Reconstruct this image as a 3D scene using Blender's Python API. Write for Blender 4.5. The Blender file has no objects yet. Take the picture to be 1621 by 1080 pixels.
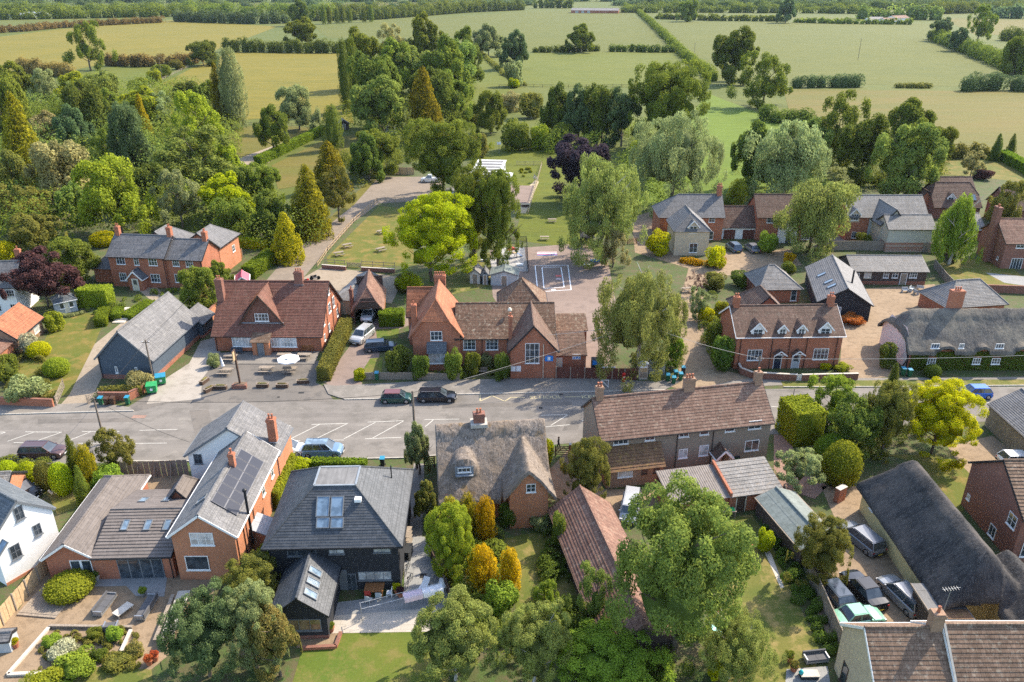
import bpy,math,random
import numpy as np
from mathutils import Vector,Matrix
HAZE = 0.00003; DENOISE = False
sc = bpy.context.scene
col = sc.collection
random.seed(7)
rad = math.radians
# ---------------------------------------------------------------- camera, light, exposure
CAM_H,FPX,HORIZ = 48.0,1261.0,-40.0
PITCH = math.atan((540 - HORIZ) / FPX)
cd = bpy.data.cameras.new('camera'); cam = bpy.data.objects.new('camera',cd); col.objects.link(cam)
cam.location = (0,0,CAM_H); cam.rotation_euler = (math.pi / 2 - PITCH,0,0)
cd.sensor_width = 36.0; cd.lens = 36.0 * FPX / 1621.0
cd.clip_start = 0.5; cd.clip_end = 20000
sc.camera = cam
SUNV = Vector((0.80,0.60,0)).normalized()
SUN_EL = rad(42)
w = bpy.data.worlds.new('World'); sc.world = w; w.use_nodes = True
nt = w.node_tree
sky = nt.nodes.new('ShaderNodeTexSky'); sky.sky_type = 'NISHITA'; sky.sun_disc = False
sky.sun_elevation = SUN_EL; sky.sun_rotation = math.atan2(SUNV.x,SUNV.y)
sky.air_density = 1.0; sky.dust_density = 1.5; sky.altitude = 100
bg = nt.nodes['Background']; bg.inputs['Strength'].default_value = 0.15
nt.links.new(sky.outputs[0],bg.inputs['Color'])
sd = bpy.data.lights.new('sun','SUN'); sd.energy = 3.0; sd.angle = rad(0.5); sd.color = (1.0,0.89,0.72)
sun = bpy.data.objects.new('sun',sd); col.objects.link(sun)
S3 = Vector((SUNV.x * math.cos(SUN_EL),SUNV.y * math.cos(SUN_EL),math.sin(SUN_EL)))
sun.rotation_euler = S3.to_track_quat('Z','Y').to_euler()
sc.view_settings.view_transform = 'Standard'; sc.view_settings.look = 'None'
sc.view_settings.exposure = 1.52; sc.view_settings.gamma = 1.0; sc.view_settings.use_curve_mapping = False
cy = sc.cycles
cy.max_bounces = 5; cy.diffuse_bounces = 2; cy.glossy_bounces = 2; cy.transmission_bounces = 3; cy.transparent_max_bounces = 6
cy.volume_bounces = 0; cy.use_denoising = DENOISE; cy.caustics_reflective = False; cy.caustics_refractive = False
cy.use_adaptive_sampling = True; cy.adaptive_threshold = 0.006
# ---------------------------------------------------------------- ground points seen at a photo position
CP,SP = math.cos(PITCH),math.sin(PITCH)
def ray(px,py):
 a = (px - 810.5) / FPX; b = (540 - py) / FPX
 return Vector((a,CP + b * SP,-SP + b * CP))
def G(px,py,z=0.0):
 d = ray(px,py); t = (z - CAM_H) / d.z
 return Vector((d.x * t,d.y * t,z))
def PJ(p):
 y,z = p[1],p[2] - CAM_H
 dep = y * CP - z * SP; up = y * SP + z * CP
 return (810.5 + FPX * p[0] / dep,540 - FPX * up / dep)
def PXM(py,z=0.0):            # pixels per metre
 return CP * (py - HORIZ) / (CAM_H - z)
def DEP(py): return PITCH + math.atan((py - 540) / FPX)
# ---------------------------------------------------------------- mesh builder
def uv_metres(me):
 n = len(me.polygons)
 if not n: return
 nor = np.empty(n * 3,np.float32); me.polygons.foreach_get('normal',nor); nor = nor.reshape(-1,3)
 tot = np.empty(n,np.int32); me.polygons.foreach_get('loop_total',tot)
 lv = np.empty(len(me.loops),np.int32); me.loops.foreach_get('vertex_index',lv)
 co = np.empty(len(me.vertices) * 3,np.float32); me.vertices.foreach_get('co',co); co = co.reshape(-1,3)
 u = np.stack([-nor[:,1],nor[:,0],np.zeros(n)],1)
 L = np.linalg.norm(u,axis=1); flat = L < 0.05
 u[flat] = (1,0,0); L[flat] = 1; u /= L[:,None]
 v = np.cross(nor,u)
 idx = np.repeat(np.arange(n),tot)
 p = co[lv]
 uv = np.stack([(p * u[idx]).sum(1),(p * v[idx]).sum(1)],1).astype(np.float32)
 lay = me.uv_layers.new(name='UVMap'); lay.data.foreach_set('uv',uv.ravel())
class Mb:
 def __init__(s): s.v = []; s.f = []; s.m = []
 def poly(s,pts,m=0):
  k = len(s.v); s.v += [tuple(p) for p in pts]; s.f.append(list(range(k,k + len(pts)))); s.m.append(m); return s
 def box(s,x0,y0,z0,x1,y1,z1,m=0):
  k = len(s.v)
  s.v += [(x0,y0,z0),(x1,y0,z0),(x1,y1,z0),(x0,y1,z0),(x0,y0,z1),(x1,y0,z1),(x1,y1,z1),(x0,y1,z1)]
  for q in ((3,2,1,0),(4,5,6,7),(0,1,5,4),(1,2,6,5),(2,3,7,6),(3,0,4,7)):
   s.f.append([k + i for i in q]); s.m.append(m)
  return s
 def bar(s,p0,p1,wd,ht=None,m=0,up=(0,0,1)):
  ht = ht or wd
  p0,p1 = Vector(p0),Vector(p1); d = (p1 - p0).normalized(); up = Vector(up)
  if abs(d.dot(up)) > .95: up = Vector((1,0,0))
  a = d.cross(up).normalized() * wd / 2; b = a.cross(d).normalized() * ht / 2
  k = len(s.v)
  for p in (p0,p1):
   for q in (-a - b,a - b,a + b,-a + b): s.v.append(tuple(p + q))
  for q in ((3,2,1,0),(4,5,6,7),(0,1,5,4),(1,2,6,5),(2,3,7,6),(3,0,4,7)):
   s.f.append([k + i for i in q]); s.m.append(m)
  return s
 def tube(s,p0,p1,r0,r1=None,n=8,m=0,cap=True):
  r1 = r0 if r1 is None else r1
  p0,p1 = Vector(p0),Vector(p1); d = (p1 - p0).normalized()
  up = Vector((0,0,1)) if abs(d.z) < .9 else Vector((1,0,0))
  a = d.cross(up).normalized(); b = d.cross(a)
  k = len(s.v)
  for p,r in ((p0,r0),(p1,r1)):
   for i in range(n):
    t = 2 * math.pi * i / n; s.v.append(tuple(p + a * (r * math.cos(t)) + b * (r * math.sin(t))))
  for i in range(n):
   j = (i + 1) % n; s.f.append([k + i,k + n + i,k + n + j,k + j]); s.m.append(m)
  if cap:
   s.f.append([k + i for i in range(n)]); s.m.append(m)
   s.f.append([k + n + n - 1 - i for i in range(n)]); s.m.append(m)
  return s
 def lathe(s,c,prof,n=10,m=0):      # prof: (radius, z)
  k = len(s.v)
  for r,z in prof:
   for i in range(n):
    t = 2 * math.pi * i / n; s.v.append((c[0] + r * math.cos(t),c[1] + r * math.sin(t),c[2] + z))
  for a in range(len(prof) - 1):
   for i in range(n):
    j = (i + 1) % n; s.f.append([k + a * n + i,k + a * n + j,k + (a + 1) * n + j,k + (a + 1) * n + i]); s.m.append(m)
  s.f.append([k + n - 1 - i for i in range(n)]); s.m.append(m)
  e = k + (len(prof) - 1) * n
  s.f.append([e + i for i in range(n)]); s.m.append(m)
  return s
 def prism(s,pts,z0,z1,m=0):        # outline counterclockwise
  n = len(pts); k = len(s.v)
  s.v += [(p[0],p[1],z0) for p in pts] + [(p[0],p[1],z1) for p in pts]
  s.f.append([k + n - 1 - i for i in range(n)]); s.m.append(m)
  s.f.append([k + n + i for i in range(n)]); s.m.append(m)
  for i in range(n):
   j = (i + 1) % n; s.f.append([k + i,k + j,k + n + j,k + n + i]); s.m.append(m)
  return s
 def extr(s,pts,off,m=0):            # closed polygon extruded by a vector
  n = len(pts); k = len(s.v); off = Vector(off)
  s.v += [tuple(p) for p in pts] + [tuple(Vector(p) + off) for p in pts]
  s.f.append([k + n - 1 - i for i in range(n)]); s.m.append(m)
  s.f.append([k + n + i for i in range(n)]); s.m.append(m)
  for i in range(n):
   j = (i + 1) % n; s.f.append([k + i,k + j,k + n + j,k + n + i]); s.m.append(m)
  return s
 def courses(s,pts,pitch=.3,lift=.03,m=0,thick=.1,seed=0):
  """a roof slope or a boarded wall: overlapping courses clipped to the outline, with a slab under them"""
  P = [Vector(p) for p in pts]
  n = Vector((0,0,0))
  for i in range(len(P)):
   a,b = P[i],P[(i + 1) % len(P)]; n += a.cross(b)
  n.normalize()
  if n.z < -0.02: P.reverse(); n = -n
  u = Vector((-n.y,n.x,0)).normalized(); v = n.cross(u)
  o = P[0]; Q = [((p - o).dot(u),(p - o).dot(v)) for p in P]
  v0 = min(q[1] for q in Q); v1 = max(q[1] for q in Q)
  def clip(R,lim,keep_above):
   out = []
   for i in range(len(R)):
    a,b = R[i],R[(i + 1) % len(R)]
    ia = (a[1] >= lim) if keep_above else (a[1] <= lim); ib = (b[1] >= lim) if keep_above else (b[1] <= lim)
    if ia: out.append(a)
    if ia != ib:
     t = (lim - a[1]) / (b[1] - a[1]); out.append((a[0] + (b[0] - a[0]) * t,lim))
   return out
  N = max(1,round((v1 - v0) / pitch)); ph = (v1 - v0) / N
  for i in range(N):
   a = v0 + i * ph; b = a + ph
   R = clip(clip(Q,a,True),b,False); jl = lift * random.uniform(.8,1.25)
   if len(R) < 3: continue
   s.poly([o + u * q[0] + v * q[1] + n * (jl * max(0,1 - (q[1] - a) / ph) + .002) for q in R],m)
   e = [q for q in R if abs(q[1] - a) < 1e-4]
   if len(e) >= 2:
    l,r = min(q[0] for q in e),max(q[0] for q in e)
    if r - l > .05:
     A,B = o + u * l + v * a,o + u * r + v * a
     s.poly([A + n * .0,B + n * .0,B + n * (jl + .002),A + n * (jl + .002)],m)
  if thick:
   k = len(s.v); c = len(P); dn = -n * thick
   s.v += [tuple(p) for p in P] + [tuple(p + dn) for p in P]
   s.f.append([k + 2 * c - 1 - i for i in range(c)]); s.m.append(m)
   for i in range(c):
    j = (i + 1) % c; s.f.append([k + c + i,k + c + j,k + j,k + i]); s.m.append(m)
  return s
 def build(s,name,mats,parent=None,smooth=False,loc=None,rz=0.0):
  me = bpy.data.meshes.new(name); me.from_pydata(s.v,[],s.f)
  if not isinstance(mats,(list,tuple)): mats = [mats]
  for mm in mats: me.materials.append(mm)
  if len(mats) > 1: me.polygons.foreach_set('material_index',s.m)
  me.update(); uv_metres(me)
  if smooth: me.polygons.foreach_set('use_smooth',[True] * len(me.polygons))
  o = bpy.data.objects.new(name,me); col.objects.link(o)
  if parent is not None: o.parent = parent
  if loc is not None: o.location = loc; o.rotation_euler[2] = rz
  return o
def tag(o,label=None,cat=None,group=None,kind=None):
 if label: o['label'] = label
 if cat: o['category'] = cat
 if group: o['group'] = group
 if kind: o['kind'] = kind
 return o
def empty(name,loc,rz=0.0,label=None,cat=None,group=None):
 o = bpy.data.objects.new(name,None); col.objects.link(o); o.location = loc; o.rotation_euler[2] = rz
 o.empty_display_size = .3
 return tag(o,label,cat,group)
KIDS = {}
def copy_tree(o,loc=None,rz=None,label=None,group=None,scale=None):
 def rec(a,par):
  c = a.copy(); col.objects.link(c); c.parent = par
  for ch in a.children: rec(ch,c)
  return c
 r = rec(o,None)
 if loc is not None: r.location = loc
 if rz is not None: r.rotation_euler[2] = rz
 if scale is not None: r.scale = scale
 if label: r['label'] = label
 if group: r['group'] = group
 return r
# ---------------------------------------------------------------- materials
MAT = {}
def newmat(name):
 m = bpy.data.materials.new(name); m.use_nodes = True; nt = m.node_tree
 b = nt.nodes['Principled BSDF']; b.inputs['Specular IOR Level'].default_value = .3
 MAT[name] = m
 return m,nt,b
def nd(nt,t,**kw):
 n = nt.nodes.new(t)
 for k,v in kw.items():
  if k in n.inputs: n.inputs[k].default_value = v
  else: setattr(n,k,v)
 return n
def rgba(c): return (c[0],c[1],c[2],1)
def mixc(nt,fac,a,b,blend='MIX'):
 n = nt.nodes.new('ShaderNodeMix'); n.data_type = 'RGBA'; n.blend_type = blend
 for i,x in ((0,fac),(6,a),(7,b)):
  if isinstance(x,bpy.types.NodeSocket): nt.links.new(x,n.inputs[i])
  else: n.inputs[i].default_value = x if i == 0 else rgba(x)
 return n.outputs[2]
def ramp(nt,src,a,b,ca=0.0,cb=1.0):
 n = nt.nodes.new('ShaderNodeMapRange'); n.inputs[1].default_value = a; n.inputs[2].default_value = b
 n.inputs[3].default_value = ca; n.inputs[4].default_value = cb; n.clamp = True
 nt.links.new(src,n.inputs[0]); return n.outputs[0]
def noise(nt,vec,scale,detail=3.0,rough=.55):
 n = nt.nodes.new('ShaderNodeTexNoise'); n.inputs['Scale'].default_value = scale; n.inputs['Detail'].default_value = detail
 n.inputs['Roughness'].default_value = rough
 if vec is not None: nt.links.new(vec,n.inputs['Vector'])
 return n.outputs['Fac']
def wpos(nt): return nt.nodes.new('ShaderNodeNewGeometry').outputs['Position']
def uvs(nt): return nt.nodes.new('ShaderNodeUVMap').outputs[0]
def scaled(nt,vec,s):
 n = nt.nodes.new('ShaderNodeVectorMath'); n.operation = 'MULTIPLY'; nt.links.new(vec,n.inputs[0]); n.inputs[1].default_value = s
 return n.outputs[0]
def bump(nt,b,h,dist=.02,strength=.6):
 n = nt.nodes.new('ShaderNodeBump'); n.inputs['Distance'].default_value = dist; n.inputs['Strength'].default_value = strength
 nt.links.new(h,n.inputs['Height']); nt.links.new(n.outputs[0],b.inputs['Normal'])
def plain(name,c,rough=.6,metal=0.0,vary=.12,scale=3.0):
 m,nt,b = newmat(name)
 if vary:
  f = noise(nt,wpos(nt),scale,3)
  cc = mixc(nt,ramp(nt,f,.3,.7),[x * (1 - vary) for x in c],[min(1,x * (1 + vary)) for x in c])
  nt.links.new(cc,b.inputs['Base Color'])
 else: b.inputs['Base Color'].default_value = rgba(c)
 b.inputs['Roughness'].default_value = rough; b.inputs['Metallic'].default_value = metal
 return m
def brickmat(name,c1,c2,mortar,bw=.23,bh=.075,stain=.35,ms=.012):
 m,nt,b = newmat(name); uv = uvs(nt)
 t = nd(nt,'ShaderNodeTexBrick'); nt.links.new(uv,t.inputs['Vector'])
 t.inputs['Scale'].default_value = 1; t.inputs['Brick Width'].default_value = bw; t.inputs['Row Height'].default_value = bh
 t.inputs['Mortar Size'].default_value = ms; t.inputs['Color1'].default_value = rgba(c1); t.inputs['Color2'].default_value = rgba(c2)
 t.inputs['Mortar'].default_value = rgba(mortar); t.inputs['Bias'].default_value = 0
 g = wpos(nt)
 f1 = noise(nt,g,.7,4); f2 = noise(nt,g,4.0,3)
 c = mixc(nt,ramp(nt,f1,.35,.7,0,stain),t.outputs['Color'],[x * .5 for x in c1])
 c = mixc(nt,ramp(nt,f2,.45,.75,0,stain),c,[min(1,x * 1.45) for x in c2])
 nt.links.new(c,b.inputs['Base Color']); b.inputs['Roughness'].default_value = .9
 bump(nt,b,t.outputs['Fac'],-.01,.5)
 return m
def roofmat(name,c1,c2,tw=.25,th=.2,lichen=None,lf=.35,stain=.5,rough=.8,streak=.4):
 """tiles or slates: a colour per tile, dark joints, weathering and lichen"""
 m,nt,b = newmat(name); uv = uvs(nt)
 t = nd(nt,'ShaderNodeTexBrick'); nt.links.new(uv,t.inputs['Vector'])
 t.inputs['Scale'].default_value = 1; t.inputs['Brick Width'].default_value = tw; t.inputs['Row Height'].default_value = th
 t.inputs['Mortar Size'].default_value = .012; t.inputs['Color1'].default_value = rgba(c1); t.inputs['Color2'].default_value = rgba(c2)
 t.inputs['Mortar'].default_value = rgba([x * .35 for x in c1])
 g = wpos(nt)
 f1 = noise(nt,g,.45,5,.6); f2 = noise(nt,g,2.6,5,.75); f3 = noise(nt,scaled(nt,uv,(3.0,.35,1)),1.2,4,.6)
 c = mixc(nt,ramp(nt,f1,.38,.68,0,stain),t.outputs['Color'],[x * .55 for x in c1])
 c = mixc(nt,ramp(nt,f3,.48,.75,0,streak),c,[min(1,x * 1.5 + .02) for x in c2])
 if lichen: c = mixc(nt,ramp(nt,f2,.54,.66,0,lf * 1.2),c,lichen)
 c = mixc(nt,ramp(nt,noise(nt,g,1.7,5,.75),.5,.68,0,.5),c,[x * .45 for x in c1])
 nt.links.new(c,b.inputs['Base Color']); b.inputs['Roughness'].default_value = rough
 bump(nt,b,t.outputs['Fac'],-.012,.6)
 return m
def ground_mat(name,cols,scales=(.08,.6,6.0),rough=.95,grain=.25,bumpd=.02):
 """three tones of the same ground mixed by noise at three sizes"""
 m,nt,b = newmat(name); g = wpos(nt)
 c = mixc(nt,ramp(nt,noise(nt,g,scales[0],4),.38,.62),cols[0],cols[1])
 c = mixc(nt,ramp(nt,noise(nt,g,scales[1],5,.7),.48,.62),c,cols[2])
 f = noise(nt,g,scales[2],4,.7)
 c = mixc(nt,ramp(nt,f,.3,.7,1 - grain,1),[0,0,0],c)
 nt.links.new(c,b.inputs['Base Color']); b.inputs['Roughness'].default_value = rough
 if bumpd: bump(nt,b,f,bumpd,.6)
 return m
def glassmat(name,c=(.03,.04,.05)):
 m,nt,b = newmat(name)
 f = noise(nt,wpos(nt),1.3,2)
 nt.links.new(mixc(nt,ramp(nt,f,.45,.6),c,[x * 1.6 + .015 for x in c]),b.inputs['Base Color'])
 b.inputs['Roughness'].default_value = .08; b.inputs['Specular IOR Level'].default_value = .9
 return m
def paintmat(name,c,metal=.2,rough=.25):
 m,nt,b = newmat(name); b.inputs['Base Color'].default_value = rgba(c); b.inputs['Metallic'].default_value = metal
 b.inputs['Roughness'].default_value = rough; b.inputs['Coat Weight'].default_value = .6; b.inputs['Coat Roughness'].default_value = .06
 return m
def leafmat(name,c,shift=(1.35,1.2,.9),trans=.42,dark=.62):
 m = bpy.data.materials.new(name); m.use_nodes = True; nt = m.node_tree; nt.nodes.clear()
 c = [min(.8,y * k_) for y,k_ in zip(c,(1.85,1.78,1.6))]; out = nt.nodes.new("ShaderNodeOutputMaterial")
 at = nt.nodes.new('ShaderNodeAttribute'); at.attribute_name = 'tone'
 oi = nt.nodes.new('ShaderNodeObjectInfo')
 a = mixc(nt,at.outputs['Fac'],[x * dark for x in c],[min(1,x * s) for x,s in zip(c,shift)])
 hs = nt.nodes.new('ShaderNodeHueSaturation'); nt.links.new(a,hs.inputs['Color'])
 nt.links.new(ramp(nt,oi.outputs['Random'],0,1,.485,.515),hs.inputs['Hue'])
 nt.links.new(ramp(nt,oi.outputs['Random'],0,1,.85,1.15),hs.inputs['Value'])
 d = nt.nodes.new('ShaderNodeBsdfDiffuse'); t = nt.nodes.new('ShaderNodeBsdfTranslucent'); mx = nt.nodes.new('ShaderNodeMixShader')
 nt.links.new(hs.outputs[0],d.inputs[0]); nt.links.new(hs.outputs[0],t.inputs[0])
 mx.inputs[0].default_value = trans; nt.links.new(d.outputs[0],mx.inputs[1]); nt.links.new(t.outputs[0],mx.inputs[2])
 nt.links.new(mx.outputs[0],out.inputs[0]); MAT[name] = m
 return m
# ---------------------------------------------------------------- shared materials
brickmat('brick_red',(.34,.095,.045),(.47,.15,.07),(.32,.21,.15))
brickmat('brick_orange',(.46,.15,.06),(.56,.20,.085),(.36,.26,.19),stain=.25)
brickmat('brick_brown',(.20,.075,.05),(.29,.11,.07),(.22,.16,.13))
brickmat('brick_buff',(.30,.17,.10),(.36,.21,.13),(.28,.22,.17))
brickmat('stone_rubble',(.26,.20,.13),(.36,.28,.19),(.20,.16,.11),bw=.4,bh=.16,ms=.02)
plain('render_cream',(.52,.42,.29),.9); plain('render_white',(.80,.79,.76),.8,vary=.05)
plain('render_yellow',(.62,.50,.24),.9); plain('render_pink',(.66,.58,.56),.9)
plain('pebbledash',(.25,.205,.155),.95,vary=.2,scale=8); plain('render_grey',(.50,.47,.42),.9)
roofmat('tile_brown',(.115,.068,.048),(.18,.105,.075),lichen=(.30,.27,.20),lf=.35)
roofmat('tile_school',(.14,.080,.050),(.215,.125,.08),lichen=(.42,.38,.28),lf=.6)
roofmat('tile_pub',(.155,.066,.045),(.215,.093,.064),lichen=(.22,.15,.10),lf=.5)
roofmat('tile_orange',(0.306,0.111,0.055),(0.425,0.170,0.085),lichen=(.16,.10,.06),lf=.5)
roofmat('tile_clay',(.165,.082,.058),(.27,.15,.105),tw=.24,th=.3,lichen=(.34,.26,.19),lf=.5)
roofmat('tile_pantile',(0.150,0.092,0.058),(0.224,0.143,0.095),tw=.33,th=.33,lichen=(.40,.33,.24),lf=.5)
roofmat('tile_semi',(.17,.095,.065),(.235,.14,.10),tw=.38,th=.36,lichen=(.36,.29,.21),lf=.5)
roofmat('tile_moss',(.17,.095,.05),(.24,.13,.065),tw=.33,th=.33,lichen=(.25,.16,.05),lf=.9,stain=.6)
roofmat('tile_concrete',(.15,.128,.115),(.18,.155,.14),tw=2.2,th=.34,lichen=(.24,.21,.18),lf=.2,stain=.25,streak=.15)
roofmat('slate_grey',(0.132,0.129,0.129),(0.178,0.172,0.172),tw=.3,th=.22,lichen=(.42,.39,.33),lf=.2,rough=.6)
roofmat('slate_dark',(.062,.068,.075),(.095,.10,.108),tw=.4,th=.26,stain=.3,streak=.15,rough=.5)
roofmat('slate_pale',(0.194,0.184,0.173),(0.259,0.245,0.230),tw=.3,th=.22,lichen=(.24,.18,.12),lf=.6,stain=.5,rough=.7)
roofmat('slate_blue',(0.093,0.106,0.119),(0.132,0.145,0.157),tw=.3,th=.22,lichen=(.3,.3,.28),lf=.25,rough=.55)
roofmat('corrugated',(0.216,0.184,0.160),(0.248,0.216,0.192),tw=9,th=9,lichen=(.13,.09,.06),lf=.6)
roofmat('felt_green',(0.160,0.188,0.172),(0.184,0.208,0.192),tw=3,th=1.0,lichen=(.30,.31,.28),lf=.3,stain=.3)
roofmat('lead',(.30,.31,.33),(.36,.37,.39),tw=3,th=3,stain=.2,rough=.4)
roofmat('felt_grey',(.17,.165,.16),(.20,.195,.19),tw=3,th=3,stain=.5)
plain('white_paint',(.80,.79,.76),.5,vary=.04); plain('cream_paint',(.70,.64,.50),.5,vary=.04)
plain('black_paint',(.02,.021,.024),.5); plain('grey_paint',(.16,.17,.18),.5)
plain('board_dark',(.028,.029,.033),.8,vary=.3); plain('board_blue',(.065,.085,.11),.7,vary=.15)
plain('board_grey',(.40,.43,.44),.8,vary=.06); plain('board_cream',(.50,.46,.37),.8,vary=.06)
plain('board_brown',(.075,.055,.045),.85,vary=.25)
plain('wood_old',(.27,.22,.17),.9,vary=.3,scale=6); plain('wood_new',(.46,.32,.18),.85,vary=.2,scale=5)
plain('wood_dark',(.085,.052,.036),.85,vary=.25,scale=6); plain('wood_pole',(.17,.135,.105),.9,vary=.2,scale=4)
plain('wood_warm',(.30,.125,.045),.7,vary=.3,scale=8); plain('wood_red',(.13,.05,.035),.8,vary=.2)
plain('concrete',(.40,.37,.32),.9,vary=.15); plain('stone_white',(.50,.45,.38),.9,vary=.12)
plain('terracotta',(.36,.13,.07),.85); plain('lead_flashing',(.22,.245,.27),.5); plain('metal_grey',(.35,.36,.37),.4,.6)
plain('rubber',(.018,.018,.018),.9); plain('bin_green',(.02,.11,.05),.6); plain('skip_green',(.03,.28,.09),.55)
plain('bin_blue',(.03,.22,.34),.5); plain('bin_brown',(.07,.035,.02),.6); plain('bin_black',(.03,.032,.034),.6)
plain('soil',(.15,.10,.065),.95,vary=.35,scale=5); plain('plastic_white',(.8,.8,.8),.5,vary=.03)
plain('cushion_grey',(.10,.10,.105),.9); plain('cloth_pink',(.72,.56,.60),.9,vary=.04); plain('cloth_white',(.82,.80,.80),.9,vary=.03)
plain('skin',(.45,.27,.19),.6); plain('cloth_navy',(.02,.025,.045),.9); plain('hair_dark',(.03,.02,.015),.8)
plain('red_post',(.55,.02,.015),.4); plain('flower_pink',(.50,.10,.14),.8,vary=.3,scale=9); plain('toy_blue',(.03,.22,.6),.5)
plain('toy_red',(.55,.07,.05),.5); plain('road_paint',(.46,.44,.39),.8,vary=.12,scale=4); plain('road_yellow',(.52,.44,.25),.8,vary=.12)
plain('black_flock',(.03,.03,.03),.9); plain('solar_cell',(.022,.024,.035),.25,vary=.05); plain('solar_frame',(.10,.10,.11),.4)
plain('aqua',(.25,.62,.60),.5); plain('turquoise',(.02,.35,.38),.6); plain('play_grey',(.32,.31,.30),.9); plain('wood_play',(.42,.34,.22),.9)
glassmat('glass'); glassmat('glass_sky',(.12,.17,.22)); glassmat('glass_warm',(.16,.11,.06)); glassmat('glass_pale',(.32,.33,.33))
for k_,c_ in dict(car_maroon=(.10,.055,.05),car_white=(.75,.75,.74),car_lightblue=(.16,.25,.36),car_green=(.015,.06,.05),car_black=(.012,.014,.02),
     car_silver=(.42,.42,.42),car_navy=(.035,.055,.085),car_blue=(.005,.11,.50),car_grey=(.20,.205,.215),car_mint=(.20,.42,.30),
     car_pewter=(.25,.26,.27),car_steel=(.12,.17,.23),car_roofred=(.17,.05,.04)).items(): paintmat(k_,c_)
plain('tail_red',(.4,.01,.01),.3,vary=0); plain('lamp_clear',(.7,.7,.7),.2,vary=0); plain('plate_yellow',(.7,.5,.04),.5,vary=0); plain('plate_white',(.8,.8,.78),.5,vary=0)
plain('alloy',(.38,.38,.39),.35,.7,vary=0); plain('dark_trim',(.025,.025,.027),.6,vary=0)
# ---------------------------------------------------------------- the ground and what is laid on it
ground_mat('grass_meadow',[(0.092,0.113,0.013),(0.116,0.127,0.016),(0.078,0.100,0.012)],(.01,.08,1.5))
def field_mat(name,cols,rot,freq=.035,amt=.22):
 m,nt,b = newmat(name); g = wpos(nt)
 c = mixc(nt,ramp(nt,noise(nt,g,.012,4),.35,.65),cols[0],cols[1])
 c = mixc(nt,ramp(nt,noise(nt,scaled(nt,g,(.35,1,1)),.06,5,.65),.45,.7),c,cols[2])
 wv = nt.nodes.new('ShaderNodeTexWave'); wv.inputs['Scale'].default_value = freq; wv.inputs['Distortion'].default_value = 1.5; wv.inputs['Detail'].default_value = 3
 mp = nt.nodes.new('ShaderNodeMapping'); mp.inputs['Rotation'].default_value = (0,0,rad(rot)); nt.links.new(g,mp.inputs[0]); nt.links.new(mp.outputs[0],wv.inputs[0])
 c = mixc(nt,ramp(nt,wv.outputs['Fac'],0,1,0,amt),c,[x * .72 for x in cols[1]])
 f = noise(nt,g,.9,4,.7)
 c = mixc(nt,ramp(nt,f,.3,.7,.68,1),[0,0,0],c)
 c = mixc(nt,ramp(nt,noise(nt,scaled(nt,g,(.25,1,1)),.35,5,.75),.42,.62,0,.4),c,[cols[1][0] * 1.25,cols[1][1] * 1.1,cols[1][2] * 1.2])
 nt.links.new(c,b.inputs['Base Color']); b.inputs['Roughness'].default_value = .95
field_mat('field_hay',[(0.160,0.142,0.008),(0.186,0.154,0.011),(0.129,0.126,0.007)],80,amt=.42)
field_mat('field_pale',[(0.096,0.111,0.008),(0.111,0.121,0.010),(0.079,0.100,0.006)],86,amt=.42)
field_mat('field_green',[(0.099,0.126,0.006),(0.118,0.134,0.008),(0.084,0.111,0.006)],84,amt=.42)
field_mat('field_lush',[(0.098,0.157,0.004),(0.110,0.166,0.004),(0.081,0.133,0.004)],20,amt=.12)
field_mat('field_dry',[(0.146,0.121,0.017),(0.109,0.111,0.012),(0.165,0.121,0.022)],88,amt=.15)
ground_mat('lawn',[(0.094,0.121,0.013),(0.142,0.131,0.021),(0.213,0.156,0.038)],(.12,.45,5))
ground_mat('lawn_dry',[(0.154,0.143,0.030),(0.097,0.121,0.019),(0.258,0.200,0.068)],(.15,.5,5))
ground_mat('lawn_green',[(0.085,0.131,0.014),(0.122,0.143,0.019),(0.178,0.156,0.041)],(.12,.45,5))
ground_mat('garden_bed',[(.075,.095,.028),(.12,.10,.05),(.07,.115,.026)],(.4,1.5,6),bumpd=.08)
ground_mat('gravel',[(0.297,0.212,0.132),(0.340,0.246,0.157),(0.238,0.170,0.106)],(.2,1.2,12),grain=.35)
ground_mat('gravel_pale',[(0.357,0.289,0.212),(0.323,0.255,0.183),(0.289,0.230,0.162)],(.2,1.2,12),grain=.3)
ground_mat('track',[(0.246,0.196,0.149),(0.212,0.170,0.128),(0.272,0.217,0.162)],(.15,.8,7),grain=.3)
ground_mat('asphalt_old',[(0.203,0.182,0.161),(0.232,0.209,0.182),(0.165,0.149,0.129)],(.05,.35,9),grain=.22,bumpd=.005)
ground_mat('pavement_tarmac',[(0.221,0.198,0.170),(0.194,0.174,0.149),(0.254,0.226,0.196)],(.15,.9,9),grain=.2,bumpd=.005)
ground_mat('forecourt_tarmac',[(.15,.135,.118),(.18,.158,.135),(.125,.113,.10)],(.15,.6,9),grain=.2,bumpd=.005)
ground_mat('driveway_concrete',[(0.340,0.302,0.255),(0.391,0.348,0.297),(0.289,0.255,0.212)],(.15,.6,7),grain=.2,bumpd=.005)
ground_mat('playground_tarmac',[(0.230,0.170,0.140),(0.255,0.191,0.157),(0.200,0.149,0.123)],(.1,.6,9),grain=.18,bumpd=.005)
brickmat('paving_grey',(.25,.25,.24),(.29,.285,.275),(.16,.16,.15),bw=.6,bh=.6,stain=.15)
brickmat('paving_pale',(.40,.36,.30),(.45,.40,.34),(.28,.25,.2),bw=.9,bh=.6,stain=.1)
brickmat('paving_brick',(.27,.16,.12),(.33,.20,.15),(.2,.14,.11),bw=.2,bh=.1,stain=.3)
SURF = {}
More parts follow.
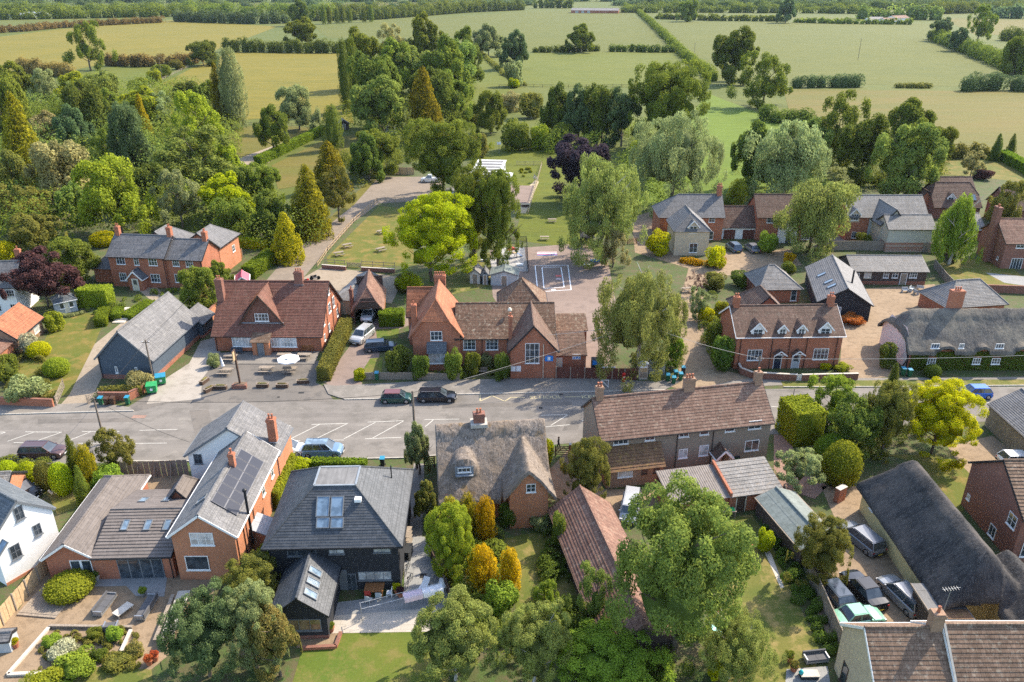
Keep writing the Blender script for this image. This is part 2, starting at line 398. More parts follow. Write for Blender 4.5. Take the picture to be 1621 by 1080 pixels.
def surface(name,mat,px,layer,thick=0):
 """a flat sheet laid on the ground; its corners are the ground points seen at these photo positions"""
 z = .004 * layer if layer < 20 else .02 * (layer - 18)
 p = [G(x,y,0) for x,y in px]
 a = sum(p[i].x * p[(i + 1) % len(p)].y - p[(i + 1) % len(p)].x * p[i].y for i in range(len(p)))
 if a < 0: p.reverse()
 m = Mb()
 if thick: m.prism(p,-.1,thick)
 else: m.poly([(q.x,q.y,z) for q in p])
 return tag(m.build(name,MAT[mat]),kind='structure')
g_ = Mb(); g_.poly([(-3500,-80,-.03),(3500,-80,-.03),(3500,6000,-.03),(-3500,6000,-.03)])
tag(g_.build('ground',MAT['grass_meadow']),kind='structure')
m_ = MAT['asphalt_old']; nt_ = m_.node_tree; b_ = nt_.nodes['Principled BSDF']; src_ = b_.inputs['Base Color'].links[0].from_socket; g2_ = wpos(nt_)
c_ = mixc(nt_,ramp(nt_,noise(nt_,scaled(nt_,g2_,(.03,.8,1)),1.0,3),.42,.62,0,.30),src_,[.10,.09,.08]); c_ = mixc(nt_,ramp(nt_,noise(nt_,scaled(nt_,g2_,(.25,.5,1)),1.3,5,.7),.58,.64,0,.25),c_,[.30,.27,.23]); nt_.links.new(c_,b_.inputs['Base Color'])
# fields
surface('field','field_hay',[(-60,112),(20,112),(110,112),(180,99),(300,98),(350,76),(440,42),(270,32),(90,47),(-60,66)],1)
surface('field','field_hay',[(205,160),(300,110),(365,82),(540,85),(560,195),(440,185),(370,192),(250,185)],1)
surface('field','field_green',[(110,120),(180,106),(278,106),(205,146),(130,150)],1)
surface('field','field_pale',[(500,45),(620,33),(850,18),(985,15),(1045,52),(1070,80),(830,82),(700,66),(520,60)],1)
surface('field','field_green',[(760,84),(1072,82),(1120,136),(900,140),(820,136),(700,205),(660,210),(740,130)],1)
surface('field','field_pale',[(1042,34),(1475,38),(1490,60),(1590,112),(1545,138),(1140,128),(1085,82)],1)
surface('field','field_dry',[(1240,141),(1700,146),(1720,262),(1480,258),(1330,235),(1250,180)],1)
surface('field','field_lush',[(1120,148),(1230,190),(1260,230),(1300,275),(1330,300),(1130,310),(1000,330),(1040,250)],2)
surface('field','field_dry',[(1490,28),(1700,34),(1700,60),(1540,54)],1)
surface('field','field_pale',[(1040,22),(1240,26),(1430,30),(1430,33),(1040,30)],1)
surface('field','field_dry',[(380,6),(640,4),(840,4),(600,10),(400,12)],1)
surface('field','field_green',[(740,247),(800,236),(900,226),(905,250),(880,330),(950,372),(900,392),(815,380),(830,310),(800,265)],3)
surface('field','field_dry',[(365,205),(420,196),(520,205),(380,260),(350,255)],2)
surface('gravel_path','gravel_pale',[(375,252),(505,205),(512,208),(425,258),(380,262)],4)
surface('field','field_dry',[(430,262),(512,222),(600,205),(560,240),(500,290),(440,300)],3)
surface('lawn','lawn',[(1470,262),(1500,248),(1570,246),(1621,262),(1700,290),(1640,290),(1480,275)],3)
# village ground under the gardens
surface('village_ground','garden_bed',[(-300,330),(120,330),(300,370),(430,330),(560,260),(760,255),(960,380),(1040,330),(1330,300),(1500,280),(1900,280),(2100,1300),(-500,1300),(-500,500)],1)
# main road and pavements
ROAD_FAR = [(-200,660),(0,656.7),(212,651),(228,640),(270,636),(603,632),(723,625),(912,621.5),(1053,618),(1213,616),(1400,614),(1621,612.5),(1900,609)]
ROAD_NEAR = [(1900,655),(1550,668),(1221,688),(1100,694),(900,702),(648,726),(430,731),(200,732),(-200,742)]
surface('road','asphalt_old',ROAD_FAR + ROAD_NEAR,3)
def pavement(name,mat,px,h=.12): return surface(name,mat,px,0,thick=h)
pavement('pavement','pavement_tarmac',[(-200,642),(0,640),(98,641),(150,638),(206,646),(212,651),(0,656.7),(-200,660)])
pavement('pavement','pavement_tarmac',[(512,609),(530,612),(700,603),(860,600),(960,601),(1040,606),(1062,600),(1075,606),(1053,618),(912,621.5),(723,625),(603,632),(545,633),(520,625)])
surface('forecourt','forecourt_tarmac',[(318,560),(505,572),(500,606),(512,612),(530,636),(270,638),(212,652),(200,646),(260,610),(300,580)],5)
surface('driveway','driveway_concrete',[(318,540),(340,535),(350,560),(320,600),(318,632),(232,640),(246,610),(300,575)],6)
pavement('terrace','pavement_tarmac',[(345,560),(510,548),(498,577),(345,577)],.10)
surface('driveway','gravel_pale',[(200,505),(238,475),(205,448),(240,446),(262,470),(215,520),(188,560),(160,600),(145,631),(142,641),(95,642),(110,625),(150,545)],6)
surface('lawn','lawn',[(120,496),(155,496),(160,520),(150,545),(110,625),(40,632),(20,590),(70,540),(85,510)],4)
surface('driveway','playground_tarmac',[(512,604),(560,540),(600,500),(645,500),(648,515),(602,535),(600,570),(570,600),(575,612),(525,614)],6)
surface('lawn','lawn_green',[(595,522),(632,520),(630,536),(597,538)],8)
surface('lawn','lawn_green',[(572,590),(586,568),(606,566),(604,592)],8)
# lane and pub garden
surface('lane','track',[(420,446),(455,405),(498,372),(560,325),(600,280),(700,280),(700,312),(640,320),(600,322),(560,352),(510,405),(480,440),(440,450)],3)
surface('grass_verge','field_dry',[(455,405),(500,366),(580,290),(598,282),(560,325),(498,374)],4)
surface('lawn','lawn',[(517,408),(600,326),(640,330),(660,420),(560,425),(520,420)],4)
surface('yard','gravel_pale',[(480,440),(508,424),(560,428),(640,440),(620,480),(480,470)],3)
# school
surface('playground','playground_tarmac',[(775,396),(860,390),(920,385),(960,400),(975,480),(975,525),(960,598),(870,598),(780,470)],4)
surface('garden_ground','lawn_dry',[(690,430),(775,400),(790,450),(700,470)],4)
surface('play_surface','play_grey',[(797,392),(830,392),(836,430),(780,430),(775,410)],6)
surface('garden_path','wood_play',[(812,338),(822,296),(838,294),(848,285),(853,288),(832,338)],5)
surface('play_surface','playground_tarmac',[(806,320),(809,294),(846,294),(834,330)],6)
# right-hand lanes and yards
surface('lane','gravel',[(1060,612),(1075,590),(1068,540),(1075,480),(1090,425),(1005,400),(1000,345),(1030,335),(1040,390),(1120,425),(1150,400),(1250,395),(1270,420),(1190,430),(1130,440),(1110,480),(1115,540),(1150,588),(1200,598),(1240,607),(1075,616)],5)
surface('yard','gravel',[(1335,498),(1360,500),(1360,458),(1480,450),(1480,480),(1430,520),(1405,560),(1420,595),(1360,602),(1330,575)],5)
surface('pavement','pavement_tarmac',[(1200,598),(1360,599),(1600,597),(1800,593),(1800,600),(1621,603),(1285,604),(1240,610),(1100,616),(1160,603)],7)
surface('grass_verge','lawn_dry',[(1236,604),(1290,603),(1800,600),(1800,607),(1621,610),(1285,613),(1240,612)],8)
surface('lawn','lawn',[(1478,420),(1530,408),(1600,420),(1640,462),(1540,462),(1500,452)],5)
surface('patio','paving_grey',[(1560,432),(1640,440),(1640,455),(1590,448)],7)
surface('driveway','pavement_tarmac',[(1345,372),(1365,340),(1330,345),(1300,390),(1340,396)],5)
# near-side gardens
surface('lawn','lawn_dry',[(60,770),(140,770),(130,800),(90,815),(80,790)],4)
surface('yard','gravel',[(190,755),(300,752),(300,780),(190,790)],5)
surface('gravel_garden','gravel',[(30,965),(70,905),(320,905),(345,925),(300,1010),(240,1060),(60,1100),(-60,1140),(-60,1010)],4)
surface('patio','paving_grey',[(150,915),(265,913),(260,945),(215,944),(200,928),(150,929)],7)
surface('lawn','lawn_dry',[(30,1075),(130,1055),(240,1060),(245,1120),(20,1120)],6)
surface('lawn','lawn_green',[(478,1029),(532,1026),(540,1003),(700,1000),(720,1160),(440,1160)],5)
surface('gravel_garden','gravel',[(462,1000),(535,1000),(530,1022),(470,1026)],6)
surface('terrace','paving_grey',[(528,955),(640,940),(640,850),(672,850),(716,940),(700,965),(526,975)],6)
surface('terrace','paving_pale',[(528,975),(702,962),(700,1000),(524,1003)],7)
surface('path','pavement_tarmac',[(655,734),(672,734),(668,855),(642,850)],5)
surface('lawn','lawn_dry',[(775,858),(850,842),(880,845),(905,900),(940,990),(900,1000),(820,990),(810,920),(790,880)],5)
surface('yard','gravel',[(868,745),(900,712),(935,715),(955,775),(1055,775),(1050,830),(900,800),(870,780)],5)
surface('lawn','lawn_dry',[(1135,822),(1190,815),(1215,850),(1250,930),(1300,1030),(1290,1060),(1230,1110),(1130,1110),(1150,930),(1140,860)],5)
surface('path','stone_white',[(1198,850),(1205,850),(1222,880),(1241,930),(1236,932),(1215,885)],7)
surface('patio','paving_grey',[(1245,1060),(1310,1055),(1320,1120),(1240,1120)],7)
surface('driveway','gravel',[(1300,770),(1362,770),(1390,800),(1470,905),(1500,985),(1310,1010),(1290,960),(1340,860),(1312,800)],5)
surface('driveway','paving_brick',[(1225,688),(1250,690),(1262,735),(1310,770),(1290,790),(1225,770)],5)
surface('lawn','lawn',[(1400,720),(1480,720),(1540,740),(1525,810),(1505,808),(1440,730)],5)
surface('driveway','gravel',[(1500,708),(1570,690),(1600,712),(1590,730),(1545,760),(1515,730)],6)
surface('lawn','lawn_green',[(640,440),(690,425),(700,470),(640,480)],3)
# painted road markings
for px_ in ([(700,640),(905,636),(906,642),(700,646)],[(60,664),(215,662),(216,668),(60,671)],[(300,650),(330,649),(345,700),(312,701)],[(905,650),(925,649),(915,680),(890,682)]): surface('road_patch','forecourt_tarmac',px_,4)
def P_line(m,a,b,wd=.10,z=.022):
 p,q = G(a[0],a[1],0),G(b[0],b[1],0); d = (q - p).normalized(); n = Vector((-d.y,d.x,0)) * wd / 2
 m.poly([(q.x,q.y,z) for q in (p - n,q - n,q + n,p + n)]); return m
# ---------------------------------------------------------------- foliage
rng = np.random.default_rng(11)
leafmat('leaf_mid',(.108,.145,.030)); leafmat('leaf_deep',(.086,.122,.030)); leafmat('leaf_bright',(.165,.21,.026)); leafmat('leaf_pinktip',(.115,.14,.04),shift=(2.0,1.25,1.5))
leafmat('leaf_lime',(.23,.29,.016),shift=(1.3,1.2,.8),dark=.55); leafmat('leaf_gold',(.31,.31,.014),shift=(1.25,1.25,.8),dark=.5)
leafmat('leaf_yellowtip',(.115,.12,.02),shift=(2.1,1.75,.8),dark=.45); leafmat('leaf_olive',(.12,.13,.038)); leafmat('leaf_cypress',(.17,.175,.02),shift=(2.1,1.7,.7),dark=.45); leafmat('leaf_silver',(.17,.20,.088),shift=(1.3,1.3,1.3))
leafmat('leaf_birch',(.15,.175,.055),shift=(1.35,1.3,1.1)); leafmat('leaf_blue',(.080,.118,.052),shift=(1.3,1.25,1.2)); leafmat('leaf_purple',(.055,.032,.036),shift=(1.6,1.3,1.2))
leafmat('leaf_copper',(.034,.028,.038),shift=(1.8,1.7,1.7)); leafmat('leaf_hedge',(.10,.155,.02)); leafmat('leaf_rust',(.30,.10,.04)); leafmat('leaf_brown',(.14,.115,.05))
leafmat('leaf_beige',(.20,.19,.085),shift=(1.3,1.25,1.2)); leafmat('leaf_flower',(.24,.24,.17),shift=(1.6,1.6,1.6),dark=.35); leafmat('leaf_orange',(.38,.245,.014),shift=(1.3,1.35,.8),dark=.4)
leafmat('leaf_ivy',(.075,.118,.026)); leafmat('leaf_fresh',(.135,.20,.032)); leafmat('leaf_ash',(.125,.175,.05))
plain('bark',(.14,.11,.08),.95,vary=.3,scale=4); plain('bark_pale',(.42,.39,.34),.9,vary=.25,scale=5)
def leaf_mesh(name,C,N,size,tone,aspect=.7,T=None,core=None):
 """C centres, N normals; one folded leaf spray per centre"""
 n = len(C)
 N = N / (np.linalg.norm(N,axis=1)[:,None] + 1e-9)
 if T is None:
  R = rng.normal(size=(n,3)); T = np.cross(N,R)
 T = T / (np.linalg.norm(T,axis=1)[:,None] + 1e-9)
 B = np.cross(N,T)
 s = (size * rng.uniform(.65,1.35,n))[:,None]
 bend = N * s * rng.uniform(-.1,.25,n)[:,None]
 V = np.stack([C - T * s * .5,C - B * s * .5 * aspect + bend,C + T * s * .5,C + B * s * .5 * aspect + bend],1).reshape(-1,3)
 tn = np.repeat(tone,4)
 nv = len(V); F = np.arange(nv,dtype=np.int32)
 tot = np.full(n,4,np.int32)
 if core is not None:
  cv,cf = core
  F = np.concatenate([F,(cf + nv).ravel().astype(np.int32)]); tot = np.concatenate([tot,np.full(len(cf),3,np.int32)])
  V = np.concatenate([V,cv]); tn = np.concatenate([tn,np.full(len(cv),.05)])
 me = bpy.data.meshes.new(name); me.vertices.add(len(V)); me.vertices.foreach_set('co',V.astype(np.float32).ravel())
 me.loops.add(len(F)); me.loops.foreach_set('vertex_index',F)
 me.polygons.add(len(tot)); st = np.concatenate([[0],np.cumsum(tot)[:-1]]).astype(np.int32)
 me.polygons.foreach_set('loop_start',st); me.polygons.foreach_set('loop_total',tot)
 me.update(calc_edges=True)
 a = me.attributes.new('tone','FLOAT','POINT'); a.data.foreach_set('value',tn.astype(np.float32))
 me.materials.append(MAT['leaf_mid'])
 return me
def ico(center,r,sub=2,jit=.18):
 import bmesh
 bm = bmesh.new(); bmesh.ops.create_icosphere(bm,subdivisions=sub,radius=1.0)
 v = np.array([x.co[:] for x in bm.verts]); f = np.array([[q.index for q in t.verts] for t in bm.faces]); bm.free()
 v = v * (1 + rng.uniform(-jit,jit,len(v)))[:,None]
 return v * np.array(r) + np.array(center),f
def sph(n):
 d = rng.normal(size=(n,3)); return d / np.linalg.norm(d,axis=1)[:,None]
def crown(name,lumps,n,size,aspect=.7,core=None,up=.3,inner=.22,tone_v=.25,droop=False,unit=False):
 """lumps: rows of cx,cy,cz,rx,ry,rz. Leaf sprays on the outer side of every lump."""
 L = np.array(lumps,float); area = (L[:,3] * L[:,5]) ; k = rng.choice(len(L),n,p=area / area.sum())
 d = sph(n); ctr = L[:,:3].mean(0)
 out = L[k,:3] - ctr; out /= (np.linalg.norm(out,axis=1)[:,None] + 1e-6)
 flip = (d * out).sum(1) < -.35; d[flip] = -d[flip]
 rr = 1 - inner * rng.random(n) ** (2 if inner < .5 else 1.4) + rng.normal(0,.05,n)
 C = L[k,:3] + d * L[k,3:] * rr[:,None]
 if unit: C[:,:2] *= np.minimum(1,1.03 / (np.hypot(C[:,0],C[:,1]) + 1e-9))[:,None]
 N = d / L[k,3:] * L[k,3:].mean(1)[:,None] + rng.normal(0,.75,(n,3)); N[:,2] += up + .15
 lt = rng.uniform(0,1,len(L))
 tone = np.clip(.5 + (lt[k] - .5) * .5 + rng.normal(0,tone_v,n),0,1)
 T = None
 if droop: T = np.array([[0,0,-1.0]]) + rng.normal(0,.3,(n,3)); N[:,2] *= .3; T -= N * ((T * N).sum(1) / (N * N).sum(1))[:,None]
 return leaf_mesh(name,C,N,size,tone,aspect,T=T,core=core)
def lobed(nl,per,lo,hi,q=0,stretch=1.0,flat=1.0,gap=.0):
 """several unequal boughs, each with its own cushions of leaves: (lumps, core)"""
 L = []; cv = []; cf = []; off = 0
 for i in range(nl):
  t = i * 2.4 + rng.uniform(-.5,.5) + q; z = -.62 + 1.15 * (i + .5) / nl + rng.uniform(-.12,.12); rr = rng.uniform(.22,.50) * math.sqrt(max(.12,1 - max(0,z) ** 2 * 1.3))
  if i == nl - 1: rr = .12; z = .46
  if i == 0: rr,z = .05,-.12
  c = np.array([rr * math.cos(t),rr * math.sin(t),z]); R = rng.uniform(.42,.60) * (1.0 if z < .3 else .88)
  R = min(R,1.0 - max(rr,0) * .9); d = sph(per); d[:,2] = np.where((d[:,2] < -.2) & (z > -.4),-d[:,2],d[:,2])
  for v in d:
   if rng.random() < gap: continue
   s = rng.uniform(lo,hi); p = c + v * R * rng.uniform(.7,1.0); L.append((p[0],p[1],max(-.88,p[2] * flat),s,s,s * stretch))
  a,b = ico(c * np.array([.95,.95,1]),(R * .52,R * .52,R * .5 * flat),1,.35); cv.append(a); cf.append(b + off); off += len(a)
 L = np.array(L); cvv = np.concatenate(cv); mid = (L[:,:2].max(0) + L[:,:2].min(0)) / 2; L[:,:2] -= mid; cvv[:,:2] -= mid
 ex = np.percentile(np.hypot(L[:,0],L[:,1]) + L[:,3],90); L[:,:2] *= .98 / ex; L[:,3:5] *= min(1.25,.98 / ex); cvv[:,:2] *= .98 / ex
 z0,z1 = (L[:,2] - L[:,5]).min(),(L[:,2] + L[:,5]).max(); k = 2 / (z1 - z0); L[:,2] = (L[:,2] - z0) * k - 1; L[:,5] *= k; cvv[:,2] = (cvv[:,2] - z0) * k - 1
 sk = 1 + .5 * np.clip(-.15 - L[:,2],0,1); L[:,0] *= sk; L[:,1] *= sk; L[:,3:5] *= sk[:,None] ** .6
 return [tuple(x) for x in L],(cvv,np.concatenate(cf))
def shell_lumps(n,lo,hi,rz=1.0,zmin=-.75,spread=.72):
 out = []
 k = 0
 for i in range(n):
  z = 1 - 2 * (i + .5) / n; z = max(zmin,z); r = math.sqrt(max(0,1 - z * z)); t = i * 2.39996 + rng.uniform(-.4,.4)
  q = spread * rng.uniform(.82,1.12); s = rng.uniform(lo,hi)
  out.append((r * math.cos(t) * q,r * math.sin(t) * q,z * q * rz,s,s,s * .85))
 return out
# every crown fills about -1..1 on each axis
CR = {}
def protos():
 def mk(nl,per,lo,hi,n,size,q,**k):
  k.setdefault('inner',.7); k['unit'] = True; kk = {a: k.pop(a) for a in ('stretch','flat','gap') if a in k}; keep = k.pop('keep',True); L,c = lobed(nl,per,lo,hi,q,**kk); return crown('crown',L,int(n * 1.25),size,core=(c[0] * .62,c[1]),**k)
 CR['broad'] = [mk(7,10,.15,.27,17000,.078,0),mk(9,8,.14,.25,17000,.078,1),mk(6,12,.15,.28,17000,.080,2),mk(10,8,.13,.24,17000,.076,3)]
 CR['fine'] = [mk(9,11,.12,.22,23000,.060,4),mk(7,13,.13,.24,23000,.062,5),mk(11,9,.11,.21,23000,.060,6)]
 CR['dense'] = []
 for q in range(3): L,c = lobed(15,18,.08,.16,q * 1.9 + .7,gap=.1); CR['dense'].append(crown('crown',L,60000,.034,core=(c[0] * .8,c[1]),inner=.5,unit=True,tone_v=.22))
 L,c = lobed(13,24,.06,.12,1.1,stretch=2.0,gap=.12); CR['curtain'] = [crown('crown',[(x[0],x[1],x[2] - .08) + tuple(x[3:]) for x in L],52000,.036,.45,core=(c[0] * .8,c[1]),inner=.5,tone_v=.28,droop=True)]
 CR['airy'] = []
 for q in range(3):
  L,c = lobed(9,8,.10,.20,q * 1.7 + .4,gap=.25); CR['airy'].append(crown('crown',L,14000,.056,core=ico((0,0,-.2),(.16,.16,.3),2,.3),inner=.6,tone_v=.3))
 # birch and willow: hanging curtains of small leaves
 CR['weeping'] = []
 for q in range(3):
  L,c = lobed(9,22,.09,.17,q * 2.1,stretch=1.8,gap=.08); L2 = [(x[0],x[1],x[2] - .12,x[3],x[4],x[5]) for x in L]
  CR['weeping'].append(crown('crown',L2,26000,.056,.5,core=(c[0] * np.array([.75,.75,.75]),c[1]),inner=.5,up=.2,tone_v=.28,droop=True))
 # conifers: tiers of drooping fans on a cone
 CR['conifer'] = []
 for q,(n,fat) in enumerate(((95,.95),(130,.8))):
  l = []
  for i in range(n):
   z = -1 + 2 * ((i + .5) / n) ** 1.15; r = fat * (1 - (z + 1) / 2) ** .62 * rng.uniform(.55,1.05); t = i * 2.4 + rng.uniform(-.3,.3); s = .10 + .12 * (1 - (z + 1) / 2)
   l.append((r * math.cos(t) * .85,r * math.sin(t) * .85,z * .93,s * 1.2,s * 1.2,s * rng.uniform(.7,1.3)))
  cv,cf = ico((0,0,0),(1,1,1)); k = (1 - (cv[:,2] + 1) / 2) ** .8; cv = np.stack([cv[:,0] * .72 * k,cv[:,1] * .72 * k,cv[:,2] * .88 - .06],1)
  CR['conifer'].append(crown('crown',l,13000,.065,.45,core=(cv,cf),up=.5,tone_v=.3))
 # narrow upright flames
 CR['flame'] = []
 l = []
 for i in range(110):
  z = -1 + 1.95 * (i + .5) / 110; r = .8 * math.sqrt(max(0.02,1 - ((z + .25) / 1.25) ** 2)) * rng.uniform(.5,1.15); t = i * 2.4
  l.append((r * math.cos(t),r * math.sin(t),z * .92,.17,.17,.2))
 cv,cf = ico((0,0,-.1),(.66,.66,.84)); CR['flame'].append(crown('crown',l,9000,.075,.4,core=(cv,cf),up=1.0,tone_v=.3))
 # low shrubs that reach the ground
 CR['shrub'] = []
 for q in range(3):
  l = [(rng.uniform(-.6,.6),rng.uniform(-.6,.6),rng.uniform(-.55,.4),rng.uniform(.3,.48),rng.uniform(.3,.48),rng.uniform(.3,.5)) for _ in range(20)]
  CR['shrub'].append(crown('crown',l,3800,.12,core=ico((0,0,-.25),(.62,.62,.6))))
 # clipped domes
 CR['dome'] = [crown('crown',[(0,0,-.1,.96,.96,.98)],5200,.085,core=ico((0,0,-.1),(.9,.9,.93),jit=.03),inner=.04)]
 CR['twiggy'] = [crown('crown',[(x[0],x[1],x[2],.14,.14,.14) for x in (sph(60) * rng.uniform(.3,.95,(60,1)))],2200,.06,inner=.6)]
protos()
def trunk_mesh(seed,limbs=7,lean=.04,thick=.045):
 """unit tree: ground at 0, crown centre at 1"""
 r = random.Random(seed); m = Mb(); p = Vector((0,0,-.05)); pts = [p]
 for i in range(5): p = p + Vector((r.uniform(-lean,lean),r.uniform(-lean,lean),.26)); pts.append(p)
 for i in range(5): m.tube(pts[i],pts[i + 1],thick * (1 - .16 * i),thick * (1 - .16 * (i + 1)),7,cap=False)
 for i in range(limbs):
  k = 1 + i % 4; a = i * 2.4; b = pts[k] + (pts[k + 1] - pts[k]) * r.random(); e = b + Vector((math.cos(a) * .30,math.sin(a) * .30,r.uniform(.15,.34)))
  m.tube(b,e,thick * .45,thick * .22,5,cap=False)
  e2 = e + Vector((math.cos(a + .5) * .22,math.sin(a + .5) * .22,.2)); m.tube(e,e2,thick * .22,thick * .08,4,cap=False)
  e3 = e + Vector((math.cos(a - .7) * .18,math.sin(a - .7) * .18,.15)); m.tube(e,e3,thick * .2,thick * .07,4,cap=False)
 return m
TRUNKS = []
for i_ in range(3):
 o_ = trunk_mesh(i_).build('trunk',[MAT['bark']],smooth=True); TRUNKS.append(o_.data); bpy.data.objects.remove(o_)
def fit_box(x0,y0,x1,y1,clear,squash=.45):
 """ground point, crown radius and half height of a crown that fills this patch of the photograph"""
 cx,cyy = (x0 + x1) / 2,(y0 + y1) / 2; hw,hh = (x1 - x0) / 2,(y1 - y0) / 2
 zc = 3.0
 for _ in range(12):
  s = PXM(cyy,zc); d = DEP(cyy); r = hw / s
  b2 = (hh / s) ** 2 - (r * math.sin(d)) ** 2
  b = math.sqrt(max(b2,(squash * r * math.cos(d)) ** 2)) / math.cos(d)
  z2 = b + clear * (b * 2); zc = zc + (z2 - zc) * .6
 p = G(cx,cyy,zc)
 return Vector((p.x,p.y,0)),r,b,zc
_tn = [0]
def tree(kind,mat,box,label,name='broadleaf_tree',clear=.0,cat='tree',group=None,bark='bark',yaw=None,squash=.45):
 _tn[0] += 1; q = _tn[0]
 p,r,b,zc = fit_box(*box,clear,squash)
 me = CR[kind][q % len(CR[kind])]
 k = 1.0 if kind in ('weeping','dome') else .97
 yaw = (q * 1.3) if yaw is None else yaw
 def setm(o,m):
  o.material_slots[0].link = 'OBJECT'; o.material_slots[0].material = m
 if clear <= 0 and name in ('shrub','clipped_shrub','flowering_shrub'):
  o = bpy.data.objects.new(name,me); col.objects.link(o); o.location = (p.x,p.y,b * .93); o.scale = (r * k,r * k,b); o.rotation_euler[2] = yaw
  setm(o,MAT[mat]); return tag(o,label,cat,group)
 e = empty(name,(p.x,p.y,0),yaw,label,cat,group)
 o = bpy.data.objects.new('crown',me); col.objects.link(o); o.parent = e; o.location = (0,0,zc); o.scale = (r * k,r * k,b); setm(o,MAT[mat])
 t = bpy.data.objects.new('trunk',TRUNKS[q % 3]); col.objects.link(t); t.parent = e
 ts = min(zc,1.6 * r + zc * .3); ts *= .3 if kind in ('flame','conifer') else .9; t.scale = (ts,ts,zc); setm(t,MAT[bark])
 return e
def shrub(mat,box,label,kind='shrub',name='shrub',group=None,cat='shrub'): return tree(kind,mat,box,label,name=name,clear=0,cat=cat,group=group)
def line_pts(px,step):
 """ground points about `step` metres apart along a path given by photo positions"""
 P = [G(x,y,0) for x,y in px]; out = []
 for a,b in zip(P[:-1],P[1:]):
  n = max(1,int((b - a).length / step)); out += [a + (b - a) * (i / n) for i in range(n)]
 return out + [P[-1]]
def hedgerow(px,h,wd,mat,label,name='hedgerow',cat='hedgerow',wild=.5,size=None,dens=1.0,kind=None,group=None,n_max=16000):
 """an uneven row of bushes grown into each other"""
 step = wd * .42; P = line_pts(px,step); L = []
 for p in P:
  hh = h * (1 + wild * rng.uniform(-.45,.45))
  L.append((p.x + rng.uniform(-.15,.15) * wd,p.y + rng.uniform(-.15,.15) * wd,hh * .3,wd * rng.uniform(.4,.66),wd * rng.uniform(.4,.66),hh * .72))
 cen = L[0][:2]; L = [(a - cen[0],b - cen[1],c,d,e,f) for a,b,c,d,e,f in L]
 size = size or max(.3,h * .16)
 area = sum(4 * l[3] * l[5] for l in L); n = int(min(n_max,dens * area * 2.6 / (size * size)))
 La = np.array(L); k = rng.choice(len(L),n); d = sph(n); d[:,2] = np.where(d[:,2] < -.3,-d[:,2],d[:,2])
 C = La[k,:3] + d * La[k,3:] * (1 - .15 * rng.random(n) ** 2 + rng.normal(0,.05,n))[:,None]
 N = d + rng.normal(0,.45,(n,3)); N[:,2] += .3
 lt = rng.uniform(0,1,len(L)); tone = np.clip(lt[k] * .6 + .2 + rng.normal(0,.25,n),0,1)
 cvs = []; cfs = []; off = 0
 for l in L[::2]:
  cv,cf = ico(l[:3],(l[3] * .8,l[4] * .8,l[5] * .8),1); cvs.append(cv); cfs.append(cf + off); off += len(cv)
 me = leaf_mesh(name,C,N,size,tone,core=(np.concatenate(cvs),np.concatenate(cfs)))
 me.materials[0] = MAT[mat]
 o = bpy.data.objects.new(name,me); col.objects.link(o); o.location = (cen[0],cen[1],0)
 return tag(o,label,cat,group,kind)
def clipped(px,h,wd,mat,label,name='clipped_hedge',cat='hedge',size=.2,group=None,dens=1.0):
 """a hedge clipped to a box along a path"""
 P = [G(x,y,0) for x,y in px]; m = []; cen = P[0]; C = []; N = []; cvs = []; cfs = []; off = 0
 for a,b in zip(P[:-1],P[1:]):
  a2,b2 = a - cen,b - cen; d = b2 - a2; ln = d.length; d.normalize(); s = Vector((-d.y,d.x,0))
  faces = [(ln,h,s,1),(ln,h,-s,1),(ln,wd,Vector((0,0,1)),0),(wd,h,d,2),(wd,h,-d,3)]
  for fw,fh,nn,t in faces:
   n = int(dens * fw * fh * 2.0 / (size * size * .5)); uu = rng.random(n); vv = rng.random(n)
   for i in range(n):
    if t == 1: q = a2 + d * (uu[i] * ln) + nn * wd / 2 + Vector((0,0,vv[i] * h))
    elif t == 0: q = a2 + d * (uu[i] * ln) + s * ((vv[i] - .5) * wd) + Vector((0,0,h))
    else: q = (b2 if t == 2 else a2) + s * ((uu[i] - .5) * wd) + Vector((0,0,vv[i] * h))
    C.append(q[:]); N.append(nn[:])
  e = [a2 - s * wd * .46,b2 - s * wd * .46,b2 + s * wd * .46,a2 + s * wd * .46]
  cv = np.array([[q.x,q.y,-.05] for q in e] + [[q.x,q.y,h - .06] for q in e])
  cf = np.array([[0,2,1],[0,3,2],[4,5,6],[4,6,7],[0,1,5],[0,5,4],[1,2,6],[1,6,5],[2,3,7],[2,7,6],[3,0,4],[3,4,7]])
  cvs.append(cv); cfs.append(cf + off); off += 8
 C = np.array(C) + rng.normal(0,.05,(len(C),3)); N = np.array(N) + rng.normal(0,.4,(len(N),3)); n = len(C)
 tone = np.clip(.5 + .2 * np.sin(C[:,0] * 1.7 + C[:,1]) + rng.normal(0,.22,n),0,1)
 me = leaf_mesh(name,C,N,size,tone,core=(np.concatenate(cvs),np.concatenate(cfs))); me.materials[0] = MAT[mat]
 o = bpy.data.objects.new(name,me); col.objects.link(o); o.location = (cen.x,cen.y,0)
 return tag(o,label,cat,group)
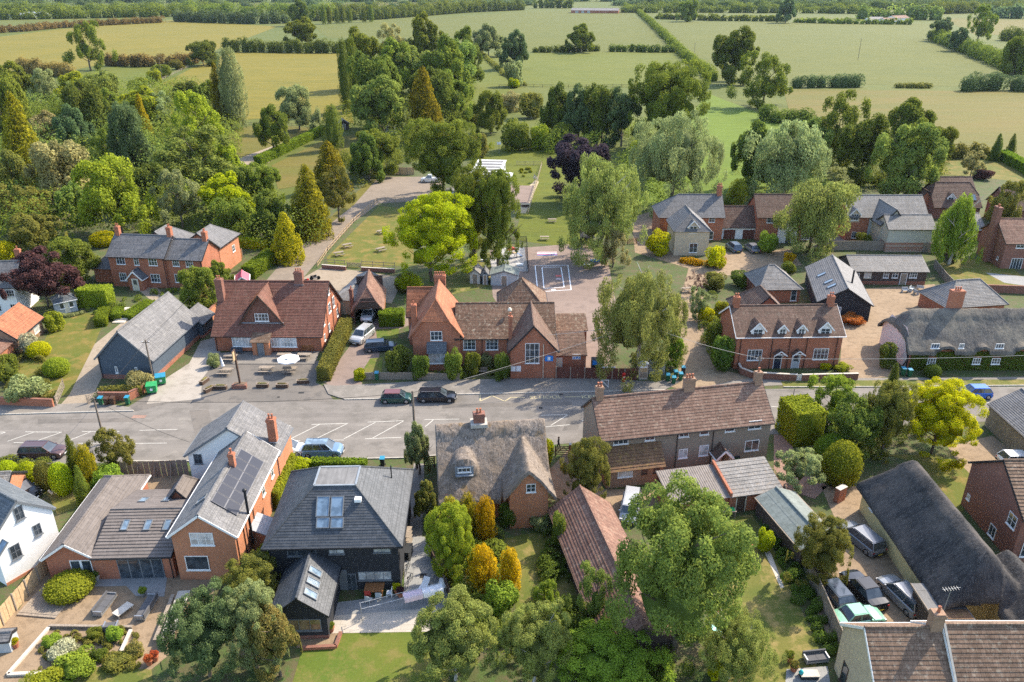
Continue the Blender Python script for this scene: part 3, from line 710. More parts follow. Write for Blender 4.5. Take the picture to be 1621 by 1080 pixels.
# ---------------------------------------------------------------- building kit
def WM(*names): return [MAT[n] for n in names]
class Bld:
 """a building in its own frame: x along the front wall, y away from it, z up"""
 def __init__(s,name,label,cat,A,B,z,group=None):
  a,b = (G(*A,z),G(*B,z)) if not isinstance(A,Vector) else (A,B); s.W = (b - a).length; s.rz = math.atan2(b.y - a.y,b.x - a.x)
  s.o = Vector((a.x,a.y,0)); s.e = empty(name,s.o,s.rz,label,cat,group); s.R = Matrix.Rotation(-s.rz,3,'Z')
  s.M = Matrix.Translation(s.o) @ Matrix.Rotation(s.rz,4,'Z')
 def L(s,px,py,z): return s.R @ (G(px,py,z) - s.o)
 def wall_hit(s,px,py,face,c):
  """local point where the sight line through a photo position meets the wall plane"""
  d = s.R @ ray(px,py); o = s.R @ (Vector((0,0,CAM_H)) - s.o)
  k = 1 if face in 'FB' else 0
  t = (c - o[k]) / d[k]; return o + d * t
 def add(s,name,m,mats,parent=None,smooth=False): return m.build(name,mats if isinstance(mats,list) else WM(mats),parent or s.e,smooth)
 # -- one wing: four walls with their gables and a ridged roof
 def wing(s,x0,x1,y0,y1,eave,ridge,axis='x',A=(1,0),B=(1,0),wall='brick_red',roof='tile_brown',oh=.35,gh=.25,z0=0,boards=None,
    pitch=.3,lift=.03,ridge_mat=None,walls=True,wallname='wall',roofname='roof',eave2=None,parent=None,thick=.12,fascia='black_paint',base=None):
  sw = (lambda p: p) if axis == 'x' else (lambda p: (p[1],p[0],p[2]))
  a0,a1,b0,b1 = (x0,x1,y0,y1) if axis == 'x' else (y0,y1,x0,x1)
  bm = (b0 + b1) / 2; e1 = eave; e2 = eave if eave2 is None else eave2
  # slopes
  hb = bm - b0; slope = (ridge - e1) / hb; slope2 = (ridge - e2) / hb
  lo1,lo2 = e1 - slope * oh,e2 - slope2 * oh
  def end(side,k,i):
   aa,sg = (a0,1) if side == 0 else (a1,-1)
   if k >= 1: g = aa - sg * gh; return g,g,1.0
   if k <= 0: g = aa - sg * oh; return g,aa + sg * i,0.0
   g = aa - sg * gh; return g,aa + sg * i,k
  gA,rA,kA = end(0,*A); gB,rB,kB = end(1,*B)
  F = [(gA,b0 - oh,lo1),(gB,b0 - oh,lo1)]; K = [(gA,b1 + oh,lo2),(gB,b1 + oh,lo2)]
  def hp(g,k,side):       # where a half hip starts on the gable
   if side == 1: return (g,b0 - oh + (hb + oh) * k,lo1 + (ridge - lo1) * k)
   return (g,b1 + oh - (hb + oh) * k,lo2 + (ridge - lo2) * k)
  RA,RB = (rA,bm,ridge),(rB,bm,ridge)
  front = [F[0],F[1]] + ([hp(gB,kB,1)] if 0 < kB < 1 else []) + [RB,RA] + ([hp(gA,kA,1)] if 0 < kA < 1 else [])
  back = [K[0],K[1]] + ([hp(gB,kB,2)] if 0 < kB < 1 else []) + [RB,RA] + ([hp(gA,kA,2)] if 0 < kA < 1 else [])
  polys = [front,back]
  if kA < 1: polys.append([hp(gA,kA,1) if kA > 0 else F[0],RA,hp(gA,kA,2) if kA > 0 else K[0]])
  if kB < 1: polys.append([hp(gB,kB,1) if kB > 0 else F[1],RB,hp(gB,kB,2) if kB > 0 else K[1]])
  m = Mb()
  for p in polys: m.courses([sw(q) for q in p],pitch,lift,0,thick)
  ro = s.add(roofname,m,roof,parent)
  # ridge and hip tiles
  rm = Mb()
  def rt(p,q,r=.13):
   p,q = Vector(sw(p)),Vector(sw(q)); L = (q - p).length; n = max(1,int(L / .45))
   for i in range(n):
    a = p + (q - p) * (i / n); b = p + (q - p) * ((i + .985) / n); up = Vector((0,0,.0)); rm.tube(a + up,b + up,r,r * .94,6)
  rt(RA,RB)
  for g,k,R in ((gA,kA,RA),(gB,kB,RB)):
   if k < 1:
    rt(hp(g,k,1) if k > 0 else (g,b0 - oh,lo1),R,.1); rt(hp(g,k,2) if k > 0 else (g,b1 + oh,lo2),R,.1)
  s.add('ridge_tiles',rm,ridge_mat or roof,ro)
  if walls:
   wm = Mb(); t = .0
   ZA = ridge if kA >= 1 else (e1 + (ridge - e1) * kA if kA > 0 else e1)
   def gable(a,k,flip):
    if k >= 1: pts = [(a,b0,z0),(a,b1,z0),(a,b1,e2 - .02),(a,bm,ridge - .04),(a,b0,e1 - .02)]
    elif k > 0: pts = [(a,b0,z0),(a,b1,z0),(a,b1,e2 - .02),(a,b1 - hb * k,e2 + (ridge - e2) * k - .03),(a,b0 + hb * k,e1 + (ridge - e1) * k - .03),(a,b0,e1 - .02)]
    else: pts = [(a,b0,z0),(a,b1,z0),(a,b1,e2 - .02),(a,b0,e1 - .02)]
    return pts
   sides = [gable(a0,kA,0),gable(a1,kB,1),[(a0,b0,z0),(a1,b0,z0),(a1,b0,e1 - .02),(a0,b0,e1 - .02)],[(a0,b1,z0),(a1,b1,z0),(a1,b1,e2 - .02),(a0,b1,e2 - .02)]]
   cen = Vector(((a0 + a1) / 2,bm,(z0 + e1) / 2))
   for p in sides:
    q = [Vector(v) for v in p]; n = (q[1] - q[0]).cross(q[2] - q[0])
    if n.dot(q[0] - cen) < 0: q.reverse()
    q = [Vector(sw(v)) for v in q]
    n = Vector((0,0,0))
    for i in range(len(q)): n += q[i].cross(q[(i + 1) % len(q)])
    c2 = Vector(sw(cen)); c0 = sum(q,Vector()) / len(q)
    if n.dot(c0 - c2) < 0: q.reverse()
    wm.poly(q)
    if boards: s._boards(wm,q,boards,1,base)
   s.add(wallname,wm,[MAT[wall]] + ([MAT[base[1]] if False else MAT[wall]] if boards else []),parent)
   if base:   # a brick plinth just proud of the wall
    pm = Mb(); h = base[0]; u = .03
    c = [sw((a0 - u,b0 - u,0)),sw((a1 + u,b0 - u,0)),sw((a1 + u,b1 + u,0)),sw((a0 - u,b1 + u,0))]
    if axis != 'x': c.reverse()
    pm.prism(c,-.02,h); s.add('plinth',pm,base[1],parent)
  # gutters along the eaves
  gm = Mb()
  for (p,q,b) in ((F[0],F[1],-.06),(K[0],K[1],.06)):
   gm.bar(sw((p[0],p[1] + b,p[2] - .05)),sw((q[0],q[1] + b,q[2] - .05)),.11,.09)
  s.add('gutter',gm,fascia,ro)
  # barge boards on full gables
  bmsh = Mb(); nb = 0
  for g,k in ((gA,kA),(gB,kB)):
   if k >= 1:
    nb += 1; sgn = -1 if g == gA else 1
    bmsh.bar(sw((g + sgn * .02,b0 - oh,lo1 - .1)),sw((g + sgn * .02,bm,ridge - .1)),.04,.2); bmsh.bar(sw((g + sgn * .02,b1 + oh,lo2 - .1)),sw((g + sgn * .02,bm,ridge - .1)),.04,.2)
  if nb: s.add('bargeboard',bmsh,fascia,ro)
  s.last = (x0,x1,y0,y1,eave,ridge)
  return ro
 def _boards(s,m,q,pitch,mi,base):
  Q = [Vector(v) for v in q]; n = Vector((0,0,0))
  for i in range(len(Q)): n += Q[i].cross(Q[(i + 1) % len(Q)])
  n.normalize(); m.courses([v + n * .006 for v in Q],pitch,.03,mi,0)
 def box_wall(s,pts,z0,z1,mat,name='wall',parent=None): return s.add(name,Mb().prism(pts,z0,z1),mat,parent)
 # -- windows
 def window(s,face,c,u,z,w,h,cols=2,rows=2,frame='white_paint',glass='glass',name='window',parent=None,sill=True,arch=False,bar=.05,proud=.05):
  """u: centre along the wall; z: bottom"""
  sg = -1 if face in 'FL' else 1
  def P(a,dd,zz): return (a,c + sg * dd,zz) if face in 'FB' else (c + sg * dd,a,zz)
  def bx(m,a0,a1,d0,d1,q0,q1):
   p,q = P(a0,d0,q0),P(a1,d1,q1); m.box(min(p[0],q[0]),min(p[1],q[1]),q0,max(p[0],q[0]),max(p[1],q[1]),q1)
  f = Mb(); a0,a1 = u - w / 2,u + w / 2; z1 = z + h; t = .07
  bx(f,a0,a0 + t,.004,proud,z,z1); bx(f,a1 - t,a1,.004,proud,z,z1); bx(f,a0 + t,a1 - t,.004,proud,z,z + t); bx(f,a0 + t,a1 - t,.004,proud,z1 - t,z1)
  for i in range(1,cols): x = a0 + w * i / cols; bx(f,x - bar / 2,x + bar / 2,.004,proud - .012,z + t,z1 - t)
  for i in range(1,rows): y = z + h * i / rows; bx(f,a0 + t,a1 - t,.004,proud - .015,y - bar * .35,y + bar * .35)
  if sill: bx(f,a0 - .06,a1 + .06,.004,.12,z - .08,z - .002)
  fo = s.add(name,f,frame,parent)
  g = Mb(); bx(g,a0 + t * .9,a1 - t * .9,.004,.02,z + t * .9,z1 - t * .9)
  if parent is None: s.add('pane',g,glass,fo)
  else: s.add('pane',g,glass,parent)
  return fo
 def wpx(s,face,c,x0,y0,x1,y1,cols=2,rows=2,**k):
  """a window whose outline fills this patch of the photograph on the given wall"""
  a = s.wall_hit(x0,(y0 + y1) / 2,face,c); b = s.wall_hit(x1,(y0 + y1) / 2,face,c); t = s.wall_hit((x0 + x1) / 2,y0,face,c); bt = s.wall_hit((x0 + x1) / 2,y1,face,c)
  i = 0 if face in 'FB' else 1
  return s.window(face,c,(a[i] + b[i]) / 2,bt.z,max(.3,abs(b[i] - a[i])),max(.3,t.z - bt.z),cols,rows,**k)
 def door(s,face,c,u,w=.95,h=2.05,mat='black_paint',frame='white_paint',glazed=False,z=0.0,name='door',parent=None):
  sg = -1 if face in 'FL' else 1
  def bx(m,a0,a1,d0,d1,q0,q1,mi=0):
   if face in 'FB': p,q = (a0,c + sg * d0),(a1,c + sg * d1)
   else: p,q = (c + sg * d0,a0),(c + sg * d1,a1)
   m.box(min(p[0],q[0]),min(p[1],q[1]),q0,max(p[0],q[0]),max(p[1],q[1]),q1,mi)
  d = Mb(); bx(d,u - w / 2,u + w / 2,.004,.03,z + .02,z + h)
  do = s.add(name,d,mat,parent)
  f = Mb(); bx(f,u - w / 2 - .08,u - w / 2,.004,.06,z,z + h + .08); bx(f,u + w / 2,u + w / 2 + .08,.004,.06,z,z + h + .08); bx(f,u - w / 2,u + w / 2,.004,.06,z + h,z + h + .08)
  s.add('door_frame',f,frame,do if parent is None else parent)
  hd = Mb(); bx(hd,u + w * .36,u + w * .42,.03,.08,z + 1.0,z + 1.14); s.add('handle',hd,'metal_grey',do if parent is None else parent)
  if glazed:
   g = Mb(); bx(g,u - w * .32,u + w * .32,.03,.036,z + 1.1,z + h - .15); s.add('door_glass',g,'glass',do if parent is None else parent)
  return do
 def rooflight(s,poly_pt,nrm_axis,w,h,glass='glass_sky',frame='grey_paint',parent=None,slope=None,name='rooflight'):
  """poly_pt: local centre on the roof; slope: (direction down the roof, pitch angle)"""
  d,ang = slope; dn = Vector((d[0] * math.cos(ang),d[1] * math.cos(ang),-math.sin(ang))); al = Vector((-d[1],d[0],0)); n = al.cross(dn)
  if n.z < 0: n = -n
  c = Vector(poly_pt) + n * .06
  def ob(m,cx,cyy,hw,hh,t0,t1):
   p = [c + al * (cx + a * hw) + dn * (cyy + b * hh) for a,b in ((-1,-1),(1,-1),(1,1),(-1,1))]; m.extr([q + n * t0 for q in p],n * (t1 - t0))
  f = Mb(); t = .07
  ob(f,-w / 2 + t / 2,0,t / 2,h / 2,-.05,.09); ob(f,w / 2 - t / 2,0,t / 2,h / 2,-.05,.09); ob(f,0,-h / 2 + t / 2,w / 2 - t,t / 2,-.05,.088); ob(f,0,h / 2 - t / 2,w / 2 - t,t / 2,-.05,.088)
  fo = s.add(name,f,frame,parent); g = Mb(); ob(g,0,0,w / 2 - t * .9,h / 2 - t * .9,-.02,.05); s.add('pane',g,glass,fo if parent is None else parent)
  return fo
 def chimney(s,x,y,z0,z1,w=.7,d=.55,pots=2,mat='brick_red',pot='terracotta',flash=True,px_=True,cap=True):
  m = Mb(); m.box(x - w / 2,y - d / 2,z0,x + w / 2,y + d / 2,z1 - .3); m.box(x - w / 2 - .05,y - d / 2 - .05,z1 - .3,x + w / 2 + .05,y + d / 2 + .05,z1 - .08); m.box(x - w / 2 - .0,y - d / 2 - .0,z1 - .08,x + w / 2,y + d / 2,z1)
  c = s.add('chimney',m,mat)
  for i in range(pots):
   q = (i - (pots - 1) / 2) * (.32 if max(w,d) > .32 * pots else max(w,d) / pots)
   px,py = (x + q,y) if w >= d else (x,y + q)
   s.add('chimney_pot',Mb().lathe((px,py,z1),[(.11,0),(.12,.04),(.095,.1),(.09,.38),(.12,.42),(.115,.48)],10),pot,c)
  if flash: s.add('flashing',Mb().box(x - w / 2 - .12,y - d / 2 - .16,z0 + (z1 - z0) * .0,x + w / 2 + .12,y + d / 2 + .04,z0 + .03),'lead_flashing',c)
  return c
 def downpipe(s,x,y,z1,mat='black_paint'): return s.add('downpipe',Mb().tube((x,y,0),(x,y,z1),.045,n=6),mat)
 def dormer(s,x,y,z,w,h,front_wall='board_cream',roof='tile_brown',depth=2.4,rise=None,cols=2,rows=2,frame='white_paint',dy=1):
  """a gabled dormer whose face stands at y and looks to the front; z is its sill"""
  rise = rise or w * .55; p = empty('dormer',(x,y,z)); p.parent = s.e
  m = Mb(); m.poly([(-w / 2,0,-.3),(w / 2,0,-.3),(w / 2,0,h),(0,0,h + rise),(-w / 2,0,h)]); m.poly([(w / 2,0,-.3),(w / 2,depth,-.3),(w / 2,depth,h),(w / 2,0,h)]); m.poly([(-w / 2,depth,-.3),(-w / 2,0,-.3),(-w / 2,0,h),(-w / 2,depth,h)])
  s.add('dormer_wall',m,front_wall,p)
  r = Mb(); o = .22; k = rise / (w / 2)
  for sg in (-1,1): r.courses([(sg * (w / 2 + o),-o,h - k * o),(0,-o,h + rise),(0,depth,h + rise),(sg * (w / 2 + o),depth,h - k * o)],.25,.025,0,.09)
  s.add('dormer_roof',r,roof,p)
  b = Mb()
  for sg in (-1,1): b.bar((sg * (w / 2 + o),-o - .03,h - k * o - .06),(0,-o - .03,h + rise - .06),.04,.16)
  s.add('dormer_bargeboard',b,frame,p)
  s.window('F',0,0,.1,w * .72,h - .12,cols,rows,frame=frame,parent=p,sill=True)
  return p
def slope_pt(r,x,y):
 """height of a wing's slope (x-axis ridge) at y"""
 x0,x1,y0,y1,e,rg = r; ym = (y0 + y1) / 2; return e + (rg - e) * (1 - abs(y - ym) / (ym - y0))
def Z(b,px,py,y,face='F'): return b.wall_hit(px,py,face,y).z
def X(b,px,py,z): return b.L(px,py,z).x
def Y(b,px,py,z): return b.L(px,py,z).y
def slope_hit(b,px,py,y0,z0,y1,z1):
 """local point where a sight line meets the slope through (y0,z0)-(y1,z1)"""
 d = b.R @ ray(px,py); o = b.R @ (Vector((0,0,CAM_H)) - b.o); k = (z1 - z0) / (y1 - y0)
 t = (z0 + k * (o.y - y0) - o.z) / (d.z - k * d.y); return o + d * t
def slope_hit_x(b,px,py,x0,z0,x1,z1):
 d = b.R @ ray(px,py); o = b.R @ (Vector((0,0,CAM_H)) - b.o); k = (z1 - z0) / (x1 - x0)
 t = (z0 + k * (o.x - x0) - o.z) / (d.z - k * d.x); return o + d * t
def lean(b,x0,x1,y0,y1,zl,zh,wall='brick_red',roof='slate_grey',oh=.25,facing='F',pitch=.28,lift=.03,parent=None,roofname='roof',wallname='wall',g=.15):
 """a single slope roof on low walls; the low edge is on the side it faces"""
 m = Mb()
 if facing == 'F': k = (zh - zl) / (y1 - y0); p = [(x0 - g,y0 - oh,zl - k * oh),(x1 + g,y0 - oh,zl - k * oh),(x1 + g,y1,zh),(x0 - g,y1,zh)]
 elif facing == 'B': k = (zh - zl) / (y1 - y0); p = [(x0 - g,y1 + oh,zl - k * oh),(x1 + g,y1 + oh,zl - k * oh),(x1 + g,y0,zh),(x0 - g,y0,zh)]
 elif facing == 'R': k = (zh - zl) / (x1 - x0); p = [(x1 + oh,y0 - g,zl - k * oh),(x1 + oh,y1 + g,zl - k * oh),(x0,y1 + g,zh),(x0,y0 - g,zh)]
 else: k = (zh - zl) / (x1 - x0); p = [(x0 - oh,y0 - g,zl - k * oh),(x0 - oh,y1 + g,zl - k * oh),(x1,y1 + g,zh),(x1,y0 - g,zh)]
 m.courses(p,pitch,lift,0,.1); ro = b.add(roofname,m,roof,parent)
 if wall:
  zz = {'F': (zl,zl,zh,zh),'B': (zh,zh,zl,zl),'R': (zh,zl,zl,zh),'L': (zl,zh,zh,zl)}[facing]
  c = [(x0,y0),(x1,y0),(x1,y1),(x0,y1)]; w_ = Mb()
  for i in range(4):
   j = (i + 1) % 4; w_.poly([c[i] + (0,),c[j] + (0,),c[j] + (zz[j] - .05,),c[i] + (zz[i] - .05,)])
  b.add(wallname,w_,wall,parent)
 return ro
# ---------------------------------------------------------------- thatch
def thatchmat(name,c1,c2,c3,warm=0.0):
 m,nt,b = newmat(name); g = wpos(nt); u = uvs(nt)
 st = noise(nt,scaled(nt,u,(9,1.6,1)),1.0,4,.7); big = noise(nt,g,.35,4,.6); sp = noise(nt,g,3.0,5,.75)
 c = mixc(nt,ramp(nt,st,.36,.64),c1,c2); c = mixc(nt,ramp(nt,noise(nt,scaled(nt,u,(2.6,.5,1)),1.0,4,.7),.46,.62,0,.6),c,[x * .7 for x in c1]); c = mixc(nt,ramp(nt,big,.42,.66,0,.65),c,c3); c = mixc(nt,ramp(nt,noise(nt,g,.55,3,.6),.60,.68,0,warm),c,(.26,.16,.06)); c = mixc(nt,ramp(nt,sp,.52,.72,0,.55),c,[x * .35 for x in c1])
 nt.links.new(c,b.inputs['Base Color']); b.inputs['Roughness'].default_value = 1.0; b.inputs['Specular IOR Level'].default_value = .05
 bump(nt,b,sp,.12,1.0); return m
thatchmat('thatch_grey',(.13,.105,.085),(.36,.30,.25),(.22,.165,.115),.55)
thatchmat('thatch_slate',(.075,.07,.065),(.19,.175,.155),(.25,.22,.17))
thatchmat('thatch_black',(.032,.032,.034),(.105,.10,.095),(.15,.13,.115))
from mathutils import noise as mnoise
def thatch(b,wings,step=.18,amp=.09,thick=.4,mat='thatch_grey',scallop=None,seed=0,name='thatch_roof'):
 """wings: dict x0,x1,y0,y1 (outer edges), ridge axis, eave z, ridge z, end hips; one draped, uneven thatch over all of them"""
 X0 = min(w['x0'] for w in wings); X1 = max(w['x1'] for w in wings); Y0 = min(w['y0'] for w in wings); Y1 = max(w['y1'] for w in wings)
 nx,ny = int((X1 - X0) / step) + 1,int((Y1 - Y0) / step) + 1
 def sm(a,c,k=.45):
  h = max(k - abs(a - c),0) / k; return min(a,c) - h * h * k * .25
 def H(x,y):
  best = None
  for w in wings:
   if x < w['x0'] - 1e-3 or x > w['x1'] + 1e-3 or y < w['y0'] - 1e-3 or y > w['y1'] + 1e-3: continue
   if w.get('axis','x') == 'x': c,c0,c1,a,a0,a1 = y,w['y0'],w['y1'],x,w['x0'],w['x1']
   else: c,c0,c1,a,a0,a1 = x,w['x0'],w['x1'],y,w['y0'],w['y1']
   hm = (c1 - c0) / 2; k = (w['r'] - w['e']) / hm
   z = w['r'] - k * abs(c - (c0 + c1) / 2)
   z = sm(z,w['r'] - .05,.9)
   if w.get('round'): z = w['e'] + (w['r'] - w['e']) * math.sqrt(max(0,1 - ((c - (c0 + c1) / 2) / hm) ** 2))
   for e,d in ((w.get('hA'),a - a0),(w.get('hB'),a1 - a)):
    if e: z = sm(z,e[0] + e[1] * d,.9)
   if 'tilt' in w: z += w['tilt'] * (a - a0)
   if best is None or z > best: best = z
  return best
 m = Mb(); idx = {}
 for j in range(ny + 1):
  for i in range(nx + 1):
   x,y = min(X0 + i * step,X1),min(Y0 + j * step,Y1); h = H(x,y)
   if h is None: continue
   q = Vector((x * 1.1 + seed,y * 1.1,0)); dz = mnoise.noise(q) * amp + mnoise.noise(q * 4) * amp * .6 + mnoise.noise(q * 11) * amp * .35
   if scallop:
    sc_,sy,sw = scallop; dd = abs(y - sy) if scallop_axis(wings) == 'x' else abs(x - sy); t = x if scallop_axis(wings) == 'x' else y
    if dd < sw + .28 * abs(math.sin(t * 1.45)): dz += sc_
   idx[i,j] = len(m.v); m.v.append((x,y,h + dz))
 for j in range(ny):
  for i in range(nx):
   q = [(i,j),(i + 1,j),(i + 1,j + 1),(i,j + 1)]
   if all(k in idx for k in q): m.f.append([idx[k] for k in q]); m.m.append(0)
 # thick cut edge
 from collections import Counter
 ec = Counter()
 for f in m.f:
  for a,c in zip(f,f[1:] + f[:1]): ec[tuple(sorted((a,c)))] += 1
 dup = {}
 def low(i):
  if i not in dup: v = m.v[i]; dup[i] = len(m.v); m.v.append((v[0],v[1],v[2] - thick))
  return dup[i]
 for f in list(m.f):
  for a,c in zip(f,f[1:] + f[:1]):
   if ec[tuple(sorted((a,c)))] == 1: m.f.append([c,a,low(a),low(c)]); m.m.append(0)
 return b.add(name,m,mat,None,True)
def scallop_axis(w): return w[0].get('axis','x')
# ================================================================ BUILDINGS behind the road
# slate garage with blue grey boards
b = Bld('weatherboard_garage','blue grey boarded garage with big slate roof between lawn and pub','garage',(153.8,563.2),(238.3,566.3),3.3)
D = Y(b,304.5,502.1,3.3); W = b.W
b.wing(0,W,0,D,3.3,Z(b,194,523.9,0),axis='y',wall='board_blue',roof='slate_grey',boards=.2,base=(.7,'brick_red'),pitch=.25,fascia='grey_paint')
b.wing(W - 3.2,W + .6,D + .02,D + 3.6,2.6,3.9,axis='y',wall='board_blue',roof='slate_grey',boards=.2,base=(.5,'brick_red'),pitch=.25,fascia='grey_paint')
b.window('F',0,2.2,.9,.35,.95,1,1,glass='glass_pale'); b.window('F',0,4.9,.9,.35,.95,1,1,glass='glass_pale')
b.downpipe(.15,-.12,3.2)
# slate roofed brick house, far left
b = Bld('brick_house','red brick farmhouse with slate roof and small gabled porch, left','house',(170.1,403.2),(258.3,406.3),5.6); W = b.W
r1 = Z(b,225,371.8,3.5); b.wing(0,W,0,7,5.6,r1,wall='brick_red',roof='slate_grey',pitch=.25)
b.wing(W + .02,W + 6.3,.4,6.8,5.3,r1 - .5,wall='brick_red',roof='slate_grey',pitch=.25)
b.wing(W - .6,W + 6.28,7.02,15,5.3,7.6,axis='y',A=(1,0),B=(0,2.8),wall='brick_orange',roof='slate_grey',pitch=.25)
b.wing(1.2,W - 1,7.02,13.5,5.2,7.6,axis='y',B=(0,2.5),roof='slate_grey',pitch=.25)
b.wing(-4.2,-.02,1.6,9.0,2.8,4.6,axis='y',A=(0,2),B=(0,2),roof='slate_grey',pitch=.25)
for x0,y0,x1,y1 in ((184,405,197.6,418.5),(212,406,219.6,420),(235,407,248.5,420.5),(189.5,432,200.6,444.5),(239,434,253.6,447)): b.wpx('F',0,x0,y0,x1,y1,3 if x1 - x0 > 9 else 2,2)
for x0,y0,x1,y1 in ((273,409.5,283.5,421.6),(294,410.5,305.6,422.5),(277,434,288,447)): b.wpx('F',.4,x0,y0,x1,y1,3,2)
xa,xb = b.wall_hit(202,440,'F',-1.7).x,b.wall_hit(223,440,'F',-1.7).x
b.wing(xa,xb,-1.7,-.02,2.3,3.5,axis='y',roof='slate_blue',oh=.3,pitch=.25,fascia='white_paint',roofname='porch_roof',wallname='porch_wall'); b.door('F',-1.7,(xa + xb) / 2,mat='cream_paint',glazed=True)
b.chimney(.45,3.5,r1 - .6,r1 + 1.4,.7,.7,2); b.chimney(W - .2,3.6,r1 - .6,r1 + 1.5,.75,.8,2); b.chimney(W + 5.9,3.6,r1 - 1.1,r1 + .9,.75,.8,2); b.downpipe(W - .1,-.1,5.5); b.downpipe(W + 6.1,.3,5.3)
b.window('R',W + 6.28,12.5,2.6,1.0,1.2,2,2)
# white cottage, left edge
b = Bld('white_cottage','white walled slate cottage mostly hidden by the purple maple, left edge','cottage',(-60,455),(20,452),5.0); b.wing(0,b.W,0,7,5,7.8,wall='render_white',roof='slate_grey',pitch=.25)
for u in (4.2,6.6): b.window('F',0,u,3.2,1.1,1.1,3,2); b.window('F',0,u,.8,1.1,1.2,3,2)
b.chimney(b.W - .5,5,6.5,9.2,.8,.6,1)
# orange tiled outbuilding
b = Bld('garden_barn','small orange tiled outbuilding at the left edge of the lawn','outbuilding',(24.4,533.7),(64,501),2.5); W = b.W
b.wing(0,W,0,5.2,2.5,4.6,wall='brick_buff',roof='tile_orange',pitch=.2); lean(b,-4.5,-.02,.5,5,1.9,3.0,roof='tile_clay'); b.window('F',0,5.5,.8,1.6,1.1,4,2,frame='cream_paint',glass='glass_pale')
# summerhouse
b = Bld('summerhouse','pale green wooden summerhouse beneath the purple maple','summerhouse',(91,499),(124,492),0); W = b.W
b.wing(0,W,0,2.6,2.1,3.0,axis='x',A=(0,1.3),B=(0,1.3),wall='board_grey',roof='slate_blue',oh=.2,pitch=.2,fascia='white_paint'); b.window('F',0,W * .3,.8,.7,1.0,1,1,frame='white_paint'); b.window('F',0,W * .75,.8,.7,1.0,1,1,frame='white_paint'); b.door('F',0,W * .52,.6,1.9,mat='cream_paint')
# the pub
b = Bld('pub','brick pub with a vast brown tiled roof and one large front gable','pub',(338,527),(507,528),2.8); W = b.W; D = 13.0; rz_ = Z(b,430,445,D / 2)
b.wing(0,W,0,D,2.8,rz_,wall='brick_red',roof='tile_pub',pitch=.24,lift=.03,oh=.45,gh=.3)
k = (rz_ - 2.8) / (D / 2); h0 = slope_hit(b,414,511,0,2.8,D / 2,rz_); yf = h0.y
xl,xr = b.wall_hit(381,510,'F',yf).x,b.wall_hit(448,510,'F',yf).x; zt = Z(b,418,467,yf); wd = xr - xl; zc = h0.z + .1; xm = (xl + xr) / 2
gp = empty('front_gable',(xm,yf,zc)); gp.parent = b.e
m = Mb(); m.courses([(-wd / 2,0,-.1),(wd / 2,0,-.1),(0,0,zt - zc)],.2,.025,0,.1); b.add('tile_hung_gable',m,'tile_pub',gp)
m = Mb(); dp = (zt - zc) / k
for sg in (-1,1): m.courses([(sg * (wd / 2 + .3),-.3,-.35),(0,-.3,zt - zc + .05),(0,dp,zt - zc + .05),(sg * .9 * (wd / 2),.3,.0)],.24,.03,0,.1)
b.add('gable_roof',m,'tile_pub',gp)
m = Mb()
for sg in (-1,1): m.bar((sg * (wd / 2 + .3),-.34,-.45),(0,-.34,zt - zc - .02),.04,.18)
b.add('bargeboard',m,'wood_dark',gp)
m = Mb().box(-wd / 2 - .1,-.14,-.16,wd / 2 + .1,-.02,-.03); b.add('flashing',m,'lead_flashing',gp)
b.wpx('F',yf - .06,403.5,496.5,425,508.5,4,2)
for x0,x1,c_ in ((367,398,6),(428,469,8)):
 a0,a1 = b.wall_hit(x0,537,'F',-.5).x,b.wall_hit(x1,537,'F',-.5).x
 b.add('bay',Mb().prism([(a0,-.5),(a1,-.5),(a1 + .45,0),(a0 - .0,0)],.3,2.45),'brick_red'); b.window('F',-.5,(a0 + a1) / 2,.95,a1 - a0,1.45,c_,2,glass='glass_pale')
a0,a1 = b.wall_hit(399,550,'F',-1.5).x,b.wall_hit(426,550,'F',-1.5).x
lean(b,a0,a1,-1.5,-.02,2.25,2.9,wall='brick_orange',roof='tile_pantile',roofname='porch_roof',wallname='porch_wall'); b.door('F',-1.5,(a0 + a1) / 2,.95,2.0,mat='grey_paint',frame='wood_warm')
b.chimney(.15,4.3,2.5,9.2,1.0,.9,2,mat='brick_brown'); b.chimney(X(b,474,445,rz_),D / 2,rz_ - .4,rz_ + 1.5,1.2,.9,3,mat='brick_brown')
for u,z,w_,h_ in ((2.2,3.0,1.0,1.2),(2.0,.8,.7,1.0),(6.2,3.4,1.3,1.4),(6.6,6.0,.9,1.0),(8.8,3.2,1.1,1.6),(5.0,.9,.8,1.2),(10.5,1.0,1.0,1.2)): b.window('R',W,u,z,w_,h_,2,2)
b.downpipe(W + .08,4.2,5.5); b.downpipe(W + .08,7.6,6.5); b.downpipe(.2,-.12,2.6)
b.wing(8.6,11.6,D + .02,D + 4.5,2.6,4.4,axis='y',B=(0,1.4),roof='tile_brown')
# slate outbuilding and tiled car port
b = Bld('slate_shed','slate roofed outbuilding behind the pub','outbuilding',(531,472),(561,474),2.6); b.wing(0,b.W,0,11,2.6,Z(b,556,429,10.5),axis='y',A=(0,3.0),B=(1,0),wall='render_cream',roof='slate_pale',pitch=.22)
b.chimney(b.W - .1,-.8,0,4.6,.5,.5,1,mat='brick_brown')
b = Bld('car_port','open fronted timber car port with steep hipped tile roof','car port',(560,489),(604,487),2.6); W = b.W; D = 9.0
b.wing(0,W,.2,D,2.6,Z(b,606,427,D),axis='y',A=(.45,1.4),B=(1,0),wall='wood_dark',roof='tile_clay',pitch=.2,walls=False,fascia='wood_warm')
m = Mb(); m.box(-.05,.3,0,.05,D,2.55); m.box(W - .05,.3,0,W + .05,D,2.55); m.box(0,D - .1,0,W,D,4.5); b.add('wall',m,'board_brown')
for x in (0,W): b.add('post',Mb().bar((x,.15,0),(x,.15,2.6),.18),'wood_dark')
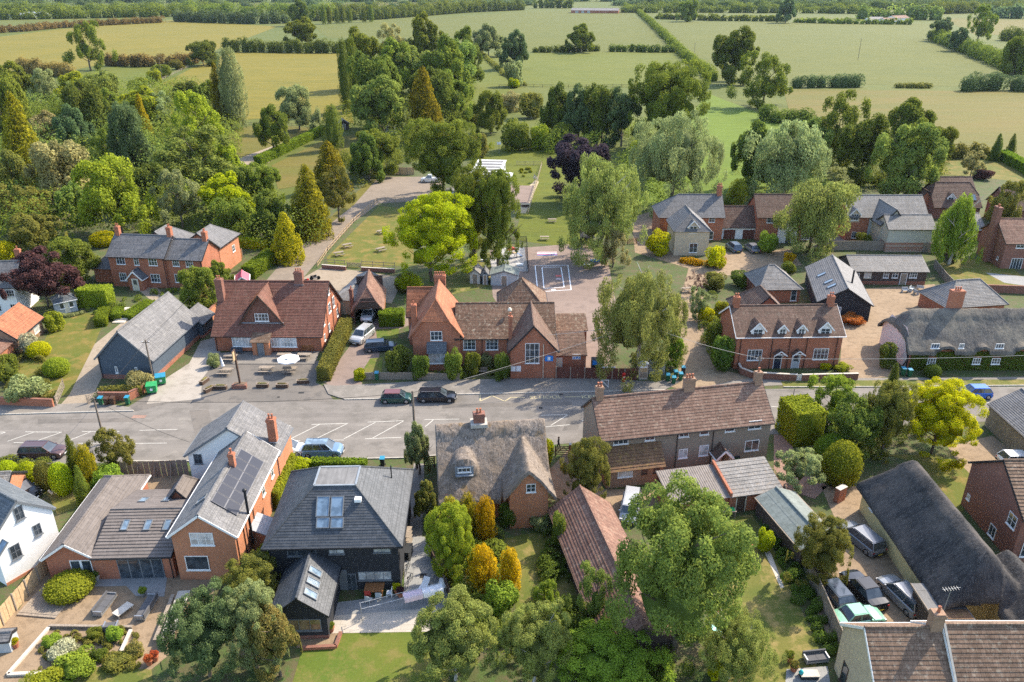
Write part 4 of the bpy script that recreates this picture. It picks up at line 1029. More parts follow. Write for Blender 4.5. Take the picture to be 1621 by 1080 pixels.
b.add('brace',Mb().bar((0,.15,1.9),(.7,.15,2.55),.12),'wood_dark'); b.add('brace',Mb().bar((W,.15,1.9),(W - .7,.15,2.55),.12),'wood_dark'); b.add('beam',Mb().bar((0,.1,2.6),(W,.1,2.6),.2),'wood_dark')
b.add('gable_boarding',Mb().courses([(.1,.05,2.72),(W - .1,.05,2.72),(W * .72,.05,4.2),(W * .28,.05,4.2)],.2,.02,0,.05),'board_brown')
# ---------------------------------------------------------------- the school
b = Bld('village_school','Victorian red brick school with steep gables and orange tiled house end','school',(653,535),(878,533),4.5); W = b.W
eh = Z(b,690,527,0); hw_ = b.wall_hit(728,527,'F',0).x
zr = 9.3; kk = (Z(b,689,505.7,-.3) - eh) / (zr - eh); ye = Y(b,698,444,zr)
b.wing(0,hw_,0,ye,eh,zr,axis='y',A=(kk,1.6),B=(1,0),wall='brick_red',roof='tile_orange',pitch=.2,gh=.3,oh=.5)
yc = Y(b,645,497,4.8); b.wing(-1.3,3.0,yc,yc + 5.4,4.8,Z(b,660,455,yc + 2.7),wall='brick_red',roof='tile_orange',pitch=.2)
b.chimney(X(b,697,445,8.5),ye + 1.2,5,Z(b,697,436,ye + 1.0),1.6,.8,5,mat='brick_red',flash=False); b.chimney(X(b,659,500,5.5),2.4,4.5,8.3,.7,.7,1)
yr = 4.7; zh = Z(b,800,479.5,yr)
b.wing(hw_ - .5,W,.25,9.15,4.5,zh,A=(1,0),B=(1,0),wall='brick_red',roof='tile_school',pitch=.2,gh=.2)
gx0,gx1 = b.wall_hit(808,551,'F',-3.3).x,b.wall_hit(881,551,'F',-3.3).x; zp = Z(b,843,516,-3.5)
b.wing(gx0,gx1,-3.3,4.6,4.3,zp,axis='y',wall='brick_red',roof='tile_brown',pitch=.2,gh=.25,oh=.3)
b.wing(11.6,18.2,9.2,16.6,4.6,Z(b,833,441,12.9),axis='y',A=(0,3.3),B=(0,3.3),wall='brick_red',roof='tile_school',pitch=.2)
b.wpx('F',0,681.3,524.5,700,538.7,3,2); b.wpx('F',.25,733.3,535.5,752.8,553.6,3,3); b.wpx('F',.25,769,535.5,788.5,553.6,3,3); b.wpx('F',-3.3,831.3,543.4,853.7,575,3,3)
a0,a1 = b.wall_hit(678.5,570,'F',-.8).x,b.wall_hit(705,570,'F',-.8).x
b.add('bay',Mb().prism([(a0,-.8),(a1,-.8),(a1,-.01),(a0,-.01)],0,2.9),'brick_red'); b.window('F',-.8,(a0 + a1) / 2,1.1,a1 - a0 - .1,1.6,4,2,glass='glass_pale'); lean(b,a0,a1,-.8,-.01,2.95,3.9,wall=None,roof='slate_blue',roofname='bay_roof',g=.2)
b.chimney(b.wall_hit(808,510,'F',-.2).x,-.2,4.2,7.6,.5,.5,1,flash=False)
lean(b,W + .25,W + 4.9,5.5,8.9,3.1,4.1,roof='tile_school',wall='brick_brown'); lean(b,gx1 + .02,gx1 + 4.1,-1.3,3.4,2.5,3.9,roof='tile_brown')
b.door('F',-1.3,b.wall_hit(884,566,'F',-1.3).x,.9,1.95,mat='cream_paint')
m = Mb(); q0,q1 = b.wall_hit(906,561,'F',-1.36),b.wall_hit(919,569,'F',-1.36); m.box(q0.x,-1.36,q1.z,q1.x,-1.31,q0.z); sg_ = b.add('notice_board',m,'plastic_white')
for i in range(3): b.add('picture',Mb().box(q0.x + .12 + i * .36,-1.38,q1.z + .12,q0.x + .36 + i * .36,-1.361,q1.z + .3 + .1 * (i % 2)),'toy_blue',sg_)
q0,q1 = b.wall_hit(862.6,564,'F',-3.36),b.wall_hit(875.5,572,'F',-3.36)
m = Mb().box(q0.x,-3.36,q1.z,q1.x,-3.31,q0.z).box(q0.x + .25,-3.36,q0.z + .002,q1.x - .25,-3.31,q0.z + .12); sn = b.add('school_sign',m,'toy_blue'); b.add('crest',Mb().box((q0.x + q1.x) / 2 - .18,-3.375,q1.z + .14,(q0.x + q1.x) / 2 + .18,-3.362,q0.z - .12),'plastic_white',sn)
for x in (809.5,818): q = b.wall_hit(x + 3,584,'F',-3.4); b.add('meter_box',Mb().box(q.x - .3,-3.4,q.z - .38,q.x + .3,-3.31,q.z + .38),'plastic_white')
b.downpipe(b.wall_hit(860,575,'F',-3.4).x,-3.38,5.0,'cream_paint'); b.downpipe(b.wall_hit(763,545,'F',.1).x,.12,4.4)
lean(b,8.6,11.4,13.0,15.5,2.5,3.3,roof='slate_grey',wall='render_cream'); b.add('bell',Mb().lathe((b.wall_hit(807,490,'F',3.0).x,3.0,Z(b,807,492,3.0)),[(.05,0),(.3,.05),(.28,.2),(.16,.4),(.05,.45)]),'cream_paint')
# school outbuildings
b = Bld('mobile_classroom','flat roofed grey classroom with dark roof strips behind the play area','classroom',(744,276),(789,277),2.9); W = b.W; D = Y(b,802,254.5,2.9)
b.add('wall',Mb().prism([(0,0),(W,0),(W,D),(0,D)],0,2.85),'board_grey'); r = b.add('roof',Mb().box(-.25,-.25,2.86,W + .25,D + .25,3.0),'plastic_white')
for i in range(5): b.add('roof_strip',Mb().box(.2,.35 + i * (D - .3) / 5,3.001,W - .3,.35 + (i + .72) * (D - .3) / 5,3.05),'felt_grey',r)
for i in range(3): b.window('R',W,2 + i * (D - 4) / 2,1.0,1.4,1.1,2,1)
b.window('F',0,W / 2,1.0,2.2,1.1,3,1); lean(b,W + .1,W + 3.0,0,5,2.3,2.6,wall=None,roof='plastic_white',facing='R')
for y in (.1,4.9): b.add('post',Mb().bar((W + 2.9,y,0),(W + 2.9,y,2.2),.1),'white_paint')
for nm,lb,A_,B_,zz,D_,e_,r_,wl,rf in (('storage_shed','small pale shed at the left of the playground sheds',(744,449),(760,450),0,2.6,2.0,2.7,'render_grey','slate_pale'),
  ('storage_shed','narrow dark shed between two pale playground sheds',(763,451),(773,451),0,2.2,1.9,2.6,'board_blue','slate_grey'),
  ('storage_shed','long low grey shed beside the playground',(777,452),(819,453),0,3.4,2.0,2.7,'board_grey','felt_green'),
  ('garden_shed','timber shed with pinkish roof at the end of the gravel path',(537,206),(553,205),0,3.4,2.2,3.4,'board_brown','slate_pale'),
  ('storage_shed','grey flat shed under the trees left of the classroom',(707,318),(722,318),0,3.0,2.2,2.5,'board_grey','felt_grey')):
 b = Bld(nm,lb,'shed',A_,B_,zz); b.wing(0,b.W,0,D_,e_,r_,axis='y',wall=wl,roof=rf,oh=.15,gh=.1,thick=.06,fascia='grey_paint'); b.door('F',0,b.W / 2,min(.9,b.W * .5),1.75,mat='wood_old')
b = Bld('play_shelter','dark open shelter at the right side of the playground','shelter',(920,392),(938,392),0); b.wing(0,b.W,0,3,2.2,2.9,walls=False,roof='board_dark',oh=.2)
for x in (0,b.W):
 for y in (0,3): b.add('post',Mb().bar((x,y,0),(x,y,2.2),.1),'wood_dark')
b.add('back_wall',Mb().box(0,2.95,0,b.W,3,2),'board_brown')
# ---------------------------------------------------------------- houses right of the lane
b = Bld('cream_house','cream fronted house with slate roof and brick rear wing','house',(1069.6,364),(1124,364),5.0); W = b.W
b.wing(0,W,0,7.6,5.0,Z(b,1097,336.5,2.6),axis='y',A=(0,2.6),B=(1,0),wall='render_cream',roof='slate_grey',pitch=.25)
x0 = X(b,1047,345,5); x1 = X(b,1146,341.8,5); ym = Y(b,1100,341.8,5)
b.wing(x0,x1,ym,ym + 8,5.0,Z(b,1115,307.7,ym + 4),A=(0,4),B=(1,0),wall='brick_red',roof='slate_grey',pitch=.25)
b.chimney(X(b,1138,310,8),ym + 4,7,10,.9,.8,3); cz = b.wpx('F',0,1091,385,1104,400,2,2); b.dormer(W / 2 + .1,.1,4.2,1.9,1.5,front_wall='render_cream',roof='slate_grey',depth=2.4)
b.wpx('F',ym,1122,342.5,1132,352,2,2); b.wpx('F',ym,1122,367,1129,379,1,2)
g0,g1 = X(b,1142,358.5,2.6),X(b,1200,358.5,2.6); gy = Y(b,1170,358.5,2.6)
b.wing(g0 + .1,g1,gy,gy + 6.5,2.75,Z(b,1170,326,gy + 3.25),wall='render_white',roof='tile_brown',pitch=.25)
for a_,c_ in ((1145,1163),(1175,1193.5)):
 u0,u1 = b.wall_hit(a_,375,'F',gy).x,b.wall_hit(c_,375,'F',gy).x; d = b.add('garage_door',Mb().courses([(u0,gy - .04,0.02),(u1,gy - .04,.02),(u1,gy - .04,1.9),(u0,gy - .04,1.9)],.35,.02,0,.03),'wood_red'); b.add('handle',Mb().box((u0 + u1) / 2 - .1,gy - .12,.7,(u0 + u1) / 2 + .1,gy - .06,.76),'metal_grey',d)
b = Bld('brick_house','brick house with brown tiles behind the willow, right of the garages','house',(1200.6,341.8),(1284,342.5),5.0); W = b.W
b.wing(0,W,0,8.4,5.0,Z(b,1230,307.7,4.2),wall='brick_red',roof='tile_brown',pitch=.25)
b.wpx('F',0,1214,343.5,1227,353,2,2); b.wpx('F',0,1279,346,1284,353,2,2,frame='white_paint'); b.wpx('F',0,1268,368,1282,379,3,2)
b.wing(4.2,7.6,-1.6,-.02,4.6,6.2,axis='y',wall='render_white',roof='tile_brown',roofname='porch_roof',wallname='porch_wall'); b.door('F',-1.6,5.9,1.0,2.1,mat='board_blue',glazed=True)
b = Bld('boarded_house','house with pale slates, blue grey boards and cream boarded front wing','house',(1344,341.8),(1468.5,342),5.0); W = b.W; rr = Z(b,1400,308.8,4.2)
b.wing(0,W,0,8.4,5.0,rr,wall='brick_red',roof='slate_pale',pitch=.25)
u0,u1 = b.wall_hit(1374,360,'F',-.02).x,b.wall_hit(1400,360,'F',-.02).x
b.add('boarding',Mb().courses([(u0,-.03,0),(u1,-.03,0),(u1,-.03,4.9),(u0,-.03,4.9)],.2,.02,0,.02),'board_blue' if False else 'board_grey')
b.wpx('F',-.06,1378,343,1391,350,3,1); b.wpx('F',-.06,1378,368,1387,377,2,1); b.wpx('F',0,1348,367,1355,377,2,2); b.dormer(X(b,1360,350,4.6),-.02,4.0,2.0,1.4,front_wall='render_cream',roof='slate_grey',depth=2,cols=3)
fy = Y(b,1440,361,4.7); f0 = X(b,1408,361,4.7); f1 = X(b,1480,361,4.7)
b.wing(f0,f1,fy,fy + 5.6,4.7,Z(b,1440,340,fy + 2.8),wall='board_cream',roof='slate_pale',boards=.2,base=(1.8,'brick_red'),pitch=.25)
b.wing((f0 + f1) / 2 - 4.5,(f0 + f1) / 2,fy + 2.8,4,4.8,rr - .6,axis='y',wall='board_cream',roof='slate_pale',pitch=.25); b.window('L',f0,fy + 2.8,3.0,1.0,1.5,2,3)
b = Bld('bungalow','brown tiled bungalow with gables and skylight behind the birch, right','bungalow',(1480,326),(1553,326),2.8); W = b.W
b.wing(0,W,0,9,2.8,Z(b,1520,288.6,4.5),wall='brick_brown',roof='tile_brown',A=(.4,1.5),B=(.5,1),pitch=.25); b.wing(W * .45,W + 2,5,15,2.8,6.8,wall='brick_brown',roof='tile_brown',pitch=.25)
b.wing(-3,1.5,3,9,2.8,5.4,axis='y',roof='tile_brown',pitch=.25); pnt = slope_hit(b,1541,313,0,2.8,4.5,Z(b,1520,288.6,4.5)); b.rooflight(pnt,None,1.0,1.5,slope=((0,-1),math.atan2(4.2,4.5))); b.dormer(W * .38,1.2,3.2,1.6,1.2,roof='tile_brown',front_wall='render_white')
b = Bld('brick_house','brown tiled brick house cut off by the right edge, behind climbing plants','house',(1590,330),(1660,332),4); b.wing(0,b.W,0,8,4,7.5,roof='tile_brown',wall='brick_brown',pitch=.25); b.window('F',0,2.5,2.2,1.2,1.2)
b = Bld('slate_outbuilding','pale slate roofed outbuilding right of the narrow birch','outbuilding',(1530,363),(1560,363),2.4); b.wing(0,b.W,0,8,2.4,4.6,roof='slate_pale',wall='brick_brown',pitch=.25)
b = Bld('brick_house','brick house with tall end chimney and white french doors, right edge','house',(1594,383),(1700,384),5.0); W = b.W
b.wing(0,W,0,8.6,5.0,Z(b,1600,346,4.3),wall='brick_brown',roof='tile_clay',pitch=.25); b.chimney(-.45,4.3,0,10.2,.8,1.6,2,mat='brick_brown',flash=False)
b.wpx('F',0,1609,384,1622,393,2,2); b.wpx('F',0,1599,409,1617,431,4,1,name='french_window'); b.window('L',0,1.4,1.2,.5,.6,1,1)
# L-shaped black and slate barn
pn,pf = G(1342.5,456,5.2),G(1318,404,5.2); d_ = (pf - pn); d_.z = 0; d_.normalize(); sd_ = Vector((d_.y,-d_.x,0)); pn.z = 0
b = Bld('long_barn','converted black barn with grey roofs around the gravel yard','barn',pn - sd_ * 3.7,pn + sd_ * 3.7,0); Lb = (pf - G(1342.5,456,5.2)).length
b.wing(0,7.4,0,Lb,2.9,5.2,axis='y',wall='board_dark',roof='slate_grey',boards=.2,pitch=.3,oh=.3)
for px_,py_ in ((1301,435),(1312,446),(1317,453)): q = slope_hit_x(b,px_,py_,0,2.9,3.7,5.2); b.rooflight(q,None,.9,1.4,slope=((-1,0),math.atan2(2.3,3.7)))
b.add('flue',Mb().tube((5.2,5,4),(5.2,5,6.4),.14),'black_paint'); b.door('F',0,2.6,1.2,2.0,mat='board_grey')
b = Bld('stable_range','low slate roofed stable range with flower bed at the back of the yard','stable',(1351,427.5),(1468.5,428.5),2.6); W = b.W
b.wing(0,W,0,7,2.6,Z(b,1400,404.5,3.5),wall='board_brown',roof='slate_pale',boards=.2,pitch=.25,base=(.6,'brick_red'))
for x0,x1,c_ in ((1368,1379.5,1),(1398.5,1407,2),(1412.5,1422,2),(1440,1452,3)): b.wpx('F',-.03,x0,429.5,x1,440,c_,2,frame='cream_paint' if x0 < 1380 else 'white_paint',glass='glass_pale' if x0 < 1380 else 'glass')
for x in (1355,1431): u = b.wall_hit(x,436,'F',0).x; b.door('F',-.03,u,1.0,2.0,mat='wood_old')
b = Bld('hipped_garage','square garage with hipped pale slate roof behind the dormer terrace','garage',(1204,456),(1268,455),2.6); b.wing(0,b.W,0,7.2,2.6,Z(b,1214,417.5,3.8) if False else 5.2,A=(0,2.2),B=(0,3.4),wall='brick_red',roof='slate_pale',pitch=.25)
b.wpx('F',0,1252,458,1261,476,1,2,name='door'); b.add('garage_door',Mb().box(-.05,1.2,0,-.01,3.4,2.1),'wood_red'); b.add('garage_door',Mb().box(-.05,3.8,0,-.01,6.0,2.1),'wood_red')
# dormer terrace
b = Bld('dormer_terrace','brick terrace with four white dormers and gabled door hoods','terraced houses',(1167.6,530.6),(1335.5,528.5),5.0); W = b.W; D = 7.8; rt_ = Z(b,1240,483,D / 2)
b.wing(0,W,0,D,5.0,rt_,wall='brick_red',roof='tile_brown',pitch=.2,lift=.02,fascia='white_paint')
b.wing(3.0,9.5,D - .5,D + 6.5,4.6,Z(b,1217,452,D + 3.5),axis='y',B=(0,3),wall='brick_red',roof='tile_brown',pitch=.2)
for x,ww,cc in ((1199.5,1.75,2),(1238,1.15,2),(1268,1.15,2),(1305.7,1.75,2)): b.dormer(b.wall_hit(x,530,'F',.1).x,.1,4.75,ww,1.05,front_wall='white_paint',roof='tile_brown',depth=1.9,cols=cc)
b.wpx('F',0,1183,553.7,1206,570.4,4,2,arch=True); b.wpx('F',0,1287.3,551.8,1311,569,4,2)
for x,mt in ((1231.5,'cloth_navy'),(1260.3,'board_grey')):
 u = b.wall_hit(x,566,'F',0).x; b.door('F',0,u,.95,2.1,mat=mt,glazed=True); h = empty('door_hood',(u,0,2.35)); h.parent = b.e
 r = Mb()
 for sg in (-1,1): r.courses([(sg * .85,-.9,-.05),(0,-.9,.6),(0,0,.6),(sg * .85,0,-.05)],.2,.02,0,.06)
 b.add('hood_roof',r,'tile_brown',h); r = Mb()
 for sg in (-1,1): r.bar((sg * .88,-.93,-.1),(0,-.93,.56),.05,.14); r.bar((sg * .6,-.02,-.6),(sg * .6,-.85,-.02),.07)
 r.bar((-.5,-.93,.12),(.5,-.93,.12),.05,.07); b.add('hood_frame',r,'white_paint',h)
b.chimney(.6,D / 2,rt_ - .5,rt_ + 1.3,.8,.7,2); b.chimney(W - .7,D / 2,rt_ - .5,rt_ + 1.3,.8,.7,2)
for x in (1172,1221.5,1249.5,1276.5,1324): b.downpipe(b.wall_hit(x,550,'F',-.06).x,-.08,4.9)
# long thatched row, right
b = Bld('thatched_row','long thatched row with ivy covered front and pink gable end','cottages',(1442,553.5),(1700,553),3.0); W = b.W; D = 8.5; zr = Z(b,1540,487,D / 2)
w_ = Mb(); w_.prism([(0,0),(W,0),(W,D),(0,D)],0,2.9); b.add('wall',w_,'brick_red')
m = Mb(); m.poly([(-.03,D,0),(-.03,0,0),(-.03,0,3.0),(-.03,1.9,5.3),(-.03,D - 1.9,5.3),(-.03,D,3.0)]); b.add('gable_wall',m,'render_pink')
thatch(b,[dict(x0=-.5,x1=W,y0=-.6,y1=D + .6,e=2.75,r=zr,hA=(4.6,1.3)),dict(x0=3.2,x1=5.6,y0=-.75,y1=2.4,axis='y',e=3.0,r=3.8,round=1),dict(x0=8.4,x1=10.2,y0=-.75,y1=2.4,axis='y',e=3.0,r=3.7,round=1),dict(x0=13.6,x1=16,y0=-.75,y1=2.4,axis='y',e=3.0,r=3.8,round=1)],step=.2,mat='thatch_slate',scallop=(.14,D / 2,1.0),seed=3)
for x0,x1 in ((1474,1487),(1518,1526),(1576,1589)): b.wpx('F',-.62,x0,544,x1,551.5,3,1)
for x0,x1 in ((1468,1481),(1539.5,1552),(1569.5,1583)): b.wpx('F',-.28,x0,567,x1,576.5,3,2)
for v in ((2.2,3.6,.8,.8),(3.2,1.0,.8,.9)): b.window('L',-.03,v[0],v[1],v[2],v[3],2,2,frame='cream_paint')
tm = Mb(); tm.bar((-.06,.1,0),(-.06,.1,2.9),.18); tm.bar((-.06,1.0,0),(-.06,.1,1.6),.14); tm.bar((-.06,.1,1.5),(-.06,1.6,3.6),.14); b.add('timber_frame',tm,'black_paint')
b.chimney(X(b,1518,480,8),D / 2 + .6,6,Z(b,1518,462,D / 2),1.7,.9,3,mat='brick_red',flash=False); b.wing(18.5,20.8,-1.8,-.02,2.3,3.2,axis='y',walls=False,roof='slate_dark',fascia='black_paint',roofname='porch_roof')
for x in (18.6,20.7): b.add('porch_post',Mb().bar((x,-1.7,0),(x,-1.7,2.3),.12),'black_paint')
b.door('F',-.02,19.6,mat='cream_paint'); b.window('F',-.02,22.4,.9,1.3,1.1,3,2)
iv = [];
n_ = 9000; C_ = np.stack([rng.uniform(.2,17.5,n_),rng.uniform(-.30,-.04,n_),rng.uniform(0,2.75,n_)],1)
for x0,x1 in ((1468,1481),(1539.5,1552),(1569.5,1583)):
 a0,a1 = b.wall_hit(x0,572,'F',-.1).x,b.wall_hit(x1,572,'F',-.1).x; C_ = C_[~((C_[:,0] > a0) & (C_[:,0] < a1) & (C_[:,2] > .9) & (C_[:,2] < 2.1))]
N_ = np.tile([[0,-1.0,.3]],(len(C_),1)) + rng.normal(0,.5,(len(C_),3)); me = leaf_mesh('ivy',C_,N_,.2,np.clip(.5 + rng.normal(0,.3,len(C_)),0,1)); me.materials[0] = MAT['leaf_ivy']
o_ = bpy.data.objects.new('ivy',me); col.objects.link(o_); o_.parent = b.e
b = Bld('slate_annexe','hipped pale slate annexe behind the thatched row','annexe',(1500,484),(1592,478),2.6); b.wing(0,b.W,0,6.5,2.6,5.3,A=(0,3.2),B=(0,2.6),wall='brick_red',roof='slate_pale',pitch=.25)
# far barn and farm roofs
b = Bld('field_barn','long pale roofed barn on the far edge of the middle field','barn',(904,16.5),(979,17),3.5); b.wing(0,b.W,0,26,3.6,6.0,wall='brick_red',roof='slate_pale',pitch=1.0,oh=.6)
for i in range(3): b.add('barn_door',Mb().box(6 + i * 8,-.1,0,10 + i * 8,-.02,3.0),'metal_grey')
for i,(a_,c_) in enumerate((((1376,31),(1400,31)),((1404,33),(1420,32)),((1418,29),(1440,28)))):
 b = Bld('farm_building',('left low white walled farm building beyond the right field','small middle farm building beyond the right field','right farm building with pinkish roof beyond the right field')[i],'farm building',*[(q[0],q[1]) for q in (a_,c_)],3); b.wing(0,b.W,0,12,3,5.5,wall='render_white',roof='tile_clay' if i else 'slate_pale',pitch=1,oh=.4)
for i,(x,y,wpx_) in enumerate(((8,24,40),(45,22,20))):
 b = Bld('glasshouse',('long pale glasshouse roofs at the top left edge','short pale glasshouse right of the long one')[i],'glasshouse',(x - 10,y),(x + wpx_,y),3); b.wing(0,b.W,0,18,3,5,wall='board_grey',roof='lead',pitch=2,oh=.2)
# ================================================================ BUILDINGS on the near side
# rendered semi
b = Bld('rendered_semi','pair of pebbledashed houses with one long brown tiled roof and three chimneys','houses',(952.3,692.3),(1222,664),5.2); W = b.W; D = 6.6; zr = Z(b,1076,617,D / 2)
b.wing(0,W,0,D,5.2,zr,wall='pebbledash',roof='tile_semi',pitch=.33,lift=.03,oh=.35,gh=.2)
for x0,y0,x1,y1,c_ in ((971,690.5,994.5,703,3),(1021,685.6,1036.5,697,2),(1075,679,1090.5,691.5,2),(1108,675.7,1122,688,1),(1148,672.5,1163,683,1),(1185,666,1205,678.7,2),(1074,711,1088,725,2),(1106.5,705,1121,721,1),(1179,697,1201,713,2)): b.wpx('F',0,x0,y0,x1,y1,c_,2 if c_ == 3 or x0 in (1075,) else 1,glass='glass' if y0 < 700 else 'glass_pale')
ye = Y(b,963,773.7,0); x1e = X(b,1048,764,0)
lean(b,.2,x1e,ye,-.02,2.4,4.0,wall='brick_buff',roof='tile_moss',oh=.3,pitch=.33,lift=.05,roofname='extension_roof',wallname='extension_wall')
b.wpx('F',ye,978,742,1001,755,2,1,glass='glass_pale'); b.wpx('F',ye,1016,739,1024,750,1,1,frame='wood_dark'); b.wpx('F',ye,1035,737,1044,748,1,1,frame='wood_dark')
for x,n in ((948.5,2),(1090.5,3),(1205.5,1)): u = b.wall_hit(x,630 if x < 960 else 612,'F',D / 2).x; b.chimney(min(max(u,.4),W - .4),D / 2,zr - .5,zr + 1.3,.75 if n < 3 else 1.2,.6,n,mat='brick_buff')
for x in (1072,1128): u = b.wall_hit(x,700,'F',-.1).x; b.downpipe(u,-.1,5.1)
u = b.wall_hit(1146,720,'F',-1.3).x; b.wing(u - .8,u + .8,-1.4,-.02,2.15,3.0,axis='y',walls=False,roof='tile_brown',roofname='porch_roof',fascia='white_paint',oh=.15)
for sx in (-.75,.75): b.add('porch_post',Mb().bar((u + sx,-1.35,0),(u + sx,-1.35,2.1),.09),'white_paint')
b.add('porch_side',Mb().box(u - .76,-1.3,0,u - .72,0,2.05).box(u + .72,-1.3,0,u + .76,0,2.05),'cream_paint'); b.door('F',-.02,u,.85,2.0,mat='white_paint',glazed=True)
# outhouses
b = Bld('outhouse_range','brick outhouses under corrugated and stone slate roofs behind the rendered pair','outhouses',(1062,797),(1238,774),2.1); W = b.W; um = X(b,1156,784,2.1); D = 4.2
m = Mb(); n = 26; y0,z0,y1,z1 = -.25,2.05,D,3.0
for i in range(n * 2):
 a = um * i / (n * 2); c = um * (i + 1) / (n * 2); za = .04 if i % 2 else -.0; zb_ = -.0 if i % 2 else .04
 m.poly([(a,y0,z0 + za),(c,y0,z0 + zb_),(c,y1,z1 + zb_),(a,y1,z1 + za)])
b.add('corrugated_roof',m,'corrugated'); m = Mb(); m.box(.1,.05,0,um - .1,.2,2.0); m.box(.1,.2,0,.25,D,2.0); m.box(.1,D - .15,0,um,D,2.9); b.add('wall',m,'brick_red')
m = Mb(); m.extr([(um - .12,-.2,0),(um - .12,D + .1,0),(um - .12,D + .1,3.45),(um - .12,-.2,2.5)],(.24,0,0)); b.add('parapet_wall',m,'brick_red')
lean(b,um + .14,W,0,D,2.1,3.2,wall='brick_red',roof='slate_pale',pitch=.45,lift=.04); b.door('F',0,um + 1.2,.9,1.9,mat='wood_dark',frame='cream_paint')
# thatched cottage, centre
b = Bld('thatched_cottage','thatched cottage with brick gable wing and a thatched eyebrow dormer by the road','cottage',(696,790),(872,779),2.8); W = b.W; D = 11.0; zr = Z(b,770,668,D / 2)
b.add('wall',Mb().prism([(.3,.3),(W - .3,.3),(W - .3,D - .3),(.3,D - .3)],0,3.0),'brick_orange')
m = Mb(); m.poly([(.3,.3,2.9),(.3,D / 2,zr - .5),(.3,D - .3,2.9)]); m.poly([(W - .3,.3,2.9),(W - .3,D - .3,2.9),(W - .3,D / 2,zr - .5)]); b.add('gable_wall',m,'brick_orange')
gy = -1.6; g0,g1 = b.wall_hit(807,790,'F',gy).x,b.wall_hit(868,785,'F',gy).x; gp = Z(b,838,748,gy - .1); gm = (g0 + g1) / 2; ge = Z(b,808,779,gy)
m = Mb(); m.poly([(g0,gy,0),(g1,gy,0),(g1,gy,ge),(gm,gy,gp),(g0,gy,ge)]); m.poly([(g1,gy,0),(g1,2,0),(g1,2,ge),(g1,gy,ge)]); m.poly([(g0,2,0),(g0,gy,0),(g0,gy,ge),(g0,2,ge)]); b.add('gable_wing_wall',m,'brick_orange')
m = Mb(); m.bar((g0 - .15,gy - .06,ge - .12),(gm,gy - .06,gp + .02),.05,.14); m.bar((g1 + .15,gy - .06,ge - .12),(gm,gy - .06,gp + .02),.05,.14); b.add('bargeboard',m,'white_paint'); b.wpx('F',gy,833,766,848,779,2,2)
kk = (gp - ge) / (gm - g0); ow = .75
e0 = slope_hit(b,735,752,0,2.6,D / 2,zr)
thatch(b,[dict(x0=-.15,x1=W + .15,y0=-.35,y1=D + .35,e=2.45,r=zr),dict(x0=g0 - ow,x1=g1 + ow,y0=gy - .35,y1=D / 2,axis='y',e=ge - kk * ow + .15,r=gp + .55),
   dict(x0=e0.x - 1.35,x1=e0.x + 1.35,y0=e0.y - .1,y1=e0.y + 4.6,axis='y',e=e0.z + .25,r=e0.z + 1.75,round=1,tilt=.1)],step=.16,amp=.12,mat='thatch_grey',scallop=(.26,D / 2,.8),seed=9)
b.add('dormer_face',Mb().box(e0.x - .9,e0.y - .16,e0.z - .1,e0.x + .9,e0.y - .11,e0.z + 1.05),'lead_flashing'); b.window('F',e0.y - .17,e0.x,e0.z + .45,1.25,.5,3,1); b.add('sill',Mb().box(e0.x - .85,e0.y - .5,e0.z + .1,e0.x + .85,e0.y - .17,e0.z + .2),'lead_flashing')
cx_ = b.wall_hit(758,655,'F',D / 2).x; b.chimney(cx_,D / 2,zr - .3,zr + 1.1,1.1,.8,2,mat='brick_brown',flash=False); b.add('chimney_flaunching',Mb().box(cx_ - .85,D / 2 - .75,zr - .25,cx_ + .8,D / 2 + .65,zr + .12),'concrete')
# long tiled shed
r0 = G(919,771,4.3); r1_ = G(962,863,4.3); dv = (r0 - r1_); dv.z = 0; dv.normalize(); sv = Vector((dv.y,-dv.x,0)); near = r0 - dv * 17.5; near.z = 0
b = Bld('tiled_shed','long low shed with pinkish clay tiles behind the thatched cottage','shed',near - sv * 2.7,near + sv * 2.7,0); b.wing(0,5.4,0,17.5,2.2,4.3,axis='y',wall='board_brown',roof='tile_clay',pitch=.3,lift=.04,oh=.3,fascia='wood_dark')
for i in range(5): b.add('post',Mb().bar((5.48,.4 + i * 4.1,0),(5.48,.4 + i * 4.1,2.15),.14),'wood_old')
# green felt shed
a_,c_ = G(1270,868,2.1),G(1330,858,2.1); r0 = G(1246.8,777.6,2.1); a_.z = c_.z = 0
b = Bld('felt_roof_shed','shed with green grey felt roof beside the parking yard','shed',a_,c_,0); D = (G(1290,779,2.1) - G(1318,860,2.1)).length; b.wing(0,b.W,0,D,2.1,2.9,axis='y',wall='board_brown',roof='felt_green',pitch=1.0,lift=.012,oh=.2,gh=.1,thick=.06,fascia='wood_old')
# black thatched cottage
e0,e1 = G(1467,923,2.8),G(1362,773,2.8); x0 = (e0.x + e1.x) / 2; yN,yF = e0.y - 5,e1.y + .8
b = Bld('black_thatched_cottage','long cream walled cottage under dark thatch beside the parked cars','cottage',Vector((x0 + .45,yN,0)),Vector((x0 + 6.9,yN,0)),0); W = b.W; D = yF - yN
b.add('wall',Mb().prism([(0,3.6),(W,3.6),(W,D - .4),(0,D - .4)],0,3.0).prism([(4.4,-2.6),(W + 3,-2.6),(W + 3,3.58),(4.4,3.58)],0,2.6),'render_yellow')
zr = 6.9; cy0 = e0.y - yN - .5
thatch(b,[dict(x0=-.55,x1=W + .6,y0=cy0 - 2.6,y1=D,axis='y',e=2.75,r=zr,hA=(3.3,1.7),hB=(3.4,1.9)),dict(x0=3.6,x1=W + 3.0,y0=-3.0,y1=cy0 + 2.2,axis='y',e=2.4,r=5.2)],step=.18,amp=.06,mat='thatch_black',scallop=(.2,(W) / 2,.8),seed=21)
